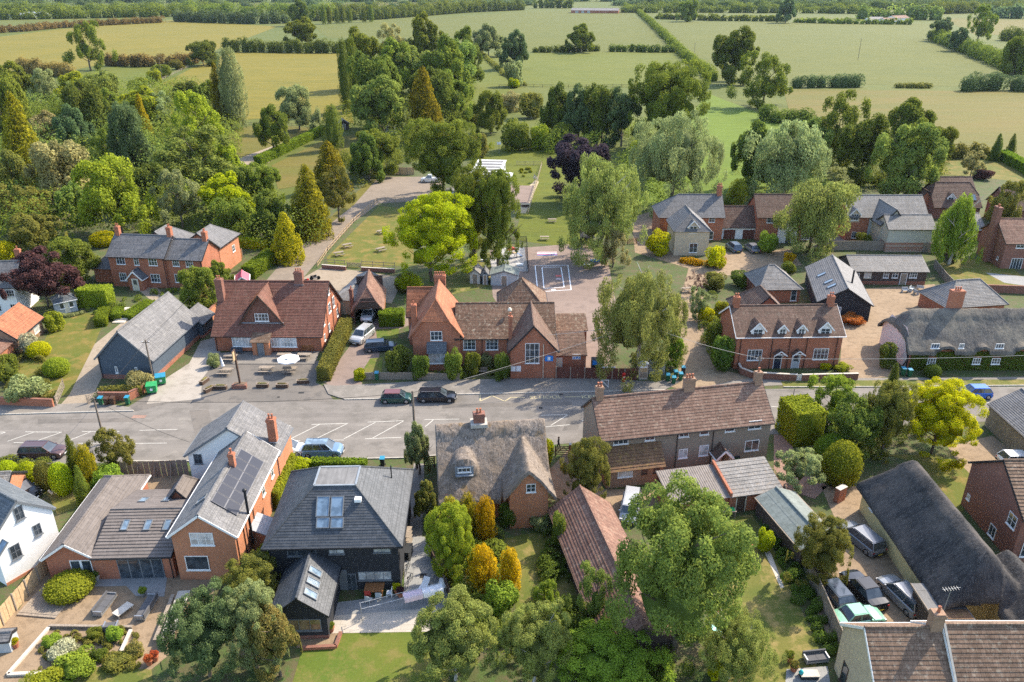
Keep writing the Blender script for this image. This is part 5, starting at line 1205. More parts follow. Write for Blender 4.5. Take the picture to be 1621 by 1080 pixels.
b.window('L',0,Y(b,1390,795,2.5),1.6,.8,.9,2,2,frame='white_paint'); b.add('boarding',Mb().box(-.06,cy0 - .2,0,-.01,cy0 + .1,2.4),'wood_old')
b = Bld('flat_roof_annexe','flat felt roofed annexe between the silver car and the dark thatch','annexe',(1482,979),(1540,979),2.6); W = b.W; D = Y(b,1480,927,2.6)
b.add('wall',Mb().prism([(0,0),(W,0),(W,D),(0,D)],0,2.5),'board_brown'); b.add('roof',Mb().box(-.2,-.2,2.51,W + .1,D + .2,2.66),'felt_grey'); b.add('roof_edge',Mb().bar((-.24,-.2,2.6),(-.24,D + .2,2.6),.06,.18),'wood_old'); b.add('moss_patch',Mb().box(W * .3,-.15,2.662,W,.9,2.69),'leaf_rust' if False else 'tile_moss')
# brown brick house at right edge
c0 = G(1539.6,731,5.0); b = Bld('brown_brick_house','dark brown brick house with plain end wall at the right edge','house',Vector((c0.x,c0.y - 8.6,0)),Vector((c0.x + 14,c0.y - 8.6,0)),0); b.wing(0,14,0,8.6,5.0,8.0,wall='brick_brown',roof='tile_pantile',pitch=.33,lift=.05,gh=.15)
b.window('L',0,7.7,1.2,.5,.6,1,1,glass='glass_pale'); b.window('L',0,1.2,3.0,1.2,1.3,2,2); b.window('L',0,3.2,.3,1.0,1.2,2,1); b.window('F',0,1.4,.6,1.4,1.5,2,2)
# foreground house, bottom right
q = G(1371.5,993,7.0); b = Bld('pantile_house','foreground house with brown pantiles and cream gable, bottom right corner','house',Vector((q.x,q.y - 2.9,0)),Vector((q.x + 18,q.y - 2.9,0)),0)
b.wing(0,5.3,0,5.8,4.5,7.0,wall='render_cream',roof='tile_pantile',pitch=.30,lift=.032,gh=.12,oh=.3,fascia='white_paint'); b.wing(5.32,18,-.2,6.0,4.5,7.25,wall='render_cream',roof='tile_pantile',pitch=.30,lift=.032,gh=.1,oh=.3,fascia='white_paint')
b.chimney(4.75,3.0,6.3,8.3,.8,.7,1,mat='brick_buff'); m = Mb(); m.tube((5.3,3.4,7),(5.6,3.6,9.9),.02,n=5); m.bar((5.0,3.6,9.7),(6.2,3.6,9.9),.018);
for i in range(6): m.bar((5.1 + i * .18,3.4,9.72 + i * .03),(5.1 + i * .18,3.8,9.72 + i * .03),.012)
b.add('aerial',m,'metal_grey')
m = Mb(); m.bar((5.31,-.4,4.3),(5.31,2.9,7.38),.16,.08); b.add('party_verge',m,'concrete'); b.window('F',0,2.4,1,1.2,1.2); b.window('L',0,4.2,.2,.9,1.9,1,1,frame='wood_dark')
# stone barn right edge
q = G(1567.5,640,2.8); b = Bld('stone_shed','rubble stone shed with slate roof by the road, right edge','shed',Vector((q.x,q.y - 13,0)),Vector((q.x + 6.5,q.y - 13,0)),0); b.wing(0,6.5,0,13,2.8,4.7,axis='y',wall='stone_rubble',roof='slate_grey',pitch=.25,oh=.12)
# ---------------------------------------------------------------- black boarded house
b = Bld('black_boarded_house','black boarded house with hipped slate roof and twin skylights','house',(424,862),(629,858),5.0); W = b.W; D = Y(b,645,746,5.0)
fz = 8.35; fy0,fy1 = Y(b,530,769,fz),Y(b,536,739.5,fz); fx0,fx1 = X(b,497,770,fz),X(b,563,768,fz); oh = .45
E = [(-oh,-oh),(W + oh,-oh),(W + oh,D + oh),(-oh,D + oh)]; Fq = [(fx0,fy0),(fx1,fy0),(fx1,fy1),(fx0,fy1)]; ze = 4.85
m = Mb()
for i in range(4): j = (i + 1) % 4; m.courses([E[i] + (ze,),E[j] + (ze,),Fq[j] + (fz,),Fq[i] + (fz,)],.24,.022,0,.12)
ro = b.add('roof',m,'slate_dark'); b.add('flat_roof',Mb().box(fx0 + .1,fy0 + .1,fz - .05,fx1 - .1,fy1 - .1,fz + .04),'felt_grey'); m = Mb()
for i in range(4): j = (i + 1) % 4; m.bar(Fq[i] + (fz + .06,),Fq[j] + (fz + .06,),.17,.07)
b.add('lead_edge',m,'lead_flashing',ro); m = Mb()
for i in range(4): m.tube(E[i] + (ze + .03,),Fq[i] + (fz + .03,),.09,n=6)
b.add('hip_tiles',m,'slate_dark',ro); m = Mb()
for i in range(4): j = (i + 1) % 4; m.bar(E[i] + (ze - .08,),E[j] + (ze - .08,),.12,.14)
b.add('gutter',m,'black_paint',ro); m = Mb()
for i in range(4):
 c = [(0,0),(W,0),(W,D),(0,D)]; j = (i + 1) % 4; m.courses([c[i] + (0,),c[j] + (0,),c[j] + (4.9,),c[i] + (4.9,)],.18,.022,0,.02)
b.add('wall',m,'board_dark')
ang = math.atan2(fz - ze,fy0 + oh)
for x0,x1 in ((501,522),(523.5,544)):
 a,c = slope_hit(b,x0,811,-oh,ze,fy0,fz),slope_hit(b,x1,811,-oh,ze,fy0,fz); t_,bt = slope_hit(b,(x0 + x1) / 2,786,-oh,ze,fy0,fz),slope_hit(b,(x0 + x1) / 2,837,-oh,ze,fy0,fz)
 H_t = (t_ - bt).length; wv = c.x - a.x; up_ = (t_ - bt).normalized()
 b.rooflight(bt + up_ * (H_t * .81),None,wv,H_t * .0 + H_t * .62 * .62,slope=((0,-1),ang)) if False else None
 b.rooflight(bt + up_ * (H_t * .68),None,wv,H_t * .64,slope=((0,-1),ang)); b.rooflight(bt + up_ * (H_t * .17),None,wv,H_t * .33,slope=((0,-1),ang),glass='glass_sky')
q = slope_hit(b,567,793,-oh,ze,fy0,fz); b.add('roof_vent',Mb().box(q.x - .28,q.y - .25,q.z,q.x + .28,q.y + .25,q.z + .28),'plastic_white',ro)
b.add('flue',Mb().tube((W - 1.2,D * .72,5.6),(W - 1.2,D * .72,7.6),.06,n=6),'black_paint',ro)
for x0,y0,x1,y1,c_ in ((454.4,864.4,501,880,3),(520,862,545,876.7,2),(590.7,860.4,618,874.4,2)): b.wpx('F',-.03,x0,y0,x1,y1,c_,1,frame='grey_paint',glass='glass_pale' if c_ == 2 else 'glass')
b.wpx('F',-.03,566.7,904.4,620,918,4,1,frame='grey_paint',glass='glass_pale'); b.wpx('F',-.03,548,908,565,938,2,1,frame='grey_paint',name='glazed_door'); b.door('F',-.03,X(b,540,925,1),.8,2.1,mat='grey_paint',frame='grey_paint')
ex0,ex1 = X(b,432,969,2.7),X(b,515.6,969,2.7); ey = Y(b,515.6,969,2.7); ezr = Z(b,459,952,ey); exm = (ex0 + ex1) / 2
b.wing(ex0,ex1,ey,-.04,2.7,4.35,axis='y',wall='board_dark',roof='slate_dark',boards=.18,pitch=.24,lift=.022,oh=.25,roofname='extension_roof',wallname='extension_wall')
for p_,q_ in ((498,906),(495,923),(491,941)): q = slope_hit_x(b,p_,q_,ex1,2.7,exm,4.35); b.rooflight(q,None,.75,1.2,slope=((1,0),math.atan2(1.65,ex1 - exm)),frame='grey_paint')
b.window('F',ey - .03,exm + .3,.9,2.6,1.15,3,1,frame='grey_paint',glass='glass_warm'); b.add('plinth',Mb().box(ex0 - .04,ey - .06,0,ex1 + .04,ey - .03,.35),'brick_brown')
# ---------------------------------------------------------------- brick house with solar panels
b = Bld('solar_brick_house','orange brick house with solar panels and a white rendered rear wing','house',(270,844.5),(370,844.5),5.0); W = b.W; D = Y(b,420.5,712,5.0); zr = Z(b,316,813.7,0)
b.wing(0,W,0,D,5.0,zr,axis='y',wall='brick_orange',roof='slate_grey',pitch=.25,gh=.2,oh=.3,fascia='white_paint')
xw = X(b,297,720,4.4); yb = Y(b,425,680,5.0); rzw = 7.6
b.wing(xw,W + .02,D + .04,max(yb,D + 5),4.6,rzw,axis='y',wall='render_white',roof='slate_grey',pitch=.25,oh=.3,roofname='rear_roof',wallname='rear_wall',fascia='grey_paint')
b.add('side_brick',Mb().box(W + .03,D + .05,0,W + .12,max(yb,D + 5),4.5),'brick_orange')
b.wpx('F',0,301,843.5,338,863,3,2,glass='glass_pale'); b.wpx('F',0,294,880,331,902,1,1); b.wpx('F',D + .04,307,719,320,734,2,2,frame='grey_paint')
xr_ = W / 2; ang = math.atan2(zr - 5.0,W / 2)
P4 = [slope_hit_x(b,x,y,W,5.0,W / 2,zr) for x,y in ((385,718),(417,729),(376,818),(347,803))]
ya0,ya1 = (P4[2].y + P4[3].y) / 2,(P4[0].y + P4[1].y) / 2; dn = Vector((math.cos(ang),0,-math.sin(ang))); nn = Vector((math.sin(ang),0,math.cos(ang)))
arr = empty('solar_array',(0,0,0)); arr.parent = b.e; top = Vector((W / 2 + .35 * math.cos(ang),0,zr - .35 * math.sin(ang)))
n = 6; pw = (ya1 - ya0) / n; sl = (W / 2) / math.cos(ang) - .8
for i in range(n):
 y = ya0 + pw * (i + .5); fr = Mb(); a = top + nn * .08; c = [a + Vector((0,y - pw * .48,0)),a + Vector((0,y + pw * .48,0)),a + dn * sl + Vector((0,y + pw * .48,0)),a + dn * sl + Vector((0,y - pw * .48,0))]
 fr.extr(c,nn * .05); b.add('solar_panel',fr,'solar_frame',arr)
 cl = Mb();
 for k in range(2): t0,t1 = .03 + k * .49,.48 + k * .49; cl.poly([a + nn * .054 + dn * sl * u_ + Vector((0,y + v_ * pw * .45,0)) for u_,v_ in ((t0,-1),(t1,-1),(t1,1),(t0,1))])
 b.add('solar_cells',cl,'solar_cell',arr)
yc = slope_hit_x(b,369,738,W,5,W / 2,zr); b.chimney(yc.x,yc.y,yc.z - .3,zr + 1.1,.5,.5,1,mat='brick_red')
b.chimney(X(b,417,690,7.4),D + 1.4,5.2,Z(b,415,662,D + 1.4),.8,.7,2,mat='brick_red');
q = slope_hit_x(b,320,792,0,5,W / 2,zr); b.rooflight(q,None,.7,1.2,slope=((-1,0),ang));
for q_ in (D * .35,D * .62,D * .85): b.window('R',W,q_,3.1 if q_ > D * .5 else 1.0,.8,1.2,1,2)
b.add('boiler_flue',Mb().tube((W + .3,3.0,1.5),(W + .3,3.0,7.2),.12).lathe((W + .3,3.0,7.2),[(.2,0),(.2,.15),(.05,.25)]),'black_paint')
for y_ in (.3,2.0,4.8): b.downpipe(W + .06,y_,4.9)
lean(b,W + .02,W + 1.5,3.4,5.6,2.2,2.9,facing='R',wall='brick_orange',roof='lead',roofname='lean_to_roof',wallname='lean_to_wall')
b.add('garden_wall',Mb().box(W + .8,5.7,0,W + 2.2,6.4,1.9),'brick_brown')
# ---------------------------------------------------------------- concrete tiled bungalow
b = Bld('tiled_bungalow','brick bungalow with grey brown concrete tiles and dark bifold doors','bungalow',(145.5,880),(271,877),2.6); W = b.W; ym = 5.0; zr = Z(b,210,803,ym)
b.wing(-.02,W + .0,0,9.4,2.6,zr,wall='brick_red',roof='tile_concrete',pitch=.34,lift=.05,oh=.3,gh=.05,fascia='black_paint')
wx0,wx1 = X(b,74,876,2.6),-.04; b.wing(wx0,wx1,.1,12.2,2.6,4.0,axis='y',B=(0,2.2),wall='brick_red',roof='tile_concrete',pitch=.34,lift=.05,oh=.3,fascia='white_paint')
b.wing(3.6,6.4,7.2,10.6,2.7,4.4,axis='y',B=(0,1.3),roof='tile_concrete',pitch=.34)
for x in (199,234.5,265): q = slope_hit(b,x,832,0,2.6,4.7,zr); b.rooflight(q,None,.6,1.15,slope=((0,-1),math.atan2(zr - 2.6,4.7)))
for x in (220,257):
 yy = 6.8; b.rooflight((X(b,x,792,4),yy,zr - (yy - 4.7) * (zr - 2.6) / 4.7),None,.7,1.1,slope=((0,1),math.atan2(zr - 2.6,4.7)))
u0,u1 = b.wall_hit(187,898,'F',0).x,b.wall_hit(259,898,'F',0).x; b.window('F',0,(u0 + u1) / 2,.03,u1 - u0,2.1,4,1,frame='grey_paint',glass='glass',name='bifold_door',sill=False,bar=.12)
u0,u1 = b.wall_hit(113,899,'F',.1).x,b.wall_hit(147,899,'F',.1).x; b.window('F',.1,(u0 + u1) / 2,.03,u1 - u0,2.05,2,1,name='french_door',sill=False,bar=.2); b.downpipe(W - .2,-.1,2.5)
# ---------------------------------------------------------------- white house, left edge
pk,rb = G(24,793,7.3),G(81,803,5.0); pk.z = rb.z = 0; A_ = pk * 2 - rb
b = Bld('white_house','bright white rendered house with slate roof cut by the left edge','house',A_,rb,0); W = b.W; b.wing(0,W,0,12,5.0,7.3,axis='y',wall='render_white',roof='slate_blue',pitch=.25,gh=.1,oh=.25,fascia='grey_paint')
for x0,y0,x1,y1 in ((21.5,801,38,824),(52,829,66,848),(15,861,34,885)): b.wpx('F',0,x0,y0,x1,y1,2,2,frame='grey_paint')
b.add('plinth',Mb().box(0,-.06,0,W,-.02,.3),'brick_orange')
q = slope_hit_x(b,3,868,0,5,W / 2,7.3); b.rooflight(q,None,.8,1.3,slope=((-1,0),math.atan2(2.3,W / 2)))
b = Bld('brick_garage','pale slate roofed brick garage behind the white house, left edge','garage',(-50,793),(6,789),2.4); b.wing(0,b.W,0,4.6,2.4,3.9,wall='brick_orange',roof='slate_pale',pitch=.25,gh=.1)
# ================================================================ PLANTING
T = tree; S = shrub
# ---- far fields: woods that read as one mass
def wood(px,h,wd,mat,label,size=1.6,**k): return hedgerow(px,h,wd,mat,label,name='distant_wood',cat='wood',wild=.7,size=size,kind=None,**k)
W_ = [([(-60,22),(150,21),(330,20)],13,24,'leaf_mid','second row of pale trees above the hayfield hedge, top left'),([(430,33),(520,33),(600,31)],9,10,'leaf_deep','low dark belt at the foot of the poplars'),
  ([(520,22),(640,21),(760,15)],13,22,'leaf_mid','pale wood between the poplars and the dark belt'),([(990,20),(1150,20),(1300,21),(1380,22)],11,22,'leaf_mid','mid green wood above the far hedge of the large right field'),
  ([(1480,22),(1560,20),(1700,22)],13,24,'leaf_mid','mid green wood behind the upper right corner trees'),([(1040,16),(1240,15),(1621,16)],13,30,'leaf_deep','dark far wood under the top right horizon'),
  ([(-40,32),(80,30),(180,28),(300,26)],12,16,'leaf_mid','long line of far trees beyond the hayfield hedge, top left'),
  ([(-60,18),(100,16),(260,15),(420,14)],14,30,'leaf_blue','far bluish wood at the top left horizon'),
  ([(280,34),(330,36),(400,38),(450,37)],11,12,'leaf_blue','dense belt of trees ending the hayfield at its upper right corner'),
  ([(300,24),(420,25),(520,26)],14,22,'leaf_mid','pale green wood behind the belt at the end of the hayfield'),
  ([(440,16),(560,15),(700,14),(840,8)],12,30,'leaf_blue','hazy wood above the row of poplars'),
  ([(600,31),(660,26),(740,20),(828,16)],13,12,'leaf_deep','dark tree belt along the top edge of the middle field'),
  ([(848,13),(875,13),(903,13)],12,10,'leaf_deep','dark clump of trees left of the far barn'),
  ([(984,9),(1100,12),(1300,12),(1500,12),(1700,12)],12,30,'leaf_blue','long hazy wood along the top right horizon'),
  ([(1040,30),(1130,33),(1240,34)],6,8,'leaf_mid','hedge line with trees at the far side of the large right field, left part'),
  ([(1262,36),(1340,38),(1440,39)],5,7,'leaf_mid','hedge line with gaps at the far side of the large right field, right part'),
  ([(1360,30),(1420,30),(1480,32)],13,16,'leaf_ash','pale rounded trees behind the red roofed farm, top right'),
  ([(1560,28),(1640,30),(1720,34)],13,20,'leaf_blue','bluish wood in the top right corner'),
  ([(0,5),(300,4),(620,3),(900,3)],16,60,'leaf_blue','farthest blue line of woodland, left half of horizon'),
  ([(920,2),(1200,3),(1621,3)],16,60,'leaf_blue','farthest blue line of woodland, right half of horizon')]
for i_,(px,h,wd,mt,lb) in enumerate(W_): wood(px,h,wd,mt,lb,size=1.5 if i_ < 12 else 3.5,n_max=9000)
H_ = [([(-30,54),(40,50),(90,45),(175,40),(258,36)],6,6,'leaf_brown','brownish hedge along the top of the hayfield, left'),
  ([(985,8),(1010,20),(1047,54),(1080,88),(1110,114),(1130,128)],5.5,6,'leaf_mid','long hedge running from the far barn down between two fields'),
  ([(850,83),(880,83),(945,81)],4,5,'leaf_deep','short dark hedge under the lone field tree'),
  ([(968,82),(1000,82),(1030,83),(1062,83)],4.5,5,'leaf_deep','short dark hedge of four bushes right of the lone field tree'),
  ([(362,82),(430,83),(480,84),(540,84)],8,7,'leaf_deep','tall dark hedge across the field behind the poplars'),
  ([(35,112),(60,118),(110,122)],7,7,'leaf_brown','brown hedge clump left of the lone hayfield tree'),
  ([(175,104),(230,106),(290,103),(315,100)],6,6,'leaf_brown','brownish hedge right of the lone hayfield tree'),
  ([(1262,139),(1300,138),(1362,138)],6,6,'leaf_blue','grey green bushes on the edge of the large right field'),
  ([(1425,139),(1470,139)],2.5,5,'leaf_olive','low flat bush on the edge of the large right field'),
  ([(1530,144),(1570,142),(1621,144),(1680,146)],7,8,'leaf_blue','grey green hedge at the right end of the dry field'),
  ([(1475,62),(1500,72),(1530,84),(1560,96),(1600,112),(1660,128)],8,9,'leaf_mid','tall hedge curving down the right side of the large field'),
  ([(1590,64),(1660,70)],10,12,'leaf_mid','bushy trees at the right edge beside the curving hedge'),
  ([(700,180),(740,190),(775,200)],4,5,'leaf_olive','rough scrub left of the school field shrubs'),
  ([(1210,190),(1240,196),(1275,196)],5,6,'leaf_deep','dark bushes below the light green tree beside the dry field'),
  ([(1470,252),(1520,250),(1560,250)],4,4,'leaf_olive','ragged hedge behind the right-hand lawn'),
  ([(760,84),(800,120),(830,136)],1.6,3,'leaf_olive','thin scrub along the mid field boundary')]
for px,h,wd,mt,lb in H_: hedgerow(px,h,wd,mt,lb,size=.9 if px[0][1] < 130 else .6)
for i_,x in enumerate((512,521,533,542,553,576,587)):
 T('flame','leaf_mid',(x - 5,9 + (i_ % 3) * 2,x + 5,37 - i_ * .6),('leftmost slim poplar of the seven on the far field edge','second slim poplar from the left on the far field edge','third slim poplar from the left on the far field edge','middle slim poplar of the seven on the far field edge','slim poplar just left of the gap in the far row','slim poplar just right of the gap in the far row','rightmost slim poplar of the seven on the far field edge')[i_],name='poplar_tree',group='poplars on the far field edge',cat='tree',clear=.02)
# ---- single far trees
T('airy','leaf_mid',(103,34,168,110),'tall ragged tree standing alone beside the big hayfield')
T('broad','leaf_mid',(895,38,945,82),'lone round tree over the short hedge in the middle field')
T('broad','leaf_deep',(293,65,346,103),'dark round tree at the meeting of hedges below the hayfield')
T('broad','leaf_mid',(448,28,505,78),'pale rounded tree cluster above the dark cross hedge, left')
T('broad','leaf_deep',(455,0,500,40),'dark tree at the top edge above the poplars')
T('broad','leaf_blue',(1230,-4,1262,35),'dark upright tree on the far hedge of the right field')
T('broad','leaf_mid',(1072,0,1104,33),'pale tree on the far hedge near the barn')
T('broad','leaf_blue',(1472,28,1510,64),'grey green tree at the upper right corner of the large field')
T('airy','leaf_mid',(1528,8,1578,70),'tall open tree above the curving right hedge')
T('broad','leaf_blue',(1500,44,1538,80),'grey bush tree left of the tall open tree')
T('broad','leaf_mid',(1585,55,1640,115),'dark green tree at the right edge above the dry field')
T('broad','leaf_deep',(1127,42,1207,130),'large dark round tree at the left corner of the big field')
T('airy','leaf_mid',(1165,82,1262,168),'light green open tree in front of the dark round field tree')
for i_,(bx,lb) in enumerate((((200,122,226,150),'lowest bush along the wire fence between fields'),((214,118,234,142),'second bush up the wire fence between fields'),((228,106,258,132),'wide bush half way up the wire fence'),((240,98,270,122),'bush near the top of the wire fence'),((268,92,292,110),'topmost bush on the wire fence'))): S(('leaf_mid','leaf_bright','leaf_bright','leaf_mid','leaf_olive')[i_],bx,lb)
# ---- left wood
T('broad','leaf_mid',(-30,112,48,232),'bright green tree at the left edge of the wood')
T('conifer','leaf_yellowtip',(-12,150,82,310),'big yellow tipped conifer at the left edge',name='conifer_tree',clear=0)
T('airy','leaf_silver',(38,108,112,172),'silvery tree at the back of the wood, far left')
T('broad','leaf_bright',(82,114,160,178),'light green tree at the back of the wood behind the dark ones')
T('broad','leaf_deep',(100,130,176,226),'dark green tree in the middle of the left wood')
T('broad','leaf_beige',(46,176,102,240),'brownish flowering tree beside the yellow tipped conifer')
T('broad','leaf_blue',(86,165,152,250),'blue green tree above the olive chestnut')
T('broad','leaf_mid',(142,140,196,206),'mid green tree behind the spruce green one')
T('fine','leaf_blue',(170,162,242,285),'tall blue green tree left of the golden conifer')
T('conifer','leaf_cypress',(206,150,244,228),'narrow bright gold conifer rising from the wood',name='conifer_tree',clear=0)
T('airy','leaf_silver',(228,146,284,212),'grey green tree right of the orange conifer')
T('airy','leaf_bright',(262,144,362,256),'light green spreading tree in front of the field')
T('broad','leaf_deep',(270,128,314,166),'dark tree on the field edge left of the tall silver spire')
T('broad','leaf_mid',(306,126,348,172),'mid green tree directly left of the tall silver spire')
T('flame','leaf_silver',(342,80,390,200),'tall silver green spire tree before the field',name='poplar_tree',clear=.02)
T('conifer','leaf_yellowtip',(324,102,366,202),'dark gold conifer beside the tall silver spire',name='conifer_tree',clear=0)
T('broad','leaf_beige',(42,218,152,335),'large olive brown tree in flower, left wood')
T('fine','leaf_bright',(122,246,238,368),'big round bright green tree behind the slate roofed brick house',clear=.04)
T('broad','leaf_purple',(240,238,296,300),'small purple leaved tree inside the left wood')
T('airy','leaf_ash',(236,200,384,312),'wide pale green tree left of the gravel path')
T('airy','leaf_silver',(240,268,322,362),'silver green tree behind the brick house chimneys')
T('fine','leaf_lime',(306,274,402,352),'yellow green spreading tree right of the silver green one')
T('fine','leaf_mid',(374,256,448,330),'round mid green tree below the gravel path')
T('broad','leaf_deep',(392,300,462,385),'dark tree in shade behind the yellow cypress')
T('broad','leaf_mid',(336,312,408,380),'green tree above the brick house right wing')
T('conifer','leaf_yellowtip',(442,262,534,376),'large yellow tipped cypress beside the lane',name='conifer_tree',clear=0)
T('conifer','leaf_cypress',(420,336,484,416),'bright golden cypress at the bend of the lane',name='conifer_tree',clear=0)
T('conifer','leaf_yellowtip',(480,224,562,302),'yellow tipped conifer behind the large cypress',name='conifer_tree',clear=0)
T('airy','leaf_olive',(498,262,568,350),'grey olive scrubby tree along the lane edge',clear=.02)
T('flame','leaf_mid',(508,168,544,236),'narrow green tree beside the garden shed',name='conifer_tree',clear=.02)
T('broad','leaf_deep',(552,208,612,286),'dark tree at the top of the lane')
T('airy','leaf_olive',(-20,288,84,372),'olive tree over the netted enclosure, left edge')
T('conifer','leaf_gold',(12,316,54,372),'small golden conifer at the left edge above the purple tree',name='conifer_tree',clear=0)
T('fine','leaf_olive',(6,334,100,408),'pale olive bushy tree behind the purple tree')
S('leaf_gold',(-12,372,24,422),'golden bush at the left edge beside the white cottage')
T('fine','leaf_mid',(66,376,154,452),'green tree between the purple tree and the brick house',clear=.04)
T('fine','leaf_purple',(4,394,124,486),'large purple maple over the summerhouse',clear=.06)
S('leaf_gold',(142,363,184,390),'low golden bush behind the brick house',kind='dome')
T('fine','leaf_mid',(276,420,348,496),'green bushy tree between the slate garage and the pub',clear=.02)
T('broad','leaf_mid',(322,410,368,462),'green bush tree in front of the orange gable wall',clear=.02)
S('leaf_brown',(300,446,346,500),'dry brown brushwood bush at the left end of the pub',kind='twiggy')
T('fine','leaf_silver',(436,135,505,206),'round silvery tree in the paddock corner')
T('broad','leaf_mid',(398,166,458,234),'round green tree alone on the dry lawn',clear=.16)
# ---- central clump
T('flame','leaf_deep',(533,66,556,176),'tall dark poplar at the left end of the central clump',name='poplar_tree',clear=.02)
T('flame','leaf_mid',(546,62,572,172),'second tall poplar in the central clump',name='poplar_tree',clear=.02)
T('broad','leaf_mid',(540,44,612,140),'rounded tree behind the two poplars')
T('airy','leaf_beige',(586,38,648,112),'pale beige green tree at the back of the central clump')
T('broad','leaf_mid',(640,22,704,112),'highest bright green tree of the central clump')
T('broad','leaf_deep',(552,84,644,204),'large dark tree at the front left of the central clump')
T('broad','leaf_ash',(610,68,690,160),'mid green tree in the heart of the central clump')
T('broad','leaf_mid',(660,56,750,160),'big domed tree on the right side of the central clump')
T('broad','leaf_deep',(706,44,768,136),'dark tree at the right end of the central clump')
T('broad','leaf_deep',(640,110,730,200),'shaded tree behind the bronze conifer')
T('conifer','leaf_yellowtip',(628,110,714,224),'bronze brown conifer in front of the central clump',name='conifer_tree',clear=0)
T('broad','leaf_silver',(745,38,802,88),'pale round tree right of the central clump')
T('broad','leaf_blue',(790,48,840,108),'dark blue green tree on the field boundary')
S('leaf_silver',(796,90,830,136),'silvery bush tree on the field boundary')
S('leaf_lime',(801,121,825,139),'small yellow green bush at the end of the field boundary')
T('dense','leaf_mid',(640,186,764,314),'large green tree over the white van in the car park')
T('fine','leaf_mid',(748,144,804,210),'light green tree at the left of the school field shrubs',clear=.02)
S('leaf_beige',(786,140,826,176),'dry brown bush at the back of the school field')
S('leaf_olive',(820,138,862,186),'olive bush beside the dry brown one at the back of the school field')
S('leaf_mid',(792,180,846,238),'green bush at the left of the school field border',kind='shrub')
S('leaf_bright',(838,190,878,236),'bright green bush in the school field border')
S('leaf_mid',(868,186,906,234),'green bush at the right end of the school field border')
S('leaf_olive',(734,204,774,248),'olive brown bush behind the classroom')
T('broad','leaf_deep',(850,132,912,222),'first dark tree of the belt behind the school field')
T('broad','leaf_blue',(885,134,950,226),'second dark tree of the belt behind the school field')
T('broad','leaf_deep',(922,132,985,228),'third dark tree of the belt behind the school field')
T('broad','leaf_blue',(955,138,1016,232),'last dark tree of the belt, beside the big green one')
T('dense','leaf_mid',(992,98,1122,236),'very large green tree above the bright meadow strip')
T('curtain','leaf_silver',(996,164,1148,326),'large grey green weeping tree left of the bright meadow strip',name='willow_tree',clear=.02)
S('leaf_bright',(996,214,1040,262),'bright green bush left of the large weeping tree')
T('broad','leaf_copper',(858,214,970,318),'dark copper beech beside the school field',clear=.03)
T('curtain','leaf_birch',(880,238,1026,412),'tall weeping birch beside the playground',name='birch_tree',clear=.03,bark='bark_pale')
T('airy','leaf_beige',(942,356,1000,424),'pale brownish tree at the playground corner',clear=.02)
T('curtain','leaf_birch',(938,408,1092,592),'big weeping birch between the playground and the lane',name='birch_tree',clear=.02,bark='bark_pale')
T('broad','leaf_fresh',(1046,522,1082,586),'bright green bush at the foot of the big birch',clear=.02)
T('dense','leaf_lime',(606,304,756,440),'wide yellow green tree in the pub garden',clear=.08)
T('dense','leaf_mid',(706,262,790,408),'dark green tree left of the classroom path',clear=.06)
T('dense','leaf_mid',(750,266,828,416),'pointed dark green tree right of its twin by the play area',clear=.06)
S('leaf_olive',(624,430,666,462),'round olive bush behind the school house',kind='dome')
# ---- right wood and gardens behind the houses
T('broad','leaf_deep',(1158,192,1244,300),'dark tree hugging the left of the grey weeping tree')
T('weeping','leaf_silver',(1184,182,1310,312),'grey green weeping tree behind the linked garages',name='willow_tree',clear=.03)
T('airy','leaf_mid',(1276,146,1376,262),'spiky green tree on the edge of the dry field')
T('broad','leaf_deep',(1322,178,1416,288),'dark tree on the shaded grass')
T('broad','leaf_mid',(1392,156,1490,240),'rounded tree at the back of the right wood')
T('fine','leaf_ash',(1376,192,1490,326),'tall grey green tree behind the slate roofed white house')
T('broad','leaf_mid',(1468,198,1516,256),'small dark green tree right of the wood')
T('conifer','leaf_deep',(1566,212,1592,254),'small dark conifer beyond the right lawn',name='conifer_tree',clear=0)
T('conifer','leaf_deep',(1592,212,1612,250),'small dark conifer nearest the clipped hedge at the right edge',name='conifer_tree',clear=0)
T('airy','leaf_beige',(1520,238,1562,280),'thin brown leaved tree on the right lawn')
S('leaf_purple',(1540,264,1574,284),'pinkish bush above the brown roofed bungalow')
T('weeping','leaf_birch',(1228,274,1352,394),'weeping willow in front of the row of houses',name='willow_tree',clear=.05)
T('weeping','leaf_fresh',(1486,298,1546,416),'narrow weeping birch between houses on the right',name='birch_tree',clear=.03,bark='bark_pale')
T('airy','leaf_olive',(1556,284,1630,372),'ragged climbing greenery by the right-hand chimney')
S('leaf_mid',(1354,364,1382,390),'round bush at the foot of the grey boarded wall')
T('flame','leaf_bright',(1150,284,1186,326),'bright green cypress behind the linked garages',name='conifer_tree',clear=0)
S('leaf_mid',(1142,310,1168,328),'low green bush behind the left garage')
S('leaf_gold',(1020,358,1062,404),'golden bush left of the cream house')
S('leaf_gold',(1118,382,1152,424),'tall golden bush at the right corner of the cream house')
hedgerow([(1080,416),(1100,420),(1125,420),(1142,415)],1.1,1.8,'leaf_orange','border of orange and yellow flowers under the cream house',name='flower_border',cat='flowers',size=.25)
S('leaf_fresh',(1200,360,1236,402),'green bush at the garage corner by the brick house')
S('leaf_purple',(1082,426,1122,468),'bare purple brown bush beside the lane',kind='twiggy')
S('leaf_olive',(1112,426,1152,458),'olive bush right of the purple brown one')
S('leaf_deep',(1154,424,1192,454),'dark green bush left of the slate garage')
T('airy','leaf_silver',(1088,452,1128,506),'silvery small tree beside the lane',clear=.02)
S('leaf_gold',(1106,480,1130,512),'yellow flowering bush beside the lane')
S('leaf_bright',(1128,470,1154,502),'bright green bush at the terrace left corner')
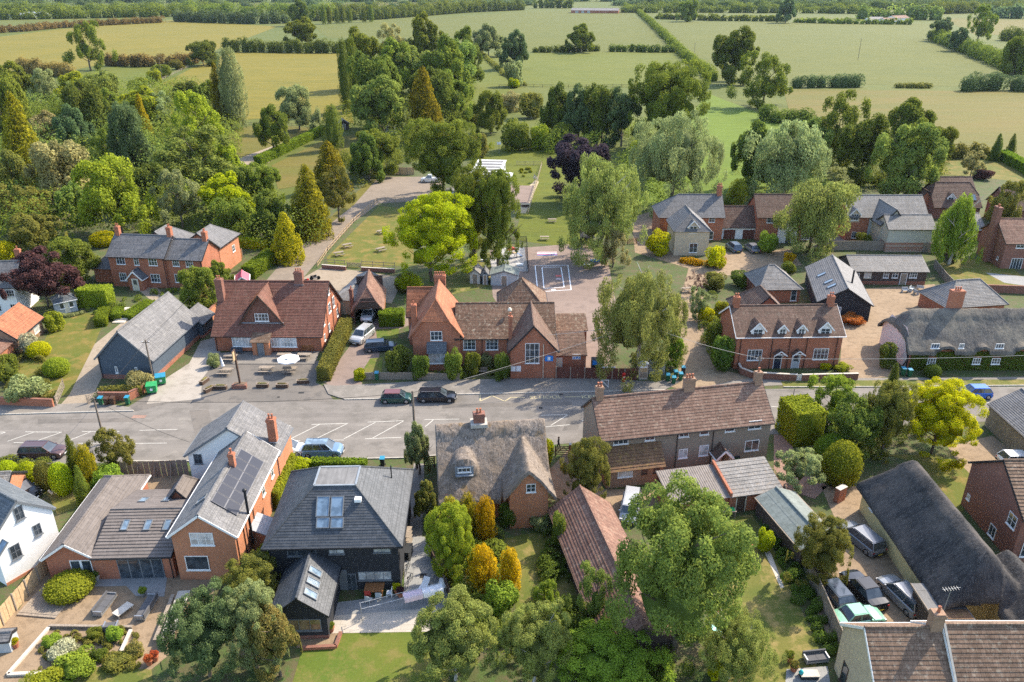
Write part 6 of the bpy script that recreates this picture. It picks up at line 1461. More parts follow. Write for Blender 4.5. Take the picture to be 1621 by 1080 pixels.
S('leaf_mid',(1116,500,1146,548),'green bush below the yellow flowering one')
S('leaf_ivy',(1126,520,1164,586),'dark climbing bush at the end wall of the dormer terrace')
S('leaf_rust',(1330,492,1372,516),'low rust red hedge bush right of the dormer terrace')
S('leaf_gold',(1298,572,1318,586),'yellow flowers on the terrace wall')
S('leaf_bright',(1318,574,1348,587),'low pale flowers on the terrace wall')
S('leaf_deep',(1390,534,1420,582),'tall dark bush at the pink gable of the thatched row')
S('leaf_ivy',(1464,574,1490,598),'clipped dark bush under the ivy wall',kind='dome')
S('leaf_mid',(1236,410,1262,432),'green bush behind the slate garage')
S('leaf_orange',(1240,396,1262,416),'small golden bush beside the plank fence')
# ---- across the road, right
T('dense','leaf_gold',(1424,602,1552,722),'brilliant yellow round tree beside the road',clear=.06)
T('dense','leaf_olive',(1370,602,1442,722),'green tree touching the brilliant yellow one',clear=.02)
T('conifer','leaf_deep',(1394,574,1432,640),'dark pointed yew before the thatched row',name='conifer_tree',clear=0)
T('airy','leaf_fresh',(1276,584,1372,672),'feathery light green tree at the roadside',clear=.05)
T('broad','leaf_deep',(1304,624,1394,734),'dark ivy mass behind the clipped lime hedge',clear=.02)
S('leaf_hedge',(1290,682,1352,742),'clipped bright green bush behind its larger twin',kind='dome')
S('leaf_bright',(1304,692,1364,768),'large clipped bright green bush by the brick gate pier',kind='dome')
T('airy','leaf_silver',(1222,704,1312,782),'grey green fruit tree behind the outhouses',clear=.06)
T('dense','leaf_olive',(1250,816,1346,930),'grey olive tree leaning over the boundary fence',clear=.06)
T('dense','leaf_olive',(884,690,966,798),'dense dark evergreen left of the rendered house',clear=.02)
T('dense','leaf_ash',(962,768,1196,1050),'huge spreading ash in the near garden',clear=.08)
S('leaf_bright',(1100,778,1138,816),'round bright bush at the corrugated outhouse',kind='dome')
T('airy','leaf_ash',(908,892,978,990),'young ash beside the long tiled shed',clear=.14)
T('curtain','leaf_birch',(1092,950,1232,1090),'sparse weeping birch with pale branches, lower right',name='birch_tree',clear=.03,bark='bark_pale')
T('dense','leaf_fresh',(868,996,1070,1130),'large fresh green tree at the bottom edge',clear=.02)
T('dense','leaf_birch',(646,944,792,1092),'feathery birch at the bottom beside the laundry',name='birch_tree',clear=.03,bark='bark_pale')
T('dense','leaf_birch',(786,956,905,1090),'second feathery birch at the bottom, right of the first',name='birch_tree',clear=.03,bark='bark_pale')
T('dense','leaf_bright',(666,796,752,922),'bright green tree right of the black house terrace',clear=.02)
for i_,(bx,lb) in enumerate((((694,786,730,850),'left golden cypress under the thatched cottage'),((722,782,760,858),'middle golden cypress under the thatched cottage'),((750,786,788,860),'orange tinted right-hand cypress under the thatched cottage'))):
 T('flame','leaf_cypress' if i_ < 2 else 'leaf_orange',bx,lb,name='conifer_tree',clear=0)
T('flame','leaf_orange',(736,862,790,936),'orange gold conifer in the cottage garden',name='conifer_tree',clear=0)
T('flame','leaf_orange',(786,868,828,940),'bright orange yellow conifer on the lawn edge',name='conifer_tree',clear=0)
S('leaf_fresh',(764,908,828,972),'light green bush below the two orange conifers')
T('airy','leaf_fresh',(838,914,888,986),'small open tree on the cottage lawn',clear=.03)
S('leaf_ivy',(788,790,820,834),'dark bush left of the brick gable')
S('leaf_silver',(834,806,878,842),'white flowering bush at the right foot of the brick gable')
S('leaf_mid',(870,800,900,870),'green bush between the cottage and the tiled shed')
S('leaf_lime',(854,684,876,738),'yellow green laurel at the right end of the thatched cottage')
T('broad','leaf_silver',(638,664,684,746),'slim grey green tree at the left end of the thatched cottage',clear=.1)
T('broad','leaf_olive',(654,758,694,824),'slim dark tree below the grey green one',clear=.1)
# ---- near left gardens
T('dense','leaf_blue',(254,936,384,1082),'big blue green tree at the bottom left',clear=.02)
T('dense','leaf_silver',(346,926,448,1062),'grey green tree right of the blue green one',clear=.02)
T('dense','leaf_olive',(342,870,442,962),'olive green tree at the corner of the black house',clear=.02)
T('fine','leaf_pinktip',(398,960,474,1072),'photinia with reddish tips by the black extension',clear=.02)
S('leaf_fresh',(402,856,432,900),'green bush between the brick house and the black house')
T('conifer','leaf_mid',(98,688,132,760),'dark green spire on the roadside bank',name='conifer_tree',clear=0)
T('flame','leaf_cypress',(118,704,154,772),'gold flecked conifer on the roadside bank',name='conifer_tree',clear=0)
T('airy','leaf_olive',(134,676,216,756),'spreading olive tree under the telegraph pole',clear=.02)
S('leaf_fresh',(142,726,198,780),'fresh green bush at the board fence')
for i_,(bx,mt,lb) in enumerate((((-8,726,28,766),'leaf_lime','yellow green roadside bush at the left edge'),((26,728,58,764),'leaf_lime','yellow green roadside bush next to the one at the edge'),((54,726,82,774),'leaf_olive','dark roadside bush between two yellow green ones'),
        ((78,728,112,782),'leaf_lime','tall yellow green bush with white stones at its foot'))): S(mt,bx,lb,kind='dome')
T('conifer','leaf_mid',(110,736,145,798),'dark dense conifer above the bungalow roof',name='conifer_tree',clear=0)
S('leaf_lime',(452,720,492,748),'yellow green hedge bush behind the parked blue car')
S('leaf_mid',(-14,552,28,606),'green bush at the left edge by the orange barn')
S('leaf_silver',(8,586,78,638),'grey green bush inside the brick garden wall')
S('leaf_gold',(42,538,78,566),'clipped golden mound on the lawn, upper one',kind='dome')
S('leaf_bright',(68,563,108,596),'clipped golden green mound on the lawn, lower one',kind='dome')
S('leaf_bright',(64,488,100,524),'bright bush at the foot of the purple maple')
S('leaf_flower',(26,522,62,562),'white flowering bush against the orange tiled barn')
S('leaf_beige',(196,580,242,618),'beige flowering bush in front of the slate garage')
S('leaf_ivy',(648,552,680,600),'dark climber on the left of the school house bay',group=None)
S('leaf_mid',(700,544,734,600),'climbing bush on the right of the school house bay')
S('leaf_mid',(734,550,762,594),'green bush under the left school windows')
S('leaf_silver',(758,555,784,586),'silvery bush under the right school windows')
S('leaf_ivy',(782,548,810,604),'tall dark bush at the corner of the school gable')
S('leaf_deep',(606,538,652,594),'dark laurel left of the school house')
S('leaf_lime',(556,580,580,602),'small yellow bush at the picket fence end')
S('leaf_silver',(324,556,348,582),'grey lavender bush at the pub corner')
S('leaf_bright',(72,902,146,950),'wide bright green mound by the french doors',kind='dome')
for bx,mt,lb in (((66,998,100,1024),'leaf_fresh','green clump at the top corner of the raised bed'),((74,1008,128,1044),'leaf_flower','silver leaved mound in the raised bed'),
     ((86,1028,154,1074),'leaf_fresh','large green mound in the raised bed'),((136,990,164,1014),'leaf_mid','small green mound behind the sofas'),
     ((164,988,196,1018),'leaf_fresh','bright green mound in front of the armchair'),((142,1022,168,1048),'leaf_ivy','dark round plant in the middle of the bed'),
     ((160,1030,206,1062),'leaf_olive','olive mound at the lower right of the bed'),((196,1010,226,1040),'leaf_pinktip','pink flowering plants beside the long table'),
     ((40,1062,100,1090),'leaf_bright','daisy patch at the bottom of the raised bed'),((1198,830,1230,876),'leaf_lime','yellow green bush in the right garden border'),
     ((1120,1040,1150,1074),'leaf_gold','bright yellow flowers under the sparse birch'),((1216,800,1250,830),'leaf_ivy','dark weeds at the foot of the outhouse wall')): S(mt,bx,lb)
for k_,m_,b_,l_ in (('broad','leaf_mid',(-20,98,58,170),'green tree at the back corner of the wood, left edge'),
 ('broad','leaf_ash',(120,116,196,190),'pale green tree behind the dark trees of the wood'),
 ('broad','leaf_bright',(184,138,262,212),'bright green tree behind the tall blue green one'),
 ('broad','leaf_olive',(-10,236,66,330),'olive tree in shade under the big yellow tipped conifer'),
 ('airy','leaf_mid',(140,196,206,276),'mid green tree between the flowering tree and the blue green one'),
 ('broad','leaf_deep',(196,258,262,336),'dark tree between the round bright tree and the silver one'),
 ('broad','leaf_ash',(84,286,140,356),'pale tree at the foot of the round bright green tree'),
 ('broad','leaf_mid',(276,226,352,300),'green tree above the silver green one'),
 ('broad','leaf_bright',(326,226,392,300),'light green tree at the paddock end of the wood'),
 ('broad','leaf_deep',(346,262,404,334),'dark tree behind the yellow green spreading tree'),
 ('broad','leaf_ash',(556,118,650,218),'broad tree at the foot of the central clump, left'),
 ('broad','leaf_mid',(668,112,748,196),'broad tree at the foot of the central clump, right'),
 ('broad','leaf_mid',(580,62,672,160),'broad green tree filling the middle of the central clump'),
 ('broad','leaf_ash',(690,62,764,140),'pale domed tree at the right shoulder of the central clump'),
 ('fine','leaf_mid',(560,204,640,276),'green tree at the head of the gravel lane'),
 ('broad','leaf_ash',(1240,186,1320,268),'pale green tree between the weeping tree and the spiky one'),
 ('broad','leaf_mid',(1420,188,1496,270),'green tree at the right end of the wood behind the bungalow')): T(k_,m_,b_,l_)
# clipped hedges
clipped([(513,604),(549,522)],1.9,1.6,'leaf_olive','long clipped hedge between the pub and the drive',size=.22)
clipped([(602,514),(640,513)],2.2,2.2,'leaf_hedge','square clipped hedge block behind the car port',size=.22)
clipped([(131,483),(178,483)],3.0,2.6,'leaf_bright','big square lime green hedge beside the summerhouse',size=.22)
clipped([(160,518),(168,498)],1.3,1.6,'leaf_hedge','clipped low hedge left of the garden steps',size=.2)
clipped([(184,508),(190,496)],1.1,1.5,'leaf_hedge','clipped low hedge right of the garden steps',size=.2)
clipped([(200,506),(240,482)],.8,2.2,'leaf_hedge','sloping low hedge beside the slate garage',size=.2)
clipped([(394,442),(434,412)],2.2,2.4,'leaf_hedge','broad clipped hedge at the lane corner',size=.28)
clipped([(362,390),(425,394)],1.8,1.6,'leaf_gold','golden topped hedge behind the brick house wing',size=.25)
clipped([(409,262),(514,210)],2.4,2.2,'leaf_hedge','straight green hedge beside the gravel path',size=.4)
clipped([(1248,676),(1278,706)],4.2,3.4,'leaf_bright','tall clipped lime green hedge beside the rendered house',size=.22)
clipped([(464,742),(438,806)],2.0,.8,'leaf_bright','narrow hedge between the brick house and the black house',size=.2)
clipped([(492,736),(580,738)],.7,1.0,'leaf_hedge','low roadside hedge behind the black house',size=.2)
clipped([(1585,252),(1640,282)],2.6,2.6,'leaf_hedge','dark clipped hedge at the right edge',size=.4)
clipped([(160,628),(226,624)],1.2,1.0,'leaf_olive','rough hedge on top of the roadside brick wall',size=.2)
# ================================================================ VEHICLES
def car(px,py,yaw,L,W,H,mat,label,style='hatch',roof=None,name='parked_car',cat='car',group=None):
 p = G(px,py,0); e = empty(name,(p.x,p.y,0),rad(yaw),label,cat,group); h = L / 2; w2 = W / 2
 g = .22; belt = H * .60; R = .33
 S_ = {'hatch': (.30,-.47,.12,-.36),'estate': (.27,-.48,.10,-.42),'suv': (.28,-.48,.12,-.40),'saloon': (.22,-.34,.08,-.20),'van': (.36,-.49,.26,-.48),'pickup': (.24,-.12,.10,-.08)}[style]
 f0,r0,f1,r1 = [v * L for v in S_]; classic = style == 'saloon' and mat == 'car_mint'
 # body: a side outline swept across with the flanks tucked in
 zb = belt if style != 'pickup' else belt
 prof = [(-h + .06,g),(-h,g + .22),(-h + .02,belt * .78),(-h + .12,belt - .03),(r0,belt),(f0,belt),(f0 + (h - f0) * .55,belt - .06),(h - .14,belt * .80),(h,belt * .62),(h - .02,g + .12),(h - .14,g)]
 if style == 'van': prof = [(-h,g),(-h,belt),(r0,belt),(f0,belt),(h - .25,belt * .75),(h,belt * .55),(h,g)]
 st = [(-w2,.10,.05),(-w2 + .07,.02,.0),(-w2 * .55,0,-.02),(0,0,-.03),(w2 * .55,0,-.02),(w2 - .07,.02,0),(w2,.10,.05)]
 m = Mb(); n = len(prof)
 for yy,ins,dz in st:
  for x,z in prof: s_ = 1 - ins / h * 1.3; zz = z - dz * (z > g + .3) if dz > 0 else z - dz * (z > belt * .7); m.v.append((x * s_ - (abs(yy / w2) ** 3) * .16 * (1 if x > 0 else -.5) * (abs(x) / h) ** 6,yy,zz))
 for i in range(len(st) - 1):
  for j in range(n): k = (j + 1) % n; m.f.append([i * n + j,(i + 1) * n + j,(i + 1) * n + k,i * n + k][::-1]); m.m.append(0)
 m.f.append([j for j in range(n)]); m.m.append(0); m.f.append([(len(st) - 1) * n + n - 1 - j for j in range(n)]); m.m.append(0)
 m.build('body',WM(mat),e,True).data.polygons.foreach_set('use_smooth',[False] * len(m.f))
 wb = w2 - .08; wt = w2 - .24; zt = H - .05
 def ring(z,a,c,w): return [(a,-w,z),(c,-w,z),(c,w,z),(a,w,z)]
 lo,hi = ring(belt - .03,r0,f0,wb),ring(zt,r1,f1,wt); q = Mb(); q.v += lo + hi
 for a in range(4): c = (a + 1) % 4; q.f.append([a,c,4 + c,4 + a]); q.m.append(0)
 q.build('windows',WM('glass'),e)
 r = Mb(); rr = ring(zt,r1 - .02,f1 + .02,wt + .015); r.extr(rr,(0,0,.02)); r.extr([(x * .94 + (r1 + f1) * .03,y * .86,zt + .02) for x,y,z in rr],(0,0,.03)); r.build('roof',WM(roof or mat),e)
 if style in ('suv','hatch') and roof == 'glass_sky': pass
 pl = Mb()
 for a in range(4): pl.bar(lo[a],hi[a],.07,.06)
 for t in ((.5,) if style in ('saloon','pickup') else (.38,.70)):
  for sy in (-1,1): x = r0 + (f0 - r0) * t; x2 = r1 + (f1 - r1) * t; pl.bar((x,sy * wb,belt - .03),(x2,sy * wt,zt),.06,.05)
 pl.build('pillar',WM(mat),e)
 if style in ('estate','suv'):
  for sy in (-1,1): Mb().bar((r1 + .2,sy * (wt - .08),zt + .09),(f1 - .1,sy * (wt - .08),zt + .09),.035).build('roof_rail',WM('alloy'),e)
 if style == 'pickup': Mb().box(-h + .12,-w2 + .14,belt - .01,r0 - .12,w2 - .14,belt + .012).build('load_bed',WM('dark_trim'),e)
 for sx in (1,-1):
  x = sx * (h - (.78 if sx > 0 else .74) * L / 4.5)
  for sy in (1,-1):
   t = Mb().tube((x,sy * (w2 - .20),R),(x,sy * (w2 + .012),R),R,n=14).build('wheel',WM('rubber'),e)
   Mb().tube((x,sy * (w2 + .005),R),(x,sy * (w2 + .024),R),R * .62,R * .55,n=10).build('rim',WM('alloy'),t)
  Mb().box(min(sx * h,sx * (h + .03)) - .0,-w2 * .78,g + .06,max(sx * h,sx * (h + .03)),w2 * .78,g + .26).build('bumper',WM('alloy' if classic else 'dark_trim'),e)
  for sy in (1,-1):
   y0,y1 = sorted((sy * w2 * .58,sy * w2 * .90)); zl = belt * (.66 if sx > 0 else .72)
   Mb().box(min(sx * (h - .34),sx * (h - (.12 if sx > 0 else .05))),y0,zl - .07,max(sx * (h - .34),sx * (h - (.12 if sx > 0 else .05))),y1,zl + .05).build('headlight' if sx > 0 else 'tail_light',WM('lamp_clear' if sx > 0 else 'tail_red'),e)
  Mb().box(min(sx * (h + .03),sx * (h + .045)),-.26,g + .1,max(sx * (h + .03),sx * (h + .045)),.26,g + .21).build('number_plate',WM('plate_white' if sx > 0 else 'plate_yellow'),e)
 for sy in (1,-1): Mb().box(f0 - .35,sy * (w2 + .02) - .08,belt - .02,f0 - .2,sy * (w2 + .02) + .08,belt + .12).build('mirror',WM(mat),e)
 return e
car(70,721,1,4.8,1.85,1.5,'car_maroon','dark maroon estate car at the kerb behind yellow green bushes','estate')
car(34,784,-22,4.5,1.8,1.75,'car_black','old black off-road car in the garden behind the white house','suv')
car(454,717,0,4.2,1.75,1.45,'car_white','white car half hidden behind the brick house with solar panels')
car(512,719,1,4.45,1.85,1.65,'car_lightblue','pale blue parked car with dark glass roof outside the black house','suv',roof='glass_sky')
car(628,635,1,3.9,1.7,1.4,'car_green','small dark green car with a dark red roof on the far kerb','hatch',roof='car_roofred')
car(692,633,1,4.85,1.85,1.45,'car_black','long black estate car on the far kerb beside the small green car','estate')
car(574,537,-108,4.9,1.85,1.75,'car_silver','silver double cab pickup on the drive before the car port','suv')
car(585,504,-95,4.3,1.8,1.7,'car_white','pale car inside the timber car port','suv')
car(603,554,9,4.6,1.8,1.5,'car_navy','dark blue estate car parked across the drive by the school house','estate')
car(681,288,180,4.8,1.8,1.9,'car_white','white open backed van in the gravel car park under trees','pickup',name='parked_van',cat='van')
car(1161,396,100,4.3,1.8,1.6,'car_steel','blue grey car before the left garage door','suv')
car(1190,397,97,4.3,1.8,1.45,'car_grey','dark grey car before the right garage door')
car(1541,628,180,3.95,1.75,1.5,'car_blue','bright blue small car driving on the road at right',name='moving_car')
car(1611,735,0,4.2,1.8,1.45,'car_white','white car at the right edge beside the brown brick house')
car(997,812,-104,4.4,1.8,1.7,'car_silver','silver people carrier in the yard of the rendered houses, under the ash','van')
car(1361,858,112,4.8,1.85,1.5,'car_grey','dark grey estate alone in the upper part of the parking yard','estate')
car(1317,944,103,4.4,1.8,1.45,'car_navy','dark blue hatchback beside the fence, partly under the olive tree')
car(1365,940,104,4.7,1.8,1.45,'car_black','black saloon between the dark blue hatchback and the silver grey estate','saloon')
car(1426,950,106,4.8,1.85,1.55,'car_pewter','silver grey estate beside the dark thatched cottage','estate')
car(1357,984,10,4.2,1.75,1.4,'car_mint','mint green classic saloon parked crosswise at the bottom of the yard','saloon')
# ================================================================ BINS, PLANTERS, FURNITURE
def thing(name,px,py,yaw,label,cat,group=None,z=0):
 p = G(px,py,z); return empty(name,(p.x,p.y,z),rad(yaw),label,cat,group)
def wheelie(px,py,body,lid,label,s=1.0,yaw=0,group='wheelie bins'):
 e = thing('wheelie_bin',px,py,yaw,label,'bin',group); m = Mb(); k = [(-.24,-.27),(.24,-.27),(.24,.27),(-.24,.27)]
 m.v += [(x * s * .8,y * s * .8,.06) for x,y in k] + [(x * s,y * s,1.0 * s) for x,y in k]
 for q in ((3,2,1,0),(4,5,6,7),(0,1,5,4),(1,2,6,5),(2,3,7,6),(3,0,4,7)): m.f.append(list(q)); m.m.append(0)
 m.build('bin_body',WM(body),e); Mb().extr([(-.27 * s,-.31 * s,s),(.27 * s,-.31 * s,s),(.27 * s,.33 * s,1.06 * s),(-.27 * s,.33 * s,1.06 * s)],(0,0,.05)).build('lid',WM(lid),e)
 for sx in (-1,1): Mb().tube((sx * .2 * s,.25 * s,.1),(sx * .27 * s,.25 * s,.1),.1,n=8).build('wheel',WM('rubber'),e)
for a in ((161,641,'bin_green','bin_blue','green bin with blue lid beside the garage gate'),(170,642,'bin_brown','bin_brown','brown bin left of its twin on the left pavement'),(180,641,'bin_brown','bin_brown','brown bin right of its twin on the left pavement'),
   (203,640,'bin_green','bin_blue','green bin with blue lid alone before the brick wall'),(597,601,'bin_green','bin_blue','turquoise lidded bin at the picket fence'),(1057,604,'bin_green','bin_blue','front left bin of the four at the lane mouth'),
   (1066,608,'bin_green','bin_blue','front right bin of the four at the lane mouth'),(1069,599,'bin_green','bin_blue','rear left bin of the four at the lane mouth'),(1077,602,'bin_green','bin_blue','rear right bin of the four at the lane mouth'),
   (1081,592,'bin_black','bin_blue','dark bin behind the four at the lane mouth'),(1429,594,'bin_green','bin_blue','bin left of two blue lids at the thatched row'),(1439,596,'bin_green','bin_blue','bin right of two blue lids at the thatched row'),
   (1233,682,'bin_green','bin_blue','bin at the right end of the rendered houses'),(606,738,'bin_black','bin_blue','blue lidded bin behind the black house'),(1124,735,'bin_green','bin_black','dark bin left of the white porch'),(1165,735,'bin_green','bin_black','green bin right of the white porch'),
   (339,573,'bin_black','bin_black','black bin at the pub front wall')): wheelie(*a)
for px,py,yw,lb in ((242,622,14,'large green wheeled waste container nearest the road'),(256,608,22,'large green wheeled waste container with blue lid behind the first')):
 e = thing('waste_container',px,py,yw,lb,'waste container','green waste containers by the garage'); m = Mb(); k = [(-.6,-.5),(.6,-.5),(.6,.5),(-.6,.5)]
 m.v += [(x * .9,y * .8,.2) for x,y in k] + [(x,y,1.15) for x,y in k]
 for q in ((3,2,1,0),(4,5,6,7),(0,1,5,4),(1,2,6,5),(2,3,7,6),(3,0,4,7)): m.f.append(list(q)); m.m.append(0)
 m.build('container_body',WM('skip_green'),e); Mb().extr([(-.64,-.54,1.16),(.64,-.54,1.16),(.64,.54,1.32),(-.64,.54,1.32)],(0,0,.05)).build('lid',WM('bin_blue' if px > 250 else 'skip_green'),e)
 Mb().box(-.15,-.53,.55,.15,-.49,.85).build('sticker',WM('plastic_white'),e)
 for sx in (-1,1):
  for sy in (-1,1): Mb().tube((sx * .45 - .04,sy * .35,.1),(sx * .45 + .04,sy * .35,.1),.1,n=8).build('wheel',WM('rubber'),e)
# picnic tables
def picnic():
 e = empty('picnic_table',(0,0,0));
 for i in range(5): Mb().box(-.9,-.36 + i * .148,.70,.9,-.36 + i * .148 + .135,.74).build('table_board',WM('wood_old'),e)
 for sy in (-1,1): Mb().box(-.9,sy * .72 - .13,.42,.9,sy * .72 + .13,.46).build('bench_board',WM('wood_old'),e)
 for sx in (-.6,.6):
  for sy in (-1,1): Mb().bar((sx,sy * .68,0),(sx,sy * .22,.7),.09,.04,up=(1,0,0)).build('leg',WM('wood_old'),e)
  Mb().bar((sx,-.82,.40),(sx,.82,.40),.04,.09).build('crossbar',WM('wood_old'),e)
 return e
pt0 = picnic(); PT = [(357,592,0,'picnic table beside the closed parasol'),(422,589,0,'picnic table in the middle of the pub forecourt'),(459,590,0,'picnic table under the open white parasol'),
 (366,570,0,'picnic table at the left of the pub wall'),(450,568,0,'picnic table before the right bay window'),(482,568,0,'picnic table at the right end of the pub wall'),
 (550,392,35,'picnic table near the lane fence on the lawn, upper one'),(537,405,30,'picnic table at the lawn corner by the gate'),(603,398,40,'picnic table beside the yellow green tree, lower one'),(604,370,40,'picnic table beside the yellow green tree, upper one'),
 (862,380,0,'picnic table on the school grass by the path'),(874,352,0,'picnic table in the shade of the weeping birch'),(1088,462,15,'garden table behind the dormer terrace')]
for i,(x,y,yw,lb) in enumerate(PT):
 p = G(x,y,.1 if 340 < x < 500 and y < 575 else 0); o = pt0 if i == 0 else copy_tree(pt0)
 o.location = p; o.rotation_euler[2] = rad(yw); tag(o,lb,'picnic table','picnic tables')
def bench(px,py,yaw,label,mat='wood_warm',z=0,L=1.5):
 e = thing('bench',px,py,yaw,label,'bench','wooden benches',z)
 for i in range(3): Mb().box(-L / 2,-.22 + i * .15,.42,L / 2,-.09 + i * .15,.45).build('seat_slat',WM(mat),e)
 for i in range(3): Mb().box(-L / 2,.24,.52 + i * .13,L / 2,.27,.62 + i * .13).build('back_slat',WM(mat),e)
 for sx in (-1,1):
  Mb().box(sx * L / 2 - .03,-.22,0,sx * L / 2 + .03,-.16,.62).build('leg',WM(mat),e); Mb().box(sx * L / 2 - .03,.2,0,sx * L / 2 + .03,.26,.92).build('leg',WM(mat),e); Mb().box(sx * L / 2 - .03,-.24,.60,sx * L / 2 + .03,.24,.64).build('arm',WM(mat),e)
bench(375,560,0,'blue grey bench under the left bay window','board_blue',.1); bench(452,557,0,'brown bench under the right bay window','wood_warm',.1,1.8); bench(487,557,0,'brown bench at the right end of the pub front','wood_warm',.1); bench(762,592,0,'weathered bench in front of the school hall','wood_old')
# troughs with flowers
for i,(x,y,yw,lb) in enumerate(((416,613,0,'left flower trough of the three right of the pub sign'),(447,613.5,0,'middle flower trough of the three right of the pub sign'),(480,607,6,'flower trough nearest the long hedge'),(350,616,0,'flower trough just left of the pub sign'),(332,619,60,'tilted flower trough by the road, left forecourt'),(324,606,75,'flower trough at the left end of the forecourt'))):
 e = thing('planter_trough',x,y,yw,lb,'planter','wooden flower troughs on the forecourt'); Mb().box(-.75,-.25,0,.75,.25,.5).build('trough',WM('wood_dark'),e)
 m = Mb(); m.box(-.78,-.28,.5,.78,-.2,.55).box(-.78,.2,.5,.78,.28,.55).box(-.78,-.2,.5,-.7,.2,.55).box(.7,-.2,.5,.78,.2,.55); m.build('rim',WM('wood_old'),e); Mb().box(-.7,-.2,.5,.7,.2,.52).build('soil',WM('soil'),e)
 o = bpy.data.objects.new('flowers',CR['shrub'][i % 3]); col.objects.link(o); o.parent = e; o.location = (0,0,.58); o.scale = (.6,.18,.12); o.material_slots[0].link = 'OBJECT'; o.material_slots[0].material = MAT['leaf_beige']
# parasols
e = thing('parasol',459,589,0,'open white parasol with dark lettering over a picnic table','parasol'); Mb().tube((0,0,0),(0,0,2.5),.03).build('pole',WM('wood_old'),e); m = Mb(); n = 8
for i in range(n):
 a,c = 2 * math.pi * i / n,2 * math.pi * (i + 1) / n; m.poly([(1.5 * math.cos(a),1.5 * math.sin(a),1.95),(1.5 * math.cos(c),1.5 * math.sin(c),1.95),(0,0,2.5)]); m.poly([(1.5 * math.cos(a),1.5 * math.sin(a),1.8),(1.5 * math.cos(c),1.5 * math.sin(c),1.8),(1.5 * math.cos(c),1.5 * math.sin(c),1.949),(1.5 * math.cos(a),1.5 * math.sin(a),1.949)])
cn = m.build('canopy',WM('cloth_white'),e)
for k in (-1.6,-.8,.0):
 a = k; d = Vector((math.cos(a),math.sin(a),0)); Mb().bar(d * .75 + Vector((0,0,2.262)) + Vector((-d.y,d.x,0)) * .22,d * .75 + Vector((0,0,2.262)) - Vector((-d.y,d.x,0)) * .22,.09,.02).build('lettering',WM('black_paint'),cn)
e = thing('parasol',356,590,0,'closed white parasol leaning over the left picnic table','parasol'); Mb().tube((0,0,0),(-.25,0,2.5),.03).build('pole',WM('wood_old'),e); Mb().tube((-.1,0,1.0),(-.22,0,2.3),.22,.05,8).build('canopy',WM('cloth_white'),e)
# pub sign
e = thing('pub_sign',381,613,0,'tall timber sign post rising from a brick base on the forecourt','sign'); Mb().prism([(-.95,-.55),(.95,-.55),(.75,.35),(-.75,.35)],0,.55).build('base',WM('brick_brown'),e); Mb().box(-.7,-.4,.55,.7,.28,.6).build('base_soil',WM('soil'),e); Mb().bar((0,0,.5),(-.12,0,5.3),.22).build('post',WM('wood_dark'),e)
s_ = Mb().box(-.16,-.75,4.0,-.06,.1,5.2).build('sign_board',WM('wood_new'),e); Mb().box(-.17,-.68,4.1,-.161,.03,5.1).build('painted_panel',WM('cream_paint'),s_); Mb().bar((-.12,-.85,5.28),(-.12,.2,5.28),.09).build('bracket',WM('wood_dark'),e)
# telegraph poles and street posts, with their wires
def pole(px,py,topy,label,r=.13,arm=True,mat='wood_pole',cat='telegraph pole',name='telegraph_pole'):
 p = G(px,py,0); z = 6.0
 for _ in range(20): z += (PJ((p.x,p.y,z))[1] - topy) / (PXM(topy,z) * .9)
 e = empty(name,(p.x,p.y,0),0,label,cat); Mb().tube((0,0,0),(0,0,z),r,r * .7,8).build('shaft',WM(mat),e)
 if arm: Mb().bar((-.5,0,z - .35),(.5,0,z - .35),.09).build('crossarm',WM(mat),e)
 if arm:
  for sx in (-.42,.42): Mb().lathe((sx,0,z - .3),[(.05,0),(.06,.06),(.03,.12)],6).build('insulator',WM('plastic_white'),e)
 return Vector((p.x,p.y,z - .2))
tA = pole(244,606,538,'telegraph pole at the corner of the slate garage'); tB = pole(166,702,630,'telegraph pole beside the road above the roadside bank',arm=False); tC = pole(1009,593,510,'pale telegraph pole at the foot of the big birch',arm=False,mat='stone_white' if False else 'wood_old')
tD = pole(1198,602,565,'short dark telegraph pole before the dormer terrace'); tE = pole(660,742,619,'tall dark pole at the left end of the thatched cottage',r=.15,arm=False); tF = pole(1358,95,61,'lone pole in the large right field',r=.16); tG = pole(1099,84,68,'small pole beside the long field hedge'); tH = pole(257,126,92,'pole beside the wire fence between fields')
pole(1255,632,616,'thin dark sign post on the road behind the rendered houses',r=.05,arm=False,mat='black_paint',cat='post',name='sign_post')
def wire(a,c,label,sag=.5,r=.022,mat='rubber'):
 m = Mb(); n = 14; a = Vector(a); c = Vector(c); P = [a + (c - a) * (i / n) - Vector((0,0,sag * 4 * (i / n) * (1 - i / n))) for i in range(n + 1)]
 for i in range(n): m.tube(P[i] - a,P[i + 1] - a,r,n=4,cap=False)
 tag(m.build('overhead_wire',WM(mat),None,False,a),label,'wire','overhead wires')
ch = lambda px,py,z: G(px,py,z)
wire(tC,ch(845,532,5.5),'pale wire from the birch pole to the school gable',.2,.028,'stone_white'); wire(tC,tE,'long wire crossing the road to the thatched cottage pole',.6); wire(tC,tD,'wire from the birch pole to the terrace pole',.4,.028,'stone_white'); wire(tD,ch(1640,562,5.5),'wire along the front of the thatched row',.3,.028,'stone_white')
wire(tA,tB,'wire crossing the left pavement between two poles',.3); wire(tA,ch(300,470,5.5),'wire over the slate garage roof',.1); wire(tB,ch(300,700,6),'wire from the bank pole to the white wing',.4); wire(tC,ch(735,600,3),'pale stay wire in front of the school',.2,.025,'stone_white'); wire(tB,tE,'long wire along the road',.7)
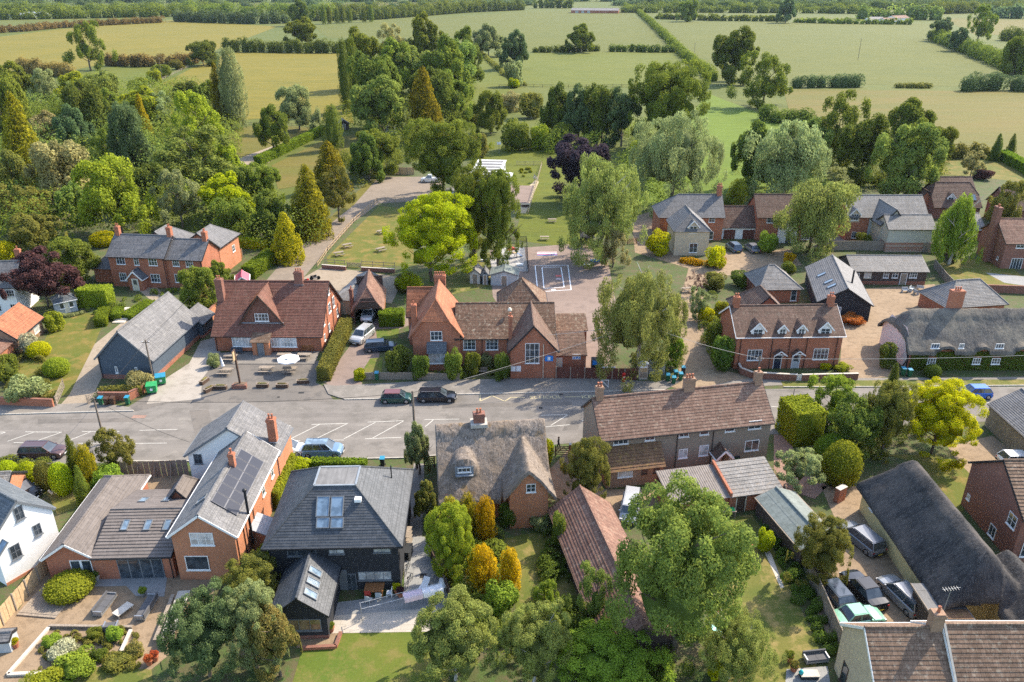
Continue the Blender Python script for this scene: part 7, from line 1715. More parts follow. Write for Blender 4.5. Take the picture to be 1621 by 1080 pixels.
# ================================================================ WALLS, FENCES, GATES
def garden_wall(px,h,mat,label,t=.25,name='garden_wall',coping='stone_white',close=False):
 P = [G(x,y,0) for x,y in px]; e = empty(name,(P[0].x,P[0].y,0),0,label,'wall'); m = Mb(); c = Mb(); o = P[0]
 for a,b_ in zip(P[:-1],P[1:]): a,b_ = a - o,b_ - o; m.bar(a + Vector((0,0,h / 2)),b_ + Vector((0,0,h / 2)),t,h); c.bar(a + Vector((0,0,h + .03)),b_ + Vector((0,0,h + .03)),t + .08,.06)
 m.build('wall',WM(mat),e); c.build('coping',WM(coping),e)
garden_wall([(-60,643),(0,641.5),(86,645)],1.1,'brick_red','long brick garden wall left of the open gate',coping='brick_brown'); garden_wall([(158,634),(205,634),(226,624),(230,616)],1.1,'brick_red','curved brick wall in front of the slate garage',coping='brick_brown')
garden_wall([(1166,580),(1172,592),(1190,599),(1260,603)],.9,'brick_brown','curved low brick wall with pale coping, left of the terrace gate',coping='stone_white'); garden_wall([(1268,603),(1357,601)],.9,'brick_brown','low brick wall with pale coping, right of the terrace gate'); garden_wall([(1536,462),(1650,466)],1.3,'brick_brown','brick wall at the bottom of the right-hand lawn',coping='brick_brown')
garden_wall([(510,425),(548,428)],.7,'brick_brown','low wall below the pub lawn, left of the gate'); garden_wall([(572,429),(625,432)],.7,'brick_brown','low wall below the pub lawn, right of the gate'); garden_wall([(318,527),(345,497)],1.9,'brick_orange','sunlit brick wall joining the pub and the slate garage',coping='brick_brown')
garden_wall([(13,1070),(78,996)],.18,'stone_white','whitewashed edge down the left of the raised bed',.2); garden_wall([(13,1070),(88,1067)],.18,'stone_white','whitewashed edge along the bottom of the raised bed',.2); garden_wall([(79,994),(210,996)],.25,'wood_old','timber edge along the top of the raised bed',.15,coping='wood_old'); garden_wall([(208,1000),(192,1035)],.2,'stone_white','whitewashed edge right of the raised bed',.2)
garden_wall([(478,1029),(532,1026),(540,1004)],.25,'brick_red','brick edging between gravel strip and lawn',.2,coping='brick_brown'); garden_wall([(1322,796),(1334,790)],1.6,'brick_red','brick gate pier beside the clipped bush',.5); garden_wall([(900,722),(904,722)],1.5,'brick_brown','brick gate pier beside the farm gate',.35)
def panel_fence(px,h,mat,label,bay=1.8,board=None,name='board_fence',post='wood_old',braces=False):
 """posts and panels; each bay is its own panel, or single boards when board is given"""
 P = [G(x,y,0) for x,y in px]; o = P[0]; e = empty(name,(o.x,o.y,0),0,label,'fence')
 for a,b_ in zip(P[:-1],P[1:]):
  a,b_ = a - o,b_ - o; L = (b_ - a).length; n = max(1,round(L / bay)); d = (b_ - a) / n; u = d.normalized(); s = Vector((-u.y,u.x,0))
  for i in range(n):
   p,q = a + d * i,a + d * (i + 1)
   Mb().box(-.06,-.06,0,.06,.06,h + .08).build('post',WM(post),e,False,p)
   if board:
    k = max(1,round((q - p).length / board))
    for j in range(k): w0 = p + (q - p) * ((j + .04) / k); w1 = p + (q - p) * ((j + .96) / k); off = s * (.02 + .015 * (j % 2)); Mb().bar(w0 + off + Vector((0,0,h / 2)),w1 + off + Vector((0,0,h / 2)),.03,h * random.uniform(.98,1.01)).build('board',WM(mat),e)
   else:
    m = Mb(); k = max(3,round((q - p).length / .16))
    for j in range(k): w0 = p + (q - p) * ((j + .05) / k); w1 = p + (q - p) * ((j + .95) / k); off = s * (.012 * (j % 2)); m.bar(w0 + off + Vector((0,0,h / 2)),w1 + off + Vector((0,0,h / 2)),.03,h)
    m.bar(p + Vector((0,0,h + .02)),q + Vector((0,0,h + .02)),.08,.05); m.build('panel',WM(mat),e)['kind'] = 'stuff'
   if braces: Mb().bar(p + Vector((0,0,1.4)) - s * .05,p - s * .9,.08).build('brace',WM(post),e)
panel_fence([(-12,1015),(6,990),(46,944),(80,903)],1.7,'wood_new','pale new board fence beside the white house',1.75,.45)
panel_fence([(196,757),(300,752)],1.9,'wood_old','grey braced fence along the road behind the bungalow',1.8,.6,braces=True)
panel_fence([(1246,818),(1268,890),(1300,962),(1326,1022),(1356,1096)],1.8,'wood_old','long grey board fence between garden and parking yard'); panel_fence([(1238,790),(1247,820)],1.7,'wood_old','short fence beside the felt roofed shed')
panel_fence([(680,880),(704,930),(722,972)],1.2,'wood_dark','dark low fence along the terrace edge'); panel_fence([(600,276),(656,277)],1.9,'wood_new','timber fence at the end of the gravel car park',1.8); panel_fence([(1287,404),(1300,397),(1350,396),(1450,398),(1492,402)],1.8,'wood_old','silver grey plank fence behind the stable range')
panel_fence([(1494,404),(1510,418)],1.8,'wood_dark','dark shaded fence at the right of the plank fence'); panel_fence([(1478,424),(1496,446),(1512,462)],1.5,'wood_old','fence between the yard and the right-hand lawn'); panel_fence([(1583,900),(1612,950),(1640,1000)],1.8,'wood_warm','brown fence behind the dark thatched cottage')
panel_fence([(566,601),(640,601),(728,603)],1.0,'wood_old','grey picket fence in front of the school house',2.2); panel_fence([(880,600),(948,601)],1.7,'wood_red','dark brown school gates left of the hanging sign',1.6,.8); panel_fence([(949,601.5),(1008,602)],1.7,'wood_red','dark brown school fence behind the red post boxes',1.9,.95)
panel_fence([(88,356),(96,348),(116,344)],1.8,'wood_old','netted wooden enclosure in the left wood'); panel_fence([(384,408),(362,424)],1.7,'wood_warm','brown fence behind the brick house wing')
panel_fence([(1026,592),(1052,594)],1.9,'board_grey','pale grey gate panel beside the wooden notice case',1.2)
def rail_fence(px,h,label,bay=2.0,rails=2,mat='wood_new',name='rail_fence',stuff=False,r=.05):
 P = [G(x,y,0) for x,y in px]; o = P[0]; e = empty(name,(o.x,o.y,0),0,label,'fence'); big = Mb()
 for a,b_ in zip(P[:-1],P[1:]):
  a,b_ = a - o,b_ - o; n = max(1,round((b_ - a).length / bay)); d = (b_ - a) / n
  for i in range(n + 1):
   if stuff: big.box(*(a + d * i + Vector((-r,-r,0))),*(a + d * i + Vector((r,r,h))))
   else: Mb().box(-r,-r,0,r,r,h + .05).build('post',WM(mat),e,False,a + d * i)
  for k in range(rails):
   z = h * (k + .7) / rails; (big if stuff else Mb()).bar(a + Vector((0,0,z)),b_ + Vector((0,0,z)),.04,.1)
   if not stuff: Mb().bar(a + Vector((0,0,z)),b_ + Vector((0,0,z)),.04,.1).build('rail',WM(mat),e)
 if stuff: big.build('rails_and_posts',WM(mat),e)['kind'] = 'stuff'
rail_fence([(503,424),(519,400),(560,353),(597,321),(640,318)],1.1,'post and rail fence climbing beside the gravel lane'); rail_fence([(515,418),(546,420)],1.0,'wooden fence at the foot of the pub lawn, left',mat='wood_old'); rail_fence([(573,421),(625,424)],1.0,'wooden fence at the foot of the pub lawn, right',mat='wood_old')
rail_fence([(790,138),(900,139),(1012,138)],1.4,'long dark fence across the green field',4,2,'wood_dark',stuff=True,r=.08); rail_fence([(205,160),(250,130),(300,106)],1.2,'wire fence running up between two fields',5,2,'wood_old',stuff=True,r=.08); rail_fence([(370,200),(440,198),(520,206)],1.2,'pale fence at the edge of the paddock',3,2,'wood_old',stuff=True)
rail_fence([(818,262),(858,262),(836,340),(818,338)],1.2,'low timber fence around the classroom play area',2.5,3,'wood_play'); rail_fence([(834,390),(836,432)],1.6,'dark iron fence dividing the playground',1.6,6,'black_paint'); rail_fence([(802,385),(833,384)],1.3,'green mesh fence at the top of the play surface',2,5,'black_paint')
rail_fence([(952,534),(1000,536)],1.3,'black iron railings beside the playground entrance',1.5,2,'black_paint'); rail_fence([(912,716),(930,714)],1.0,'short dark picket fence left of the rendered house',.5,2,'wood_dark')
def gate(a,c,h,mat,label,name='field_gate'):
 A,C = G(*a,0),G(*c,0); e = empty(name,(A.x,A.y,0),math.atan2(C.y - A.y,C.x - A.x),label,'gate'); L = (C - A).length
 for i in range(5): Mb().bar((0,0,.15 + i * (h - .2) / 4),(L,0,.15 + i * (h - .2) / 4),.04,.08).build('bar',WM(mat),e)
 for x in (0,L): Mb().box(x - .06,-.05,0,x + .06,.05,h + .12).build('stile',WM(mat),e)
 for p_,q_ in (((0,.15),(L / 2,h - .05)),((L,.15),(L / 2,h - .05)),((L * .25,h - .05),(0,.6)),((L * .75,h - .05),(L,.6))): Mb().bar((p_[0],-.03,p_[1]),(q_[0],-.03,q_[1]),.03,.07).build('brace',WM(mat),e)
gate((90,643),(102,615),1.25,'wood_old','open wooden gate at the left of the gravel drive'); gate((140,641),(158,633),1.25,'wood_old','open wooden gate at the right of the gravel drive, by the bins'); gate((879,722),(904,721),1.2,'wood_dark','dark wooden gate behind two walkers'); gate((672,742),(688,740),1.2,'wood_dark','dark wooden gate left of the thatched cottage')
gate((993,387),(1008,386),1.1,'wood_warm','brown gate left of the golden bush'); gate((550,423),(571,424),.9,'wood_old','small gate into the pub lawn'); gate((1260,603),(1268,603),.9,'white_paint','white garden gate of the dormer terrace')
# garden steps
e = thing('garden_steps',187,512,0,'pale stone garden steps between low clipped hedges','steps')
for i in range(5): Mb().box(-.9,i * .95,0,.9 ,i * .95 + .95,.14 * (i + 1)).build('step',WM('stone_white'),e,False,(0,0,0))
# ================================================================ ROAD PAINT
def mark(segs,name='road_marking',wd=.105,mat='road_paint',z=.022):
 m = Mb()
 for a,c in segs: P_line(m,a,c,wd,z)
 o = m.build(name,WM(mat)); o['kind'] = 'structure'
for s_ in (((40,684),(98,684.5)),((130,683.4),(189,683.5)),((221,681.7),(281,680)),((430,674.3),(461,673.8)),((493,672.3),(551,670.6)),((582,668.6),(639,666.4)),((672,664.6),(727,663.8)),((856,657.8),(899,656.7)),((0,684.6),(8,684.4)),
   ((21.8,701),(47,701.5)),((124,702),(157,702)),((214,702.3),(264,701.8)),((455,698.2),(475,698)),((528,697),(544,697)),((578,695),(635,692.8)),((856,676.7),(902,672.7)),((1221,644),(1239,644.6)),((1120,650),(1150,648)),
   ((12,699),(53,684.8)),((56,699),(96.8,684.8)),((102,700.5),(143.6,684)),((455,697.7),(505.7,672.3)),((502,694),(550,670.9)),((544,695.3),(594.5,668.9)),((589.6,694),(638.6,667)),((673,676),(686,665)),((872,673.8),(899,656.7)),((921,667),(930,662)),((-8,690),(9,684.8)),
   ((1270,640),(1290,640)),((1560,638),(1590,637))): mark([s_])
mark([((760,624.4),(760,635.6)),((760,635.6),(779,626.7)),((779,626.7),(799,635.6)),((799,635.6),(809,629.3)),((809,629.3),(830.4,629.6))],'zigzag_marking',.12,'road_yellow'); mark([((894,628.6),(919,628.4))],'road_marking',.12,'road_yellow')
def text_on(name,s,loc,size,mat,rot=(0,0,0),parent=None,sx=1.0,ext=.0):
 c = bpy.data.curves.new(name,'FONT'); c.body = s; c.size = size; c.extrude = ext; c.align_x = 'LEFT'; c.materials.append(MAT[mat]); o = bpy.data.objects.new(name,c); col.objects.link(o); o.location = loc; o.rotation_euler = rot; o.scale = (sx,1,1)
 bpy.context.view_layer.update(); dg = bpy.context.evaluated_depsgraph_get(); me = bpy.data.meshes.new_from_object(o.evaluated_get(dg)); q = bpy.data.objects.new(name,me); col.objects.link(q); q.location = loc; q.rotation_euler = rot; q.scale = (sx,1,1); bpy.data.objects.remove(o); q.parent = parent
 return q
for s_,a,c in (('SCHOOL',(838.5,631.8),(889,631)),('KEEP',(920.5,631),(953,630)),('CLEAR',(962,630),(1006,629))):
 p,q = G(*a,0),G(*c,0); o = text_on('road_lettering',s_,(p.x,p.y,.024),1.1,'road_yellow',(0,0,math.atan2(q.y - p.y,q.x - p.x))); bpy.context.view_layer.update(); o.scale[0] = (q - p).length / max(.1,o.dimensions.x); o['kind'] = 'structure'
# kerb stones along both edges
KP = [(0,656.9),(212,651.2)],[(545,633.2),(603,632.2),(723,625.2),(912,621.7),(1053,618.2)],[(1240,613.5),(1400,613.2),(1621,611)],[(200,731),(430,730.4),(648,725.4),(690,722)]
for kp in KP:
 m = Mb(); P = line_pts(kp,.92)
 for a,c in zip(P[:-1],P[1:]): m.bar(a + (c - a) * .01 + Vector((0,0,.04)),c - (c - a) * .01 + Vector((0,0,.04)),.15,.19)
 m.build('kerb',WM('concrete'))['kind'] = 'structure'
# drain covers and patches
for x,y,w_,h_,mt in ((477,622,.7,.45,'black_flock'),(888,625,.5,.35,'black_flock'),(441,629,.3,.3,'rubber'),(220,660,1.6,.7,'paving_brick'),(856,646,.4,.4,'rubber'),(670,912,.6,.6,'black_flock')):
 p = G(x,y,0); Mb().box(-w_ / 2,-h_ / 2,0,w_ / 2,h_ / 2,.035 if y < 700 and mt != 'paving_brick' else .03).build('drain_cover' if mt != 'paving_brick' else 'road_patch',WM(mt),None,False,(p.x,p.y,.1 if (x,y) == (477,622) and False else 0))['kind'] = 'structure'
# playground paint and play things
mark([((847,421),(899,420)),((847,421),(851,458)),((899,420),(904,459)),((858,462),(904,459)),((858,423.5),(888,423)),((858,423.5),(861,456)),((888,423),(893,455)),((861,457),(893,455))],'court_line',.16,'plastic_white',.03)
for x,y,w_,h_,mt in ((884,437,1.0,.9,'toy_red'),(884,442,.9,.4,'cloth_pink'),(876,459,.7,.5,'plastic_white')): p = G(x,y,0); Mb().poly([(-w_ / 2,-h_ / 2,.031),(w_ / 2,-h_ / 2,.031),(w_ / 2,h_ / 2,.031),(-w_ / 2,h_ / 2,.031)]).build('playground_square',WM(mt),None,False,(p.x,p.y,0))['kind'] = 'structure'
e = thing('play_mat',866,402,0,'striped red and blue mat painted across the top of the playground','play mat')
for i in range(6): Mb().poly([(-1.9,-1 + i * .34,.034),(1.9,-1 + i * .34 + .1,.034),(1.9,-.68 + i * .34 + .1,.034),(-1.9,-.68 + i * .34,.034)]).build('stripe',WM(('toy_blue','toy_red','bin_blue','plastic_white','toy_red','cloth_pink')[i]),e)
e = thing('sand_tray',942,414,0,'bright blue play tray in the birch shade','play tray'); Mb().box(-.85,-.4,0,.85,.4,.3).build('tray',WM('toy_blue'),e); Mb().box(-.75,-.3,.3,.75,.3,.31).build('water',WM('bin_blue'),e)
e = thing('school_table',929,424,0,'pale table with drawings beside the blue play tray','table'); Mb().box(-.7,-.4,.62,.7,.4,.67).build('table_top',WM('cloth_white'),e)
for sx in (-.6,.6):
 for sy in (-.32,.32): Mb().box(sx - .03,sy - .03,0,sx + .03,sy + .03,.62).build('leg',WM('wood_play'),e)
e = thing('climbing_frame',811,408,20,'timber climbing frame with blue slide on the pale play surface','climbing frame')
for sx in (-.7,.7):
 for sy in (-.5,.5): Mb().bar((sx,sy,0),(sx,sy,1.6),.1).build('post',WM('wood_dark'),e)
Mb().box(-.75,-.55,.9,.75,.55,.98).build('platform',WM('wood_play'),e); Mb().extr([(.7,-.3,.95),(1.9,-.3,.1),(1.9,.3,.1),(.7,.3,.95)],(0,0,.06)).build('slide',WM('toy_blue'),e); Mb().extr([(-.8,-.6,1.6),(.8,-.6,1.6),(0,-.6,2.1)],(0,1.2,0)).build('canopy',WM('toy_red'),e)
for x,y,mt,lb in ((803,425,'aqua','aqua plastic toys on the play surface'),(823,421,'plastic_white','white bench like box by the iron fence'),(766,414,'plastic_white','small pale box on the dry grass')):
 e = thing('play_box',x,y,0,lb,'play box'); Mb().box(-.6,-.25,0,.6,.25,.35).build('box',WM(mt),e); Mb().box(-.62,-.27,.36,.62,.27,.40).build('lid',WM(mt),e)
e = thing('log_bench',832,327,0,'log and plank play table at the end of the classroom play area','play table'); Mb().box(-1,-.5,.5,1,.5,.58).build('table_top',WM('wood_play'),e); Mb().box(-.9,-.4,0,.9,.4,.5).build('base',WM('wood_dark'),e)
e = thing('play_canopy',846,290,0,'small white triangular shade sail beside the classroom garden','shade sail'); Mb().tube((0,0,0),(0,0,2.4),.05).build('pole',WM('metal_grey'),e); Mb().extr([(0,0,2.3),(1.2,.4,.6),(-.4,1.2,1.0)],(0,0,.02)).build('sail',WM('cloth_white'),e)
e = thing('basketball_hoop',790,243,0,'basketball post on the school field','basketball hoop'); Mb().bar((0,0,0),(0,0,3.0),.12).build('post',WM('metal_grey'),e); Mb().box(-.6,-.35,2.6,.6,-.3,3.4).build('backboard',WM('plastic_white'),e); Mb().tube((0,-.6,2.7),(0,-.6,2.73),.23).build('hoop',WM('toy_red'),e)
# school front
e = thing('banner',949,600,0,'white banner with dark and green lettering on the brown school fence','banner'); p = G(949,600,0); wdt = G(973,600,0).x - p.x
Mb().box(0,-.10,1.0,wdt,-.07,1.85).build('banner_cloth',WM('cloth_white'),e); text_on('lettering','R',(.1,-.105,1.12),.85,'car_navy',(math.pi / 2,0,0),e); text_on('lettering','SCHOOL',(.75,-.105,1.25),.48,'skip_green',(math.pi / 2,0,0),e,.78)
for x,y,lb,s in ((987,605,'red pillar post box in front of the brown fence, left one',1.0),(994,598,'red box behind and right of the other red post box',.9)):
 e = thing('post_box',x,y,0,lb,'post box','red boxes by the school fence'); Mb().lathe((0,0,0),[(.24,0),(.24,.08),(.2,.1),(.2,1.15 * s),(.25,1.2 * s),(.2,1.3 * s),(.03,1.36 * s)],12).build('pillar',WM('red_post'),e); Mb().box(-.12,-.22,1.0 * s,.12,-.19,1.06 * s).build('slot',WM('rubber'),e); Mb().box(-.1,-.22,.7,.1,-.2,.88).build('notice_plate',WM('plastic_white'),e)
e = thing('notice_case',1018,601,0,'tall wooden notice case with glazed front beside the telegraph pole','notice board'); Mb().box(-.55,0,0,.55,.5,2.2).build('case',WM('stone_white'),e); Mb().box(-.45,-.03,1.1,.45,0,1.65).build('notice_panel',WM('wood_new'),e); Mb().box(-.45,-.03,.3,.45,0,1.02).build('lower_panel',WM('wood_old'),e); Mb().box(-.45,-.04,1.72,.45,0,1.92).build('white_strip',WM('plastic_white'),e); Mb().extr([(-.65,-.1,2.2),(.65,-.1,2.2),(0,-.1,2.55)],(0,.7,0)).build('roof',WM('board_grey'),e)
e = thing('bicycle_rail',957,614,0,'white painted rail frame on the pavement left of the post boxes','rail')
for a,c in (((-.5,0,0),(-.5,0,1.1)),((.45,0,0),(.45,0,1.1)),((-.5,0,1.1),(.45,0,1.1)),((-.4,0,1.05),(.5,-.1,.1))): Mb().tube(a,c,.035,n=6).build('tube',WM('plastic_white'),e)
e = thing('recycling_cage',945,588,0,'blue container behind the brown school fence','container'); Mb().box(-.8,-.5,0,.8,.5,1.9).build('container',WM('board_dark'),e); Mb().box(-.7,-.55,1.2,.6,-.51,1.85).build('blue_panel',WM('toy_blue'),e)
# pebble edged path dots, terrace props
def lounger(px,py,yaw,lb):
 e = thing('sun_lounger',px,py,yaw,lb,'sun lounger','white sun loungers'); Mb().box(-.3,-.9,.28,.3,.4,.33).build('seat',WM('cloth_white'),e); Mb().extr([(-.3,.4,.28),(.3,.4,.28),(.3,.95,.72),(-.3,.95,.72)],(0,0,.05)).build('backrest',WM('cloth_white'),e)
 for sx in (-.28,.28):
  for y in (-.7,.5): Mb().box(sx - .02,y - .02,0,sx + .02,y + .02,.28).build('leg',WM('metal_grey'),e)
lounger(669,935,-22,'white lounger on the grey terrace, left of the other'); lounger(697,938,-12,'white lounger nearest the terrace fence')
def chairx(px,py,yaw,mat,lb,name='garden_chair'):
 e = thing(name,px,py,yaw,lb,'chair','terrace chairs'); Mb().box(-.24,-.24,.42,.24,.24,.46).build('seat',WM(mat),e); Mb().box(-.24,.2,.46,.24,.24,.9).build('backrest',WM(mat),e)
 for sx in (-.2,.2):
  for sy in (-.2,.2): Mb().box(sx - .02,sy - .02,0,sx + .02,sy + .02,.42).build('leg',WM(mat),e)
e = thing('dining_table',594,938,0,'brown slatted dining table on the black house terrace','table')
for i in range(7): Mb().box(-.82 + i * .235,-.75,.71,-.82 + i * .235 + .22,.75,.75).build('table_slat',WM('wood_warm'),e)
for sx in (-.72,.72):
 for sy in (-.65,.65): Mb().box(sx - .04,sy - .04,0,sx + .04,sy + .04,.71).build('leg',WM('wood_warm'),e)
for x,y,yw,mt,lb in ((583,946,180,'toy_red','orange backed chair at the left front of the dining table'),(600,949,180,'board_grey','grey chair at the right front of the dining table'),(584,955,160,'board_grey','grey chair pulled out in front of the dining table'),(617,944,-90,'plastic_white','white armchair right of the dining table'),(593,926,0,'wood_warm','wooden chair behind the dining table')): chairx(x,y,yw,mt,lb)
for x,y,mt,fl,lb in ((628,938,'leaf_gold','terracotta','terracotta pot with yellow flowers on the terrace'),(634,944,'leaf_purple','terracotta','magenta flowering pot on the terrace'),(524,1000,'leaf_mid','terracotta','terracotta pot at the corner of the black extension'),(1207,862,'leaf_mid','terracotta','terracotta pot on the right garden path'),(1249,1046,'leaf_mid','terracotta','large terracotta pot beside the patio sofa'),(1256,1062,'leaf_olive','terracotta','second terracotta pot beside the patio sofa'),
       (154,917,'leaf_ivy','stone_white','pale pot with a small tree by the french doors'),(237,1052,'leaf_rust','terracotta','orange bowl at the lower right of the raised bed'),(246,1046,'leaf_rust','terracotta','red flowered bowl behind the orange one'),(228,944,'leaf_fresh','metal_grey','leafy potted plant behind the right sofa'),(25,1025,'leaf_gold','terracotta','terracotta pot beside the little grey store'),(240,500 - 50,'leaf_flower','terracotta','flower pot at the farmhouse terrace, right'),(214,459,'leaf_flower','terracotta','flower pot at the farmhouse terrace, left')):
 e = thing('flower_pot',x,y,0,lb,'flower pot','garden pots'); Mb().lathe((0,0,0),[(.2,0),(.3,.42),(.33,.44),(.33,.5),(.27,.5)],12).build('pot',WM(fl),e)
 o = bpy.data.objects.new('plant',CR['shrub'][0]); col.objects.link(o); o.parent = e; o.location = (0,0,.72); o.scale = (.36,.36,.3); o.material_slots[0].link = 'OBJECT'; o.material_slots[0].material = MAT[mt]
# laundry
pa,pb = G(572,964,1.6),G(706,930,1.6); P0 = Vector((pa.x,pa.y,0)); d = (pb - pa); d.z = 0; L_ = d.length; e = empty('washing_line',P0,math.atan2(d.y,d.x),'white washing line stretched over the terrace','washing line')
for y in (0,.7): Mb().tube((0,y,1.6),(L_,y,1.6),.012,n=4).build('line',WM('plastic_white'),e)
for x in (0,L_): Mb().tube((x,.35,0),(x,.35,1.65),.03,n=6).build('line_post',WM('metal_grey'),e); Mb().bar((x,-.05,1.62),(x,.75,1.62),.04).build('crossarm',WM('metal_grey'),e)
for i,(x0,x1,mt,lb) in enumerate(((L_ * .50,L_ * .72,'cloth_pink','pinkish white sheet drying on the line, left'),(L_ * .725,L_ * .97,'cloth_white','bluish white sheet drying on the line, right'))):
 m = Mb(); nx,ny = 16,8
 for j in range(ny + 1):
  for k in range(nx + 1):
   y = -.25 + 1.2 * j / ny; x = x0 + (x1 - x0) * k / nx; z = 1.6 - .12 * math.sin(math.pi * min(1,max(0,y / .7))) if 0 <= y <= .7 else 1.6 - (abs(y) if y < 0 else y - .7) * 2.2; m.v.append((x,min(max(y,-.03),.73),z + .03 * math.sin(k * 1.7 + j)))
 for j in range(ny):
  for k in range(nx): a = j * (nx + 1) + k; m.f.append([a,a + 1,a + nx + 2,a + nx + 1]); m.m.append(0)
 tag(m.build('bed_sheet',WM(mt),None,True,P0,math.atan2(d.y,d.x)),lb,'sheet','laundry')
def bike(px,py,yaw,lb):
 e = thing('bicycle',px,py,yaw,lb,'bicycle')
 for x in (-.52,.52):
  m = Mb(); n = 16
  for i in range(n): a,c = 2 * math.pi * i / n,2 * math.pi * (i + 1) / n; m.tube((x + .33 * math.cos(a),0,.34 + .33 * math.sin(a)),(x + .33 * math.cos(c),0,.34 + .33 * math.sin(c)),.022,n=4,cap=False)
  m.build('wheel',WM('rubber'),e)
 m = Mb()
 for a,c in (((-.52,0,.34),(-.1,0,.34)),((-.1,0,.34),(.36,0,.8)),((-.2,0,.8),(.36,0,.8)),((-.1,0,.34),(-.22,0,.88)),((-.52,0,.34),(-.2,0,.8)),((.52,0,.34),(.34,0,.95))): m.tube(a,c,.02,n=5)
 m.build('frame',WM('board_blue'),e); Mb().box(-.34,-.06,.88,-.1,.06,.93).build('saddle',WM('rubber'),e); Mb().bar((.33,-.25,.97),(.33,.25,.97),.03).build('handlebar',WM('rubber'),e)
bike(645,905,80,'bicycle leaning by the right wall of the black house'); bike(648,925,75,'second bicycle nearer the dining table')
for x,y,w_,h_,mt,lb in ((646,862,.8,1.5,'wood_old','timber rack along the right wall of the black house'),(647,880,.7,.9,'bin_black','dark crate along the right wall of the black house'),(642,832,.6,.9,'wood_warm','log store at the rear corner of the black house')):
 e = thing('garden_store',x,y,85,lb,'storage rack'); Mb().box(-w_,-.3,0,w_,.3,h_ * .1).build('base',WM(mt),e); Mb().box(-w_,.24,h_ * .1,w_,.3,h_).build('back',WM(mt),e)
 for k in range(3): Mb().box(-w_,-.3,h_ * (.35 + .3 * k),w_,.24,h_ * (.35 + .3 * k) + .04).build('shelf',WM(mt),e)
# gravel garden seating
def sofa(ax,c2,lb,w_=.85,name='garden_sofa'):
 A,C = G(*ax,0),G(*c2,0); e = empty(name,(A.x,A.y,0),math.atan2(C.y - A.y,C.x - A.x),lb,'sofa'); L = (C - A).length
 Mb().box(0,0,.12,L,w_,.28).build('base',WM('metal_grey'),e); Mb().box(0,w_ - .12,.28,L,w_,.72).build('backrest',WM('cushion_grey'),e)
 for x in (0,L - .1): Mb().box(x,0,.28,x + .1,w_ - .12,.58).build('arm',WM('metal_grey'),e)
 n = max(1,round(L / .75))
 for i in range(n): Mb().box(.1 + (L - .2) * i / n + .01,.02,.281,.1 + (L - .2) * (i + 1) / n - .01,w_ - .13,.45).build('seat_cushion',WM('cushion_grey'),e)
 for x in (.08,L - .08):
  for y in (.08,w_ - .08): Mb().box(x - .03,y - .03,0,x + .03,y + .03,.12).build('leg',WM('metal_grey'),e)
sofa((162,978),(186,946),'long grey garden sofa on the gravel, left of the white table'); sofa((236,948),(214,984),'long grey garden sofa on the gravel, right of the white table'); sofa((190,990),(168,992),'grey garden armchair at the foot of the white table',name='garden_armchair')
e = thing('coffee_table',196,970,62,'white coffee table with small pots between two grey sofas','table'); Mb().box(-.75,-.4,.36,.75,.4,.42).build('table_top',WM('stone_white'),e)
for sx in (-.65,.65):
 for sy in (-.3,.3): Mb().box(sx - .03,sy - .03,0,sx + .03,sy + .03,.36).build('leg',WM('stone_white'),e)
A,C = G(264,1026,0),G(294,946,0); e = empty('long_table',(A.x,A.y,0),math.atan2(C.y - A.y,C.x - A.x),'long pale grey garden table beside the blue green tree','table'); L_ = (C - A).length; Mb().box(0,-.5,.7,L_,.5,.76).build('table_top',WM('concrete'),e)
for x in (.3,L_ / 2,L_ - .3):
 for y in (-.4,.4): Mb().box(x - .04,y - .04,0,x + .04,y + .04,.7).build('leg',WM('plastic_white'),e)
e = empty('long_bench',(A.x - 1.0,A.y + .2,0),math.atan2(C.y - A.y,C.x - A.x),'weathered timber bench along the long garden table','bench'); Mb().box(.2,-.15,.4,L_ - .3,.15,.46).build('seat',WM('wood_old'),e)
for x in (.5,L_ - .6): Mb().box(x - .05,-.13,0,x + .05,.13,.4).build('leg',WM('wood_old'),e)
# deck of boards
A,B_,C_d = G(27,975,0),G(88,980,0),G(66,934,0); e = empty('timber_deck',(A.x,A.y,0),math.atan2(B_.y - A.y,B_.x - A.x),'weathered square timber deck in the gravel garden','deck'); wd_ = (B_ - A).length; n = 16; dd = 3.4
for i in range(n): Mb().box(wd_ * i / n + .01,.25,.0,wd_ * (i + 1) / n - .01,dd,.16 + random.uniform(0,.012)).build('deck_board',WM('wood_old'),e)
Mb().box(0,0,0,wd_,.24,.13).build('deck_step',WM('wood_old'),e)
b = Bld('garden_store','small grey garden store at the lower left corner','storage shed',(-20,1036),(19,1033),0); b.wing(0,b.W,0,1.3,1.2,1.5,wall='board_grey',roof='slate_grey',oh=.05,gh=.05,thick=.05)
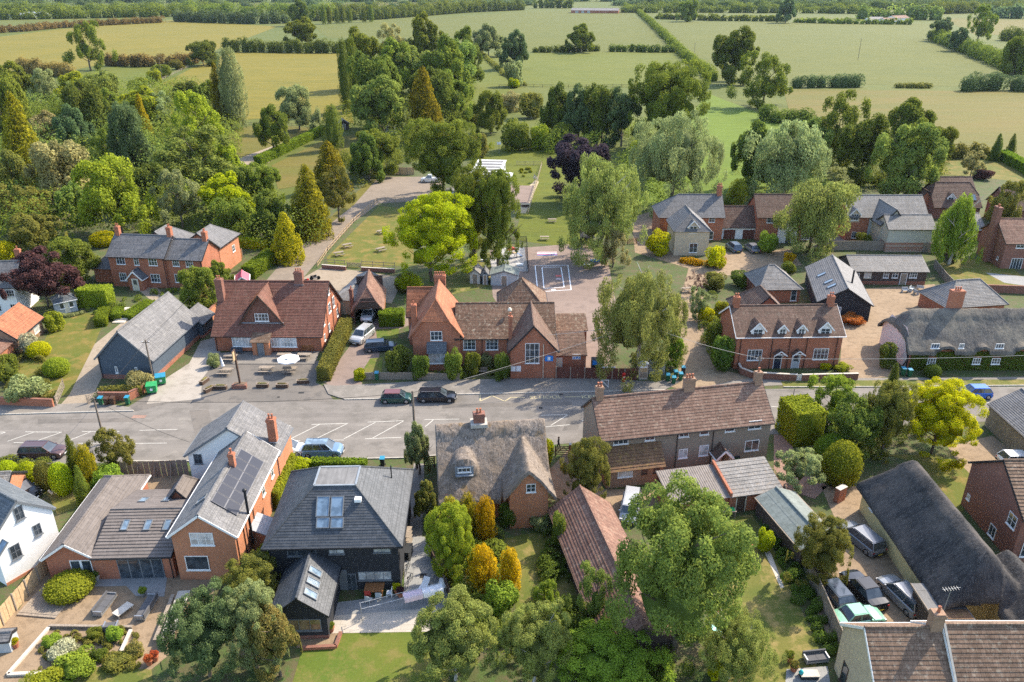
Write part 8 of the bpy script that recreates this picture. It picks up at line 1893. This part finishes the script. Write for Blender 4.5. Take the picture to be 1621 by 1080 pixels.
# right garden
for x,y,lb,mt in ((1160,867,'dark wheelbarrow shaped fire bowl on the lawn, left one','cushion_grey'),(1184,868,'dark fire bowl with rusty top on the lawn, right one','terracotta')):
 e = thing('garden_cart',x,y,8,lb,'garden cart'); m = Mb(); k = [(-.45,-.3),(.45,-.3),(.45,.3),(-.45,.3)]; m.v += [(a * .75,c * .7,.28) for a,c in k] + [(a,c,.55) for a,c in k]
 for q in ((3,2,1,0),(0,1,5,4),(1,2,6,5),(2,3,7,6),(3,0,4,7)): m.f.append(list(q)); m.m.append(0)
 m.build('tray',WM('bin_black'),e); Mb().box(-.36,-.22,.46,.36,.22,.5).build('load',WM(mt),e)
 for sx in (-.3,.3):
  for sy in (-.3,.3): Mb().tube((sx,sy - .03,.14),(sx,sy + .03,.14),.14,n=10).build('wheel',WM('rubber'),e)
sofa((1276,1054),(1312,1050),'dark patio sofa frame with pale cushions, lower right',.8); e = thing('patio_table',1280,1072,0,'low patio table with pale cushions and turquoise toy on it','table'); Mb().box(-.7,-.35,.36,.7,.35,.42).build('table_top',WM('stone_white'),e); Mb().box(-.65,-.3,0,.65,.3,.36).build('base',WM('bin_black'),e)
o = tag(Mb().lathe((0,0,0),[(.15,0),(.2,.1),(.1,.3),(.02,.34)],10).build('toy',WM('turquoise'),None,True,G(1268,1066,.42)),'turquoise toy on the patio table','toy')
e = thing('garden_slide',1136,1008,-30,'pale aqua slide on the lawn under the sparse birch','slide'); Mb().extr([(-.9,-.22,.9),(.9,-.22,.08),(.9,.22,.08),(-.9,.22,.9)],(0,0,.05)).build('chute',WM('aqua'),e)
for sy in (-.25,.25): Mb().bar((-.95,sy,0),(-.9,sy,1.2),.05).build('ladder_rail',WM('aqua'),e)
tag(Mb().lathe((0,0,0),[(.05,0),(.2,.1),(.22,.22),(.1,.36),(.02,.4)],12).build('ball',WM('flower_pink'),None,True,G(1134,972,0)),'pink ball on the lawn below the ash','ball')
e = thing('potting_bench',1148,818,0,'potting bench cluttered with pots and a green sheet by the outhouse','potting bench'); Mb().box(-.95,-.35,.78,.95,.35,.84).build('bench_top',WM('wood_old'),e)
for sx in (-.85,.85):
 for sy in (-.28,.28): Mb().box(sx - .04,sy - .04,0,sx + .04,sy + .04,.78).build('leg',WM('wood_old'),e)
tag(Mb().box(.1,-.25,.842,.8,.25,.95).build('green_sheet',WM('skip_green'),None,False,G(1148,818,0)),'crumpled green sheet on the potting bench','sheet')
for i,(dx,mt) in enumerate(((-.7,'terracotta'),(-.4,'stone_white'),(-.15,'terracotta'))): tag(Mb().lathe((0,0,.842),[(.08,0),(.12,.18),(.13,.2)],8).build('plant_pot',WM(mt),None,True,G(1148,818,0) + Vector((dx,0,0))),('leftmost terracotta pot on the potting bench','white pot on the potting bench','terracotta pot beside the green sheet on the potting bench')[i],'pot')
# motorbikes behind the pub
for x,y,mt,lb in ((487,449,'red_post','red motorcycle behind the pub roof'),(499,443,'rubber','black motorcycle behind the pub, right of the red one')):
 e = thing('motorcycle',x,y,20,lb,'motorcycle')
 for sx in (-.6,.6): Mb().tube((sx,-.07,.32),(sx,.07,.32),.32,n=12).build('wheel',WM('rubber'),e)
 Mb().lathe((0.1,0,.55),[(.12,0),(.22,.12),(.2,.3),(.05,.36)],8).build('tank',WM(mt),e); Mb().box(-.75,-.12,.66,-.1,.12,.8).build('seat',WM('rubber'),e); Mb().bar((.35,-.35,1.0),(.35,.35,1.0),.04).build('handlebar',WM('metal_grey'),e); Mb().box(-.3,-.14,.25,.35,.14,.6).build('engine',WM('metal_grey'),e)
for i,(x,y,w_,h_) in enumerate(((1432,463,1.0,.5),(1442,461,1.2,.6),(1450,466,.9,.5),(1456,459,1.1,.7),(1490,470,1.2,.7))):
 e = thing('garden_chair',x,y,i * 50,('grey garden chair at the left of the yard seating','garden bench at the middle of the yard seating','garden chair nearest the gravel in the yard seating','garden chair behind the yard seating','garden bench beside the thatched row chimney')[i],'chair','yard seating'); Mb().box(-w_ / 2,-.25,.4,w_ / 2,.25,.45).build('seat',WM('board_grey'),e); Mb().box(-w_ / 2,.2,.45,w_ / 2,.25,.85).build('backrest',WM('board_grey'),e); Mb().box(-w_ / 2,-.25,0,-w_ / 2 + .05,.25,.6).box(w_ / 2 - .05,-.25,0,w_ / 2,.25,.6).build('arm',WM('board_grey'),e)
hedgerow([(1352,446),(1385,447),(1425,446),(1450,445)],.9,.8,'leaf_flower','flower bed along the stable range',name='flower_border',cat='flowers',size=.16)
hedgerow([(82,500),(110,502),(130,497)],.5,.8,'leaf_silver','lavender strip before the summerhouse',name='flower_border',cat='flowers',size=.15)
e = thing('terrace_furniture',604,212,0,'stone terrace with pergola and seats in the far garden','pergola'); Mb().box(-5,-2.5,0,5,2.5,.5).build('terrace_base',WM('stone_white'),e)
for x in (-4,-1,2,4.6):
 for y in (-1.8,1.8): Mb().bar((x,y,.5),(x,y,2.6),.2).build('post',WM('board_grey'),e)
for i in range(8): Mb().bar((-4.4 + i * 1.3,-2.2,2.7),(-4.4 + i * 1.3,2.2,2.7),.12).build('beam',WM('wood_old'),e)
b = Bld('pink_awning','pink awning roof behind the pub chimney','awning',(372,446),(394,444),1.8); b.wing(0,b.W,0,3,1.8,2.6,axis='y',walls=False,roof='flower_pink',pitch=3,lift=.005,oh=.05,thick=.04,fascia='white_paint')
for x in (0,b.W): b.add('post',Mb().bar((x,0,0),(x,0,1.8),.06),'white_paint')
# white stones by the roadside bush
m = Mb()
for i in range(14): p = G(78 + i * 2.4,779 + (i % 3) * 1.5,0); m.lathe((p.x,p.y,0),[(.12,0),(.16,.1),(.08,.22)],6)
tag(m.build('white_stones',WM('stone_white')),'line of white stones below the tall yellow green bush','stones',kind='stuff')
# undergrowth that fills the floor of the woods
def scrub(px,n,h,mat,seed,size=.5):
 r = random.Random(seed); P = [G(x,y,0) for x,y in px]; xs = [p.x for p in P]; ys = [p.y for p in P]; L = []
 def inside(x,y):
  c = False
  for i in range(len(P)):
   a,b_ = P[i],P[i - 1]
   if (a.y > y) != (b_.y > y) and x < (b_.x - a.x) * (y - a.y) / (b_.y - a.y) + a.x: c = not c
  return c
 while len(L) < n:
  x,y = r.uniform(min(xs),max(xs)),r.uniform(min(ys),max(ys))
  if inside(x,y): hh = h * r.uniform(.5,1.2); L.append((x - P[0].x,y - P[0].y,hh * .35,hh * .75,hh * .75,hh * .7))
 me = crown('undergrowth',L,n * 420,size * .62,up=.5); me.materials[0] = MAT[mat]; o = bpy.data.objects.new('undergrowth',me); col.objects.link(o); o.location = (P[0].x,P[0].y,0); o['kind'] = 'stuff'; o['label'] = 'mixed undergrowth'; return o
scrub([(-40,150),(330,150),(370,210),(350,300),(380,370),(250,350),(130,370),(-40,420)],230,8.0,'leaf_mid',1,.8)
scrub([(-40,150),(330,150),(370,210),(350,300),(250,350),(60,350),(-40,420)],90,9.0,'leaf_ash',2,.8)
scrub([(545,170),(640,165),(740,140),(720,200),(650,250),(560,210)],60,8,'leaf_mid',3,.7)
scrub([(855,205),(1010,205),(1100,230),(1090,300),(1010,330),(870,240)],60,6.0,'leaf_mid',4,.7)
scrub([(1160,260),(1480,240),(1480,305),(1330,300),(1200,310)],40,5.0,'leaf_mid',5,.6)
scrub([(350,330),(450,330),(480,380),(430,400),(380,385)],34,6,'leaf_mid',6,.6)
scrub([(540,240),(650,240),(655,275),(600,275),(570,300)],24,3.5,'leaf_mid',7,.6)
scrub([(1270,650),(1440,640),(1460,690),(1380,735),(1290,700)],40,1.8,'leaf_deep',8,.3)
scrub([(860,800),(900,800),(960,980),(1090,1060),(1060,1100),(930,1090),(860,960)],60,1.3,'leaf_ivy',9,.25)
scrub([(700,840),(780,830),(800,960),(860,1000),(900,1020),(780,1060),(730,960)],60,1.5,'leaf_mid',10,.25)
scrub([(1095,480),(1125,470),(1160,560),(1150,590),(1125,560)],30,1.4,'leaf_mid',11,.25)
scrub([(85,1005),(210,1000),(235,1040),(215,1062),(95,1062),(40,1062)],70,.45,'leaf_olive',12,.14)
scrub([(-10,735),(190,735),(190,770),(-10,770)],50,1.2,'leaf_mid',13,.25)
scrub([(1195,800),(1250,830),(1300,960),(1330,1030),(1310,1040),(1255,940),(1215,850)],60,.7,'leaf_ivy',14,.2)
scrub([(0,630),(20,560),(60,520),(70,600),(90,632)],40,.8,'leaf_olive',15,.2)
scrub([(670,596),(700,598),(810,596),(806,580),(700,585)],24,.8,'leaf_mid',16,.2)
scrub([(765,250),(800,240),(905,236),(905,230),(780,232)],24,1.6,'leaf_bright',17,.35)
scrub([(820,268),(846,266),(842,280),(824,282)],14,.7,'leaf_bright',18,.25)
scrub([(130,490),(250,465),(320,455),(300,480),(240,470),(160,500)],30,.9,'leaf_mid',19,.2)
scrub([(1000,560),(1050,560),(1050,592),(1005,590)],20,1.0,'leaf_deep',20,.25)
# ================================================================ PEOPLE
def person(px,py,yaw,h,label,top,legs,seed=0):
 p = G(px,py,0); e = empty('person',(p.x,p.y,.0),rad(yaw),label,'person'); s = h / 1.75
 J = {'pel': (0,0,.95,.15),'waist': (0,.01,1.1,.13),'chest': (0,0,1.32,.165),'neck': (0,.01,1.5,.055),'head': (0,.02,1.62,.10),'crown': (0,.02,1.70,.085)}
 E = [('pel','waist'),('waist','chest'),('chest','neck'),('neck','head'),('head','crown')]
 for k,sx,st in (('l',-1,.14),('r',1,-.14)):
  J[k + 'hip'] = (sx * .09,0,.88,.10); J[k + 'knee'] = (sx * .10,st,.48,.065); J[k + 'ank'] = (sx * .10,st * .9 - (.1 if st < 0 else 0),.08,.042); J[k + 'toe'] = (sx * .11,st * .9 + .14 - (.1 if st < 0 else 0),.035,.035)
  J[k + 'sh'] = (sx * .19,0,1.42,.065); J[k + 'elb'] = (sx * .25,-st * .8,1.15,.045); J[k + 'wr'] = (sx * .24,-st * 1.2 + .05,.92,.03); J[k + 'hand'] = (sx * .24,-st * 1.3 + .06,.84,.035)
  E += [('pel',k + 'hip'),(k + 'hip',k + 'knee'),(k + 'knee',k + 'ank'),(k + 'ank',k + 'toe'),('chest',k + 'sh'),(k + 'sh',k + 'elb'),(k + 'elb',k + 'wr'),(k + 'wr',k + 'hand')]
 nm = list(J); me = bpy.data.meshes.new('body'); me.from_pydata([(J[n][0] * s,J[n][1] * s,J[n][2] * s) for n in nm],[(nm.index(a),nm.index(c)) for a,c in E],[])
 o = bpy.data.objects.new('body',me); col.objects.link(o); sk = o.modifiers.new('skin','SKIN')
 for i,n in enumerate(nm): v = me.skin_vertices[0].data[i]; v.radius = (J[n][3] * s,J[n][3] * s * (.75 if n in ('chest','pel','waist') else 1)); v.use_root = n == 'pel'
 o.modifiers.new('sub','SUBSURF').levels = 1; o.modifiers['sub'].render_levels = 1
 dg = bpy.context.evaluated_depsgraph_get(); m2 = bpy.data.meshes.new_from_object(o.evaluated_get(dg)); bpy.data.objects.remove(o); o = bpy.data.objects.new('body',m2); col.objects.link(o); o.parent = e
 m2.materials.clear(); [m2.materials.append(MAT[q]) for q in (top,legs,'skin','rubber')]
 for f in m2.polygons: z = f.center.z / s; x = abs(f.center.x) / s; f.material_index = 3 if z < .09 else (2 if z > 1.5 or (x > .18 and z < .95) else (1 if z < 1.0 else 0)); f.use_smooth = True
 Mb().lathe((0,.0,1.6 * s),[(.108 * s,0),(.112 * s,.06 * s),(.085 * s,.13 * s),(.02,.16 * s)],10).build('hair',WM('hair_dark'),e,True)
 Mb().box(-.015,.11 * s,1.60 * s,.015,.145 * s,1.64 * s).build('nose',WM('skin'),e)
person(874,719,75,1.55,'shorter walker in dark blue top beside the farm gate','cloth_navy','cloth_navy'); person(884,713,70,1.75,'taller walker in dark top behind the farm gate','car_grey' if False else 'board_dark','cloth_navy')
# ---------------------------------------------------------------- summer haze
m_ = bpy.data.materials.new('haze_air'); m_.use_nodes = True; nt_ = m_.node_tree; nt_.nodes.clear()
o_ = nt_.nodes.new('ShaderNodeOutputMaterial'); v_ = nt_.nodes.new('ShaderNodeVolumePrincipled'); v_.inputs['Density'].default_value = HAZE
v_.inputs['Color'].default_value = (.66,.82,1,1); v_.inputs['Anisotropy'].default_value = .2
nt_.links.new(v_.outputs[0],o_.inputs['Volume'])
hz = Mb().box(-3600,-100,-1.1,3600,6100,52).build('haze',[m_]); hz['kind'] = 'stuff'
for o in bpy.data.objects:
 if o.parent and o.name.split('.')[0] in ('bargeboard','dormer_bargeboard','gutter','hip_tiles','ridge_tiles','hood_frame','gable_wall','roof_strip','aerial','arm','gable_wing_wall','pillar','frame','line','porch_side','rim','bar','timber_frame','weatherboards'): o['kind'] = 'stuff'
print('objects',len(bpy.data.objects),'tris',sum(len(o.data.loops) - 2 * len(o.data.polygons) for o in bpy.data.objects if o.type == 'MESH' and len(o.data.polygons)))
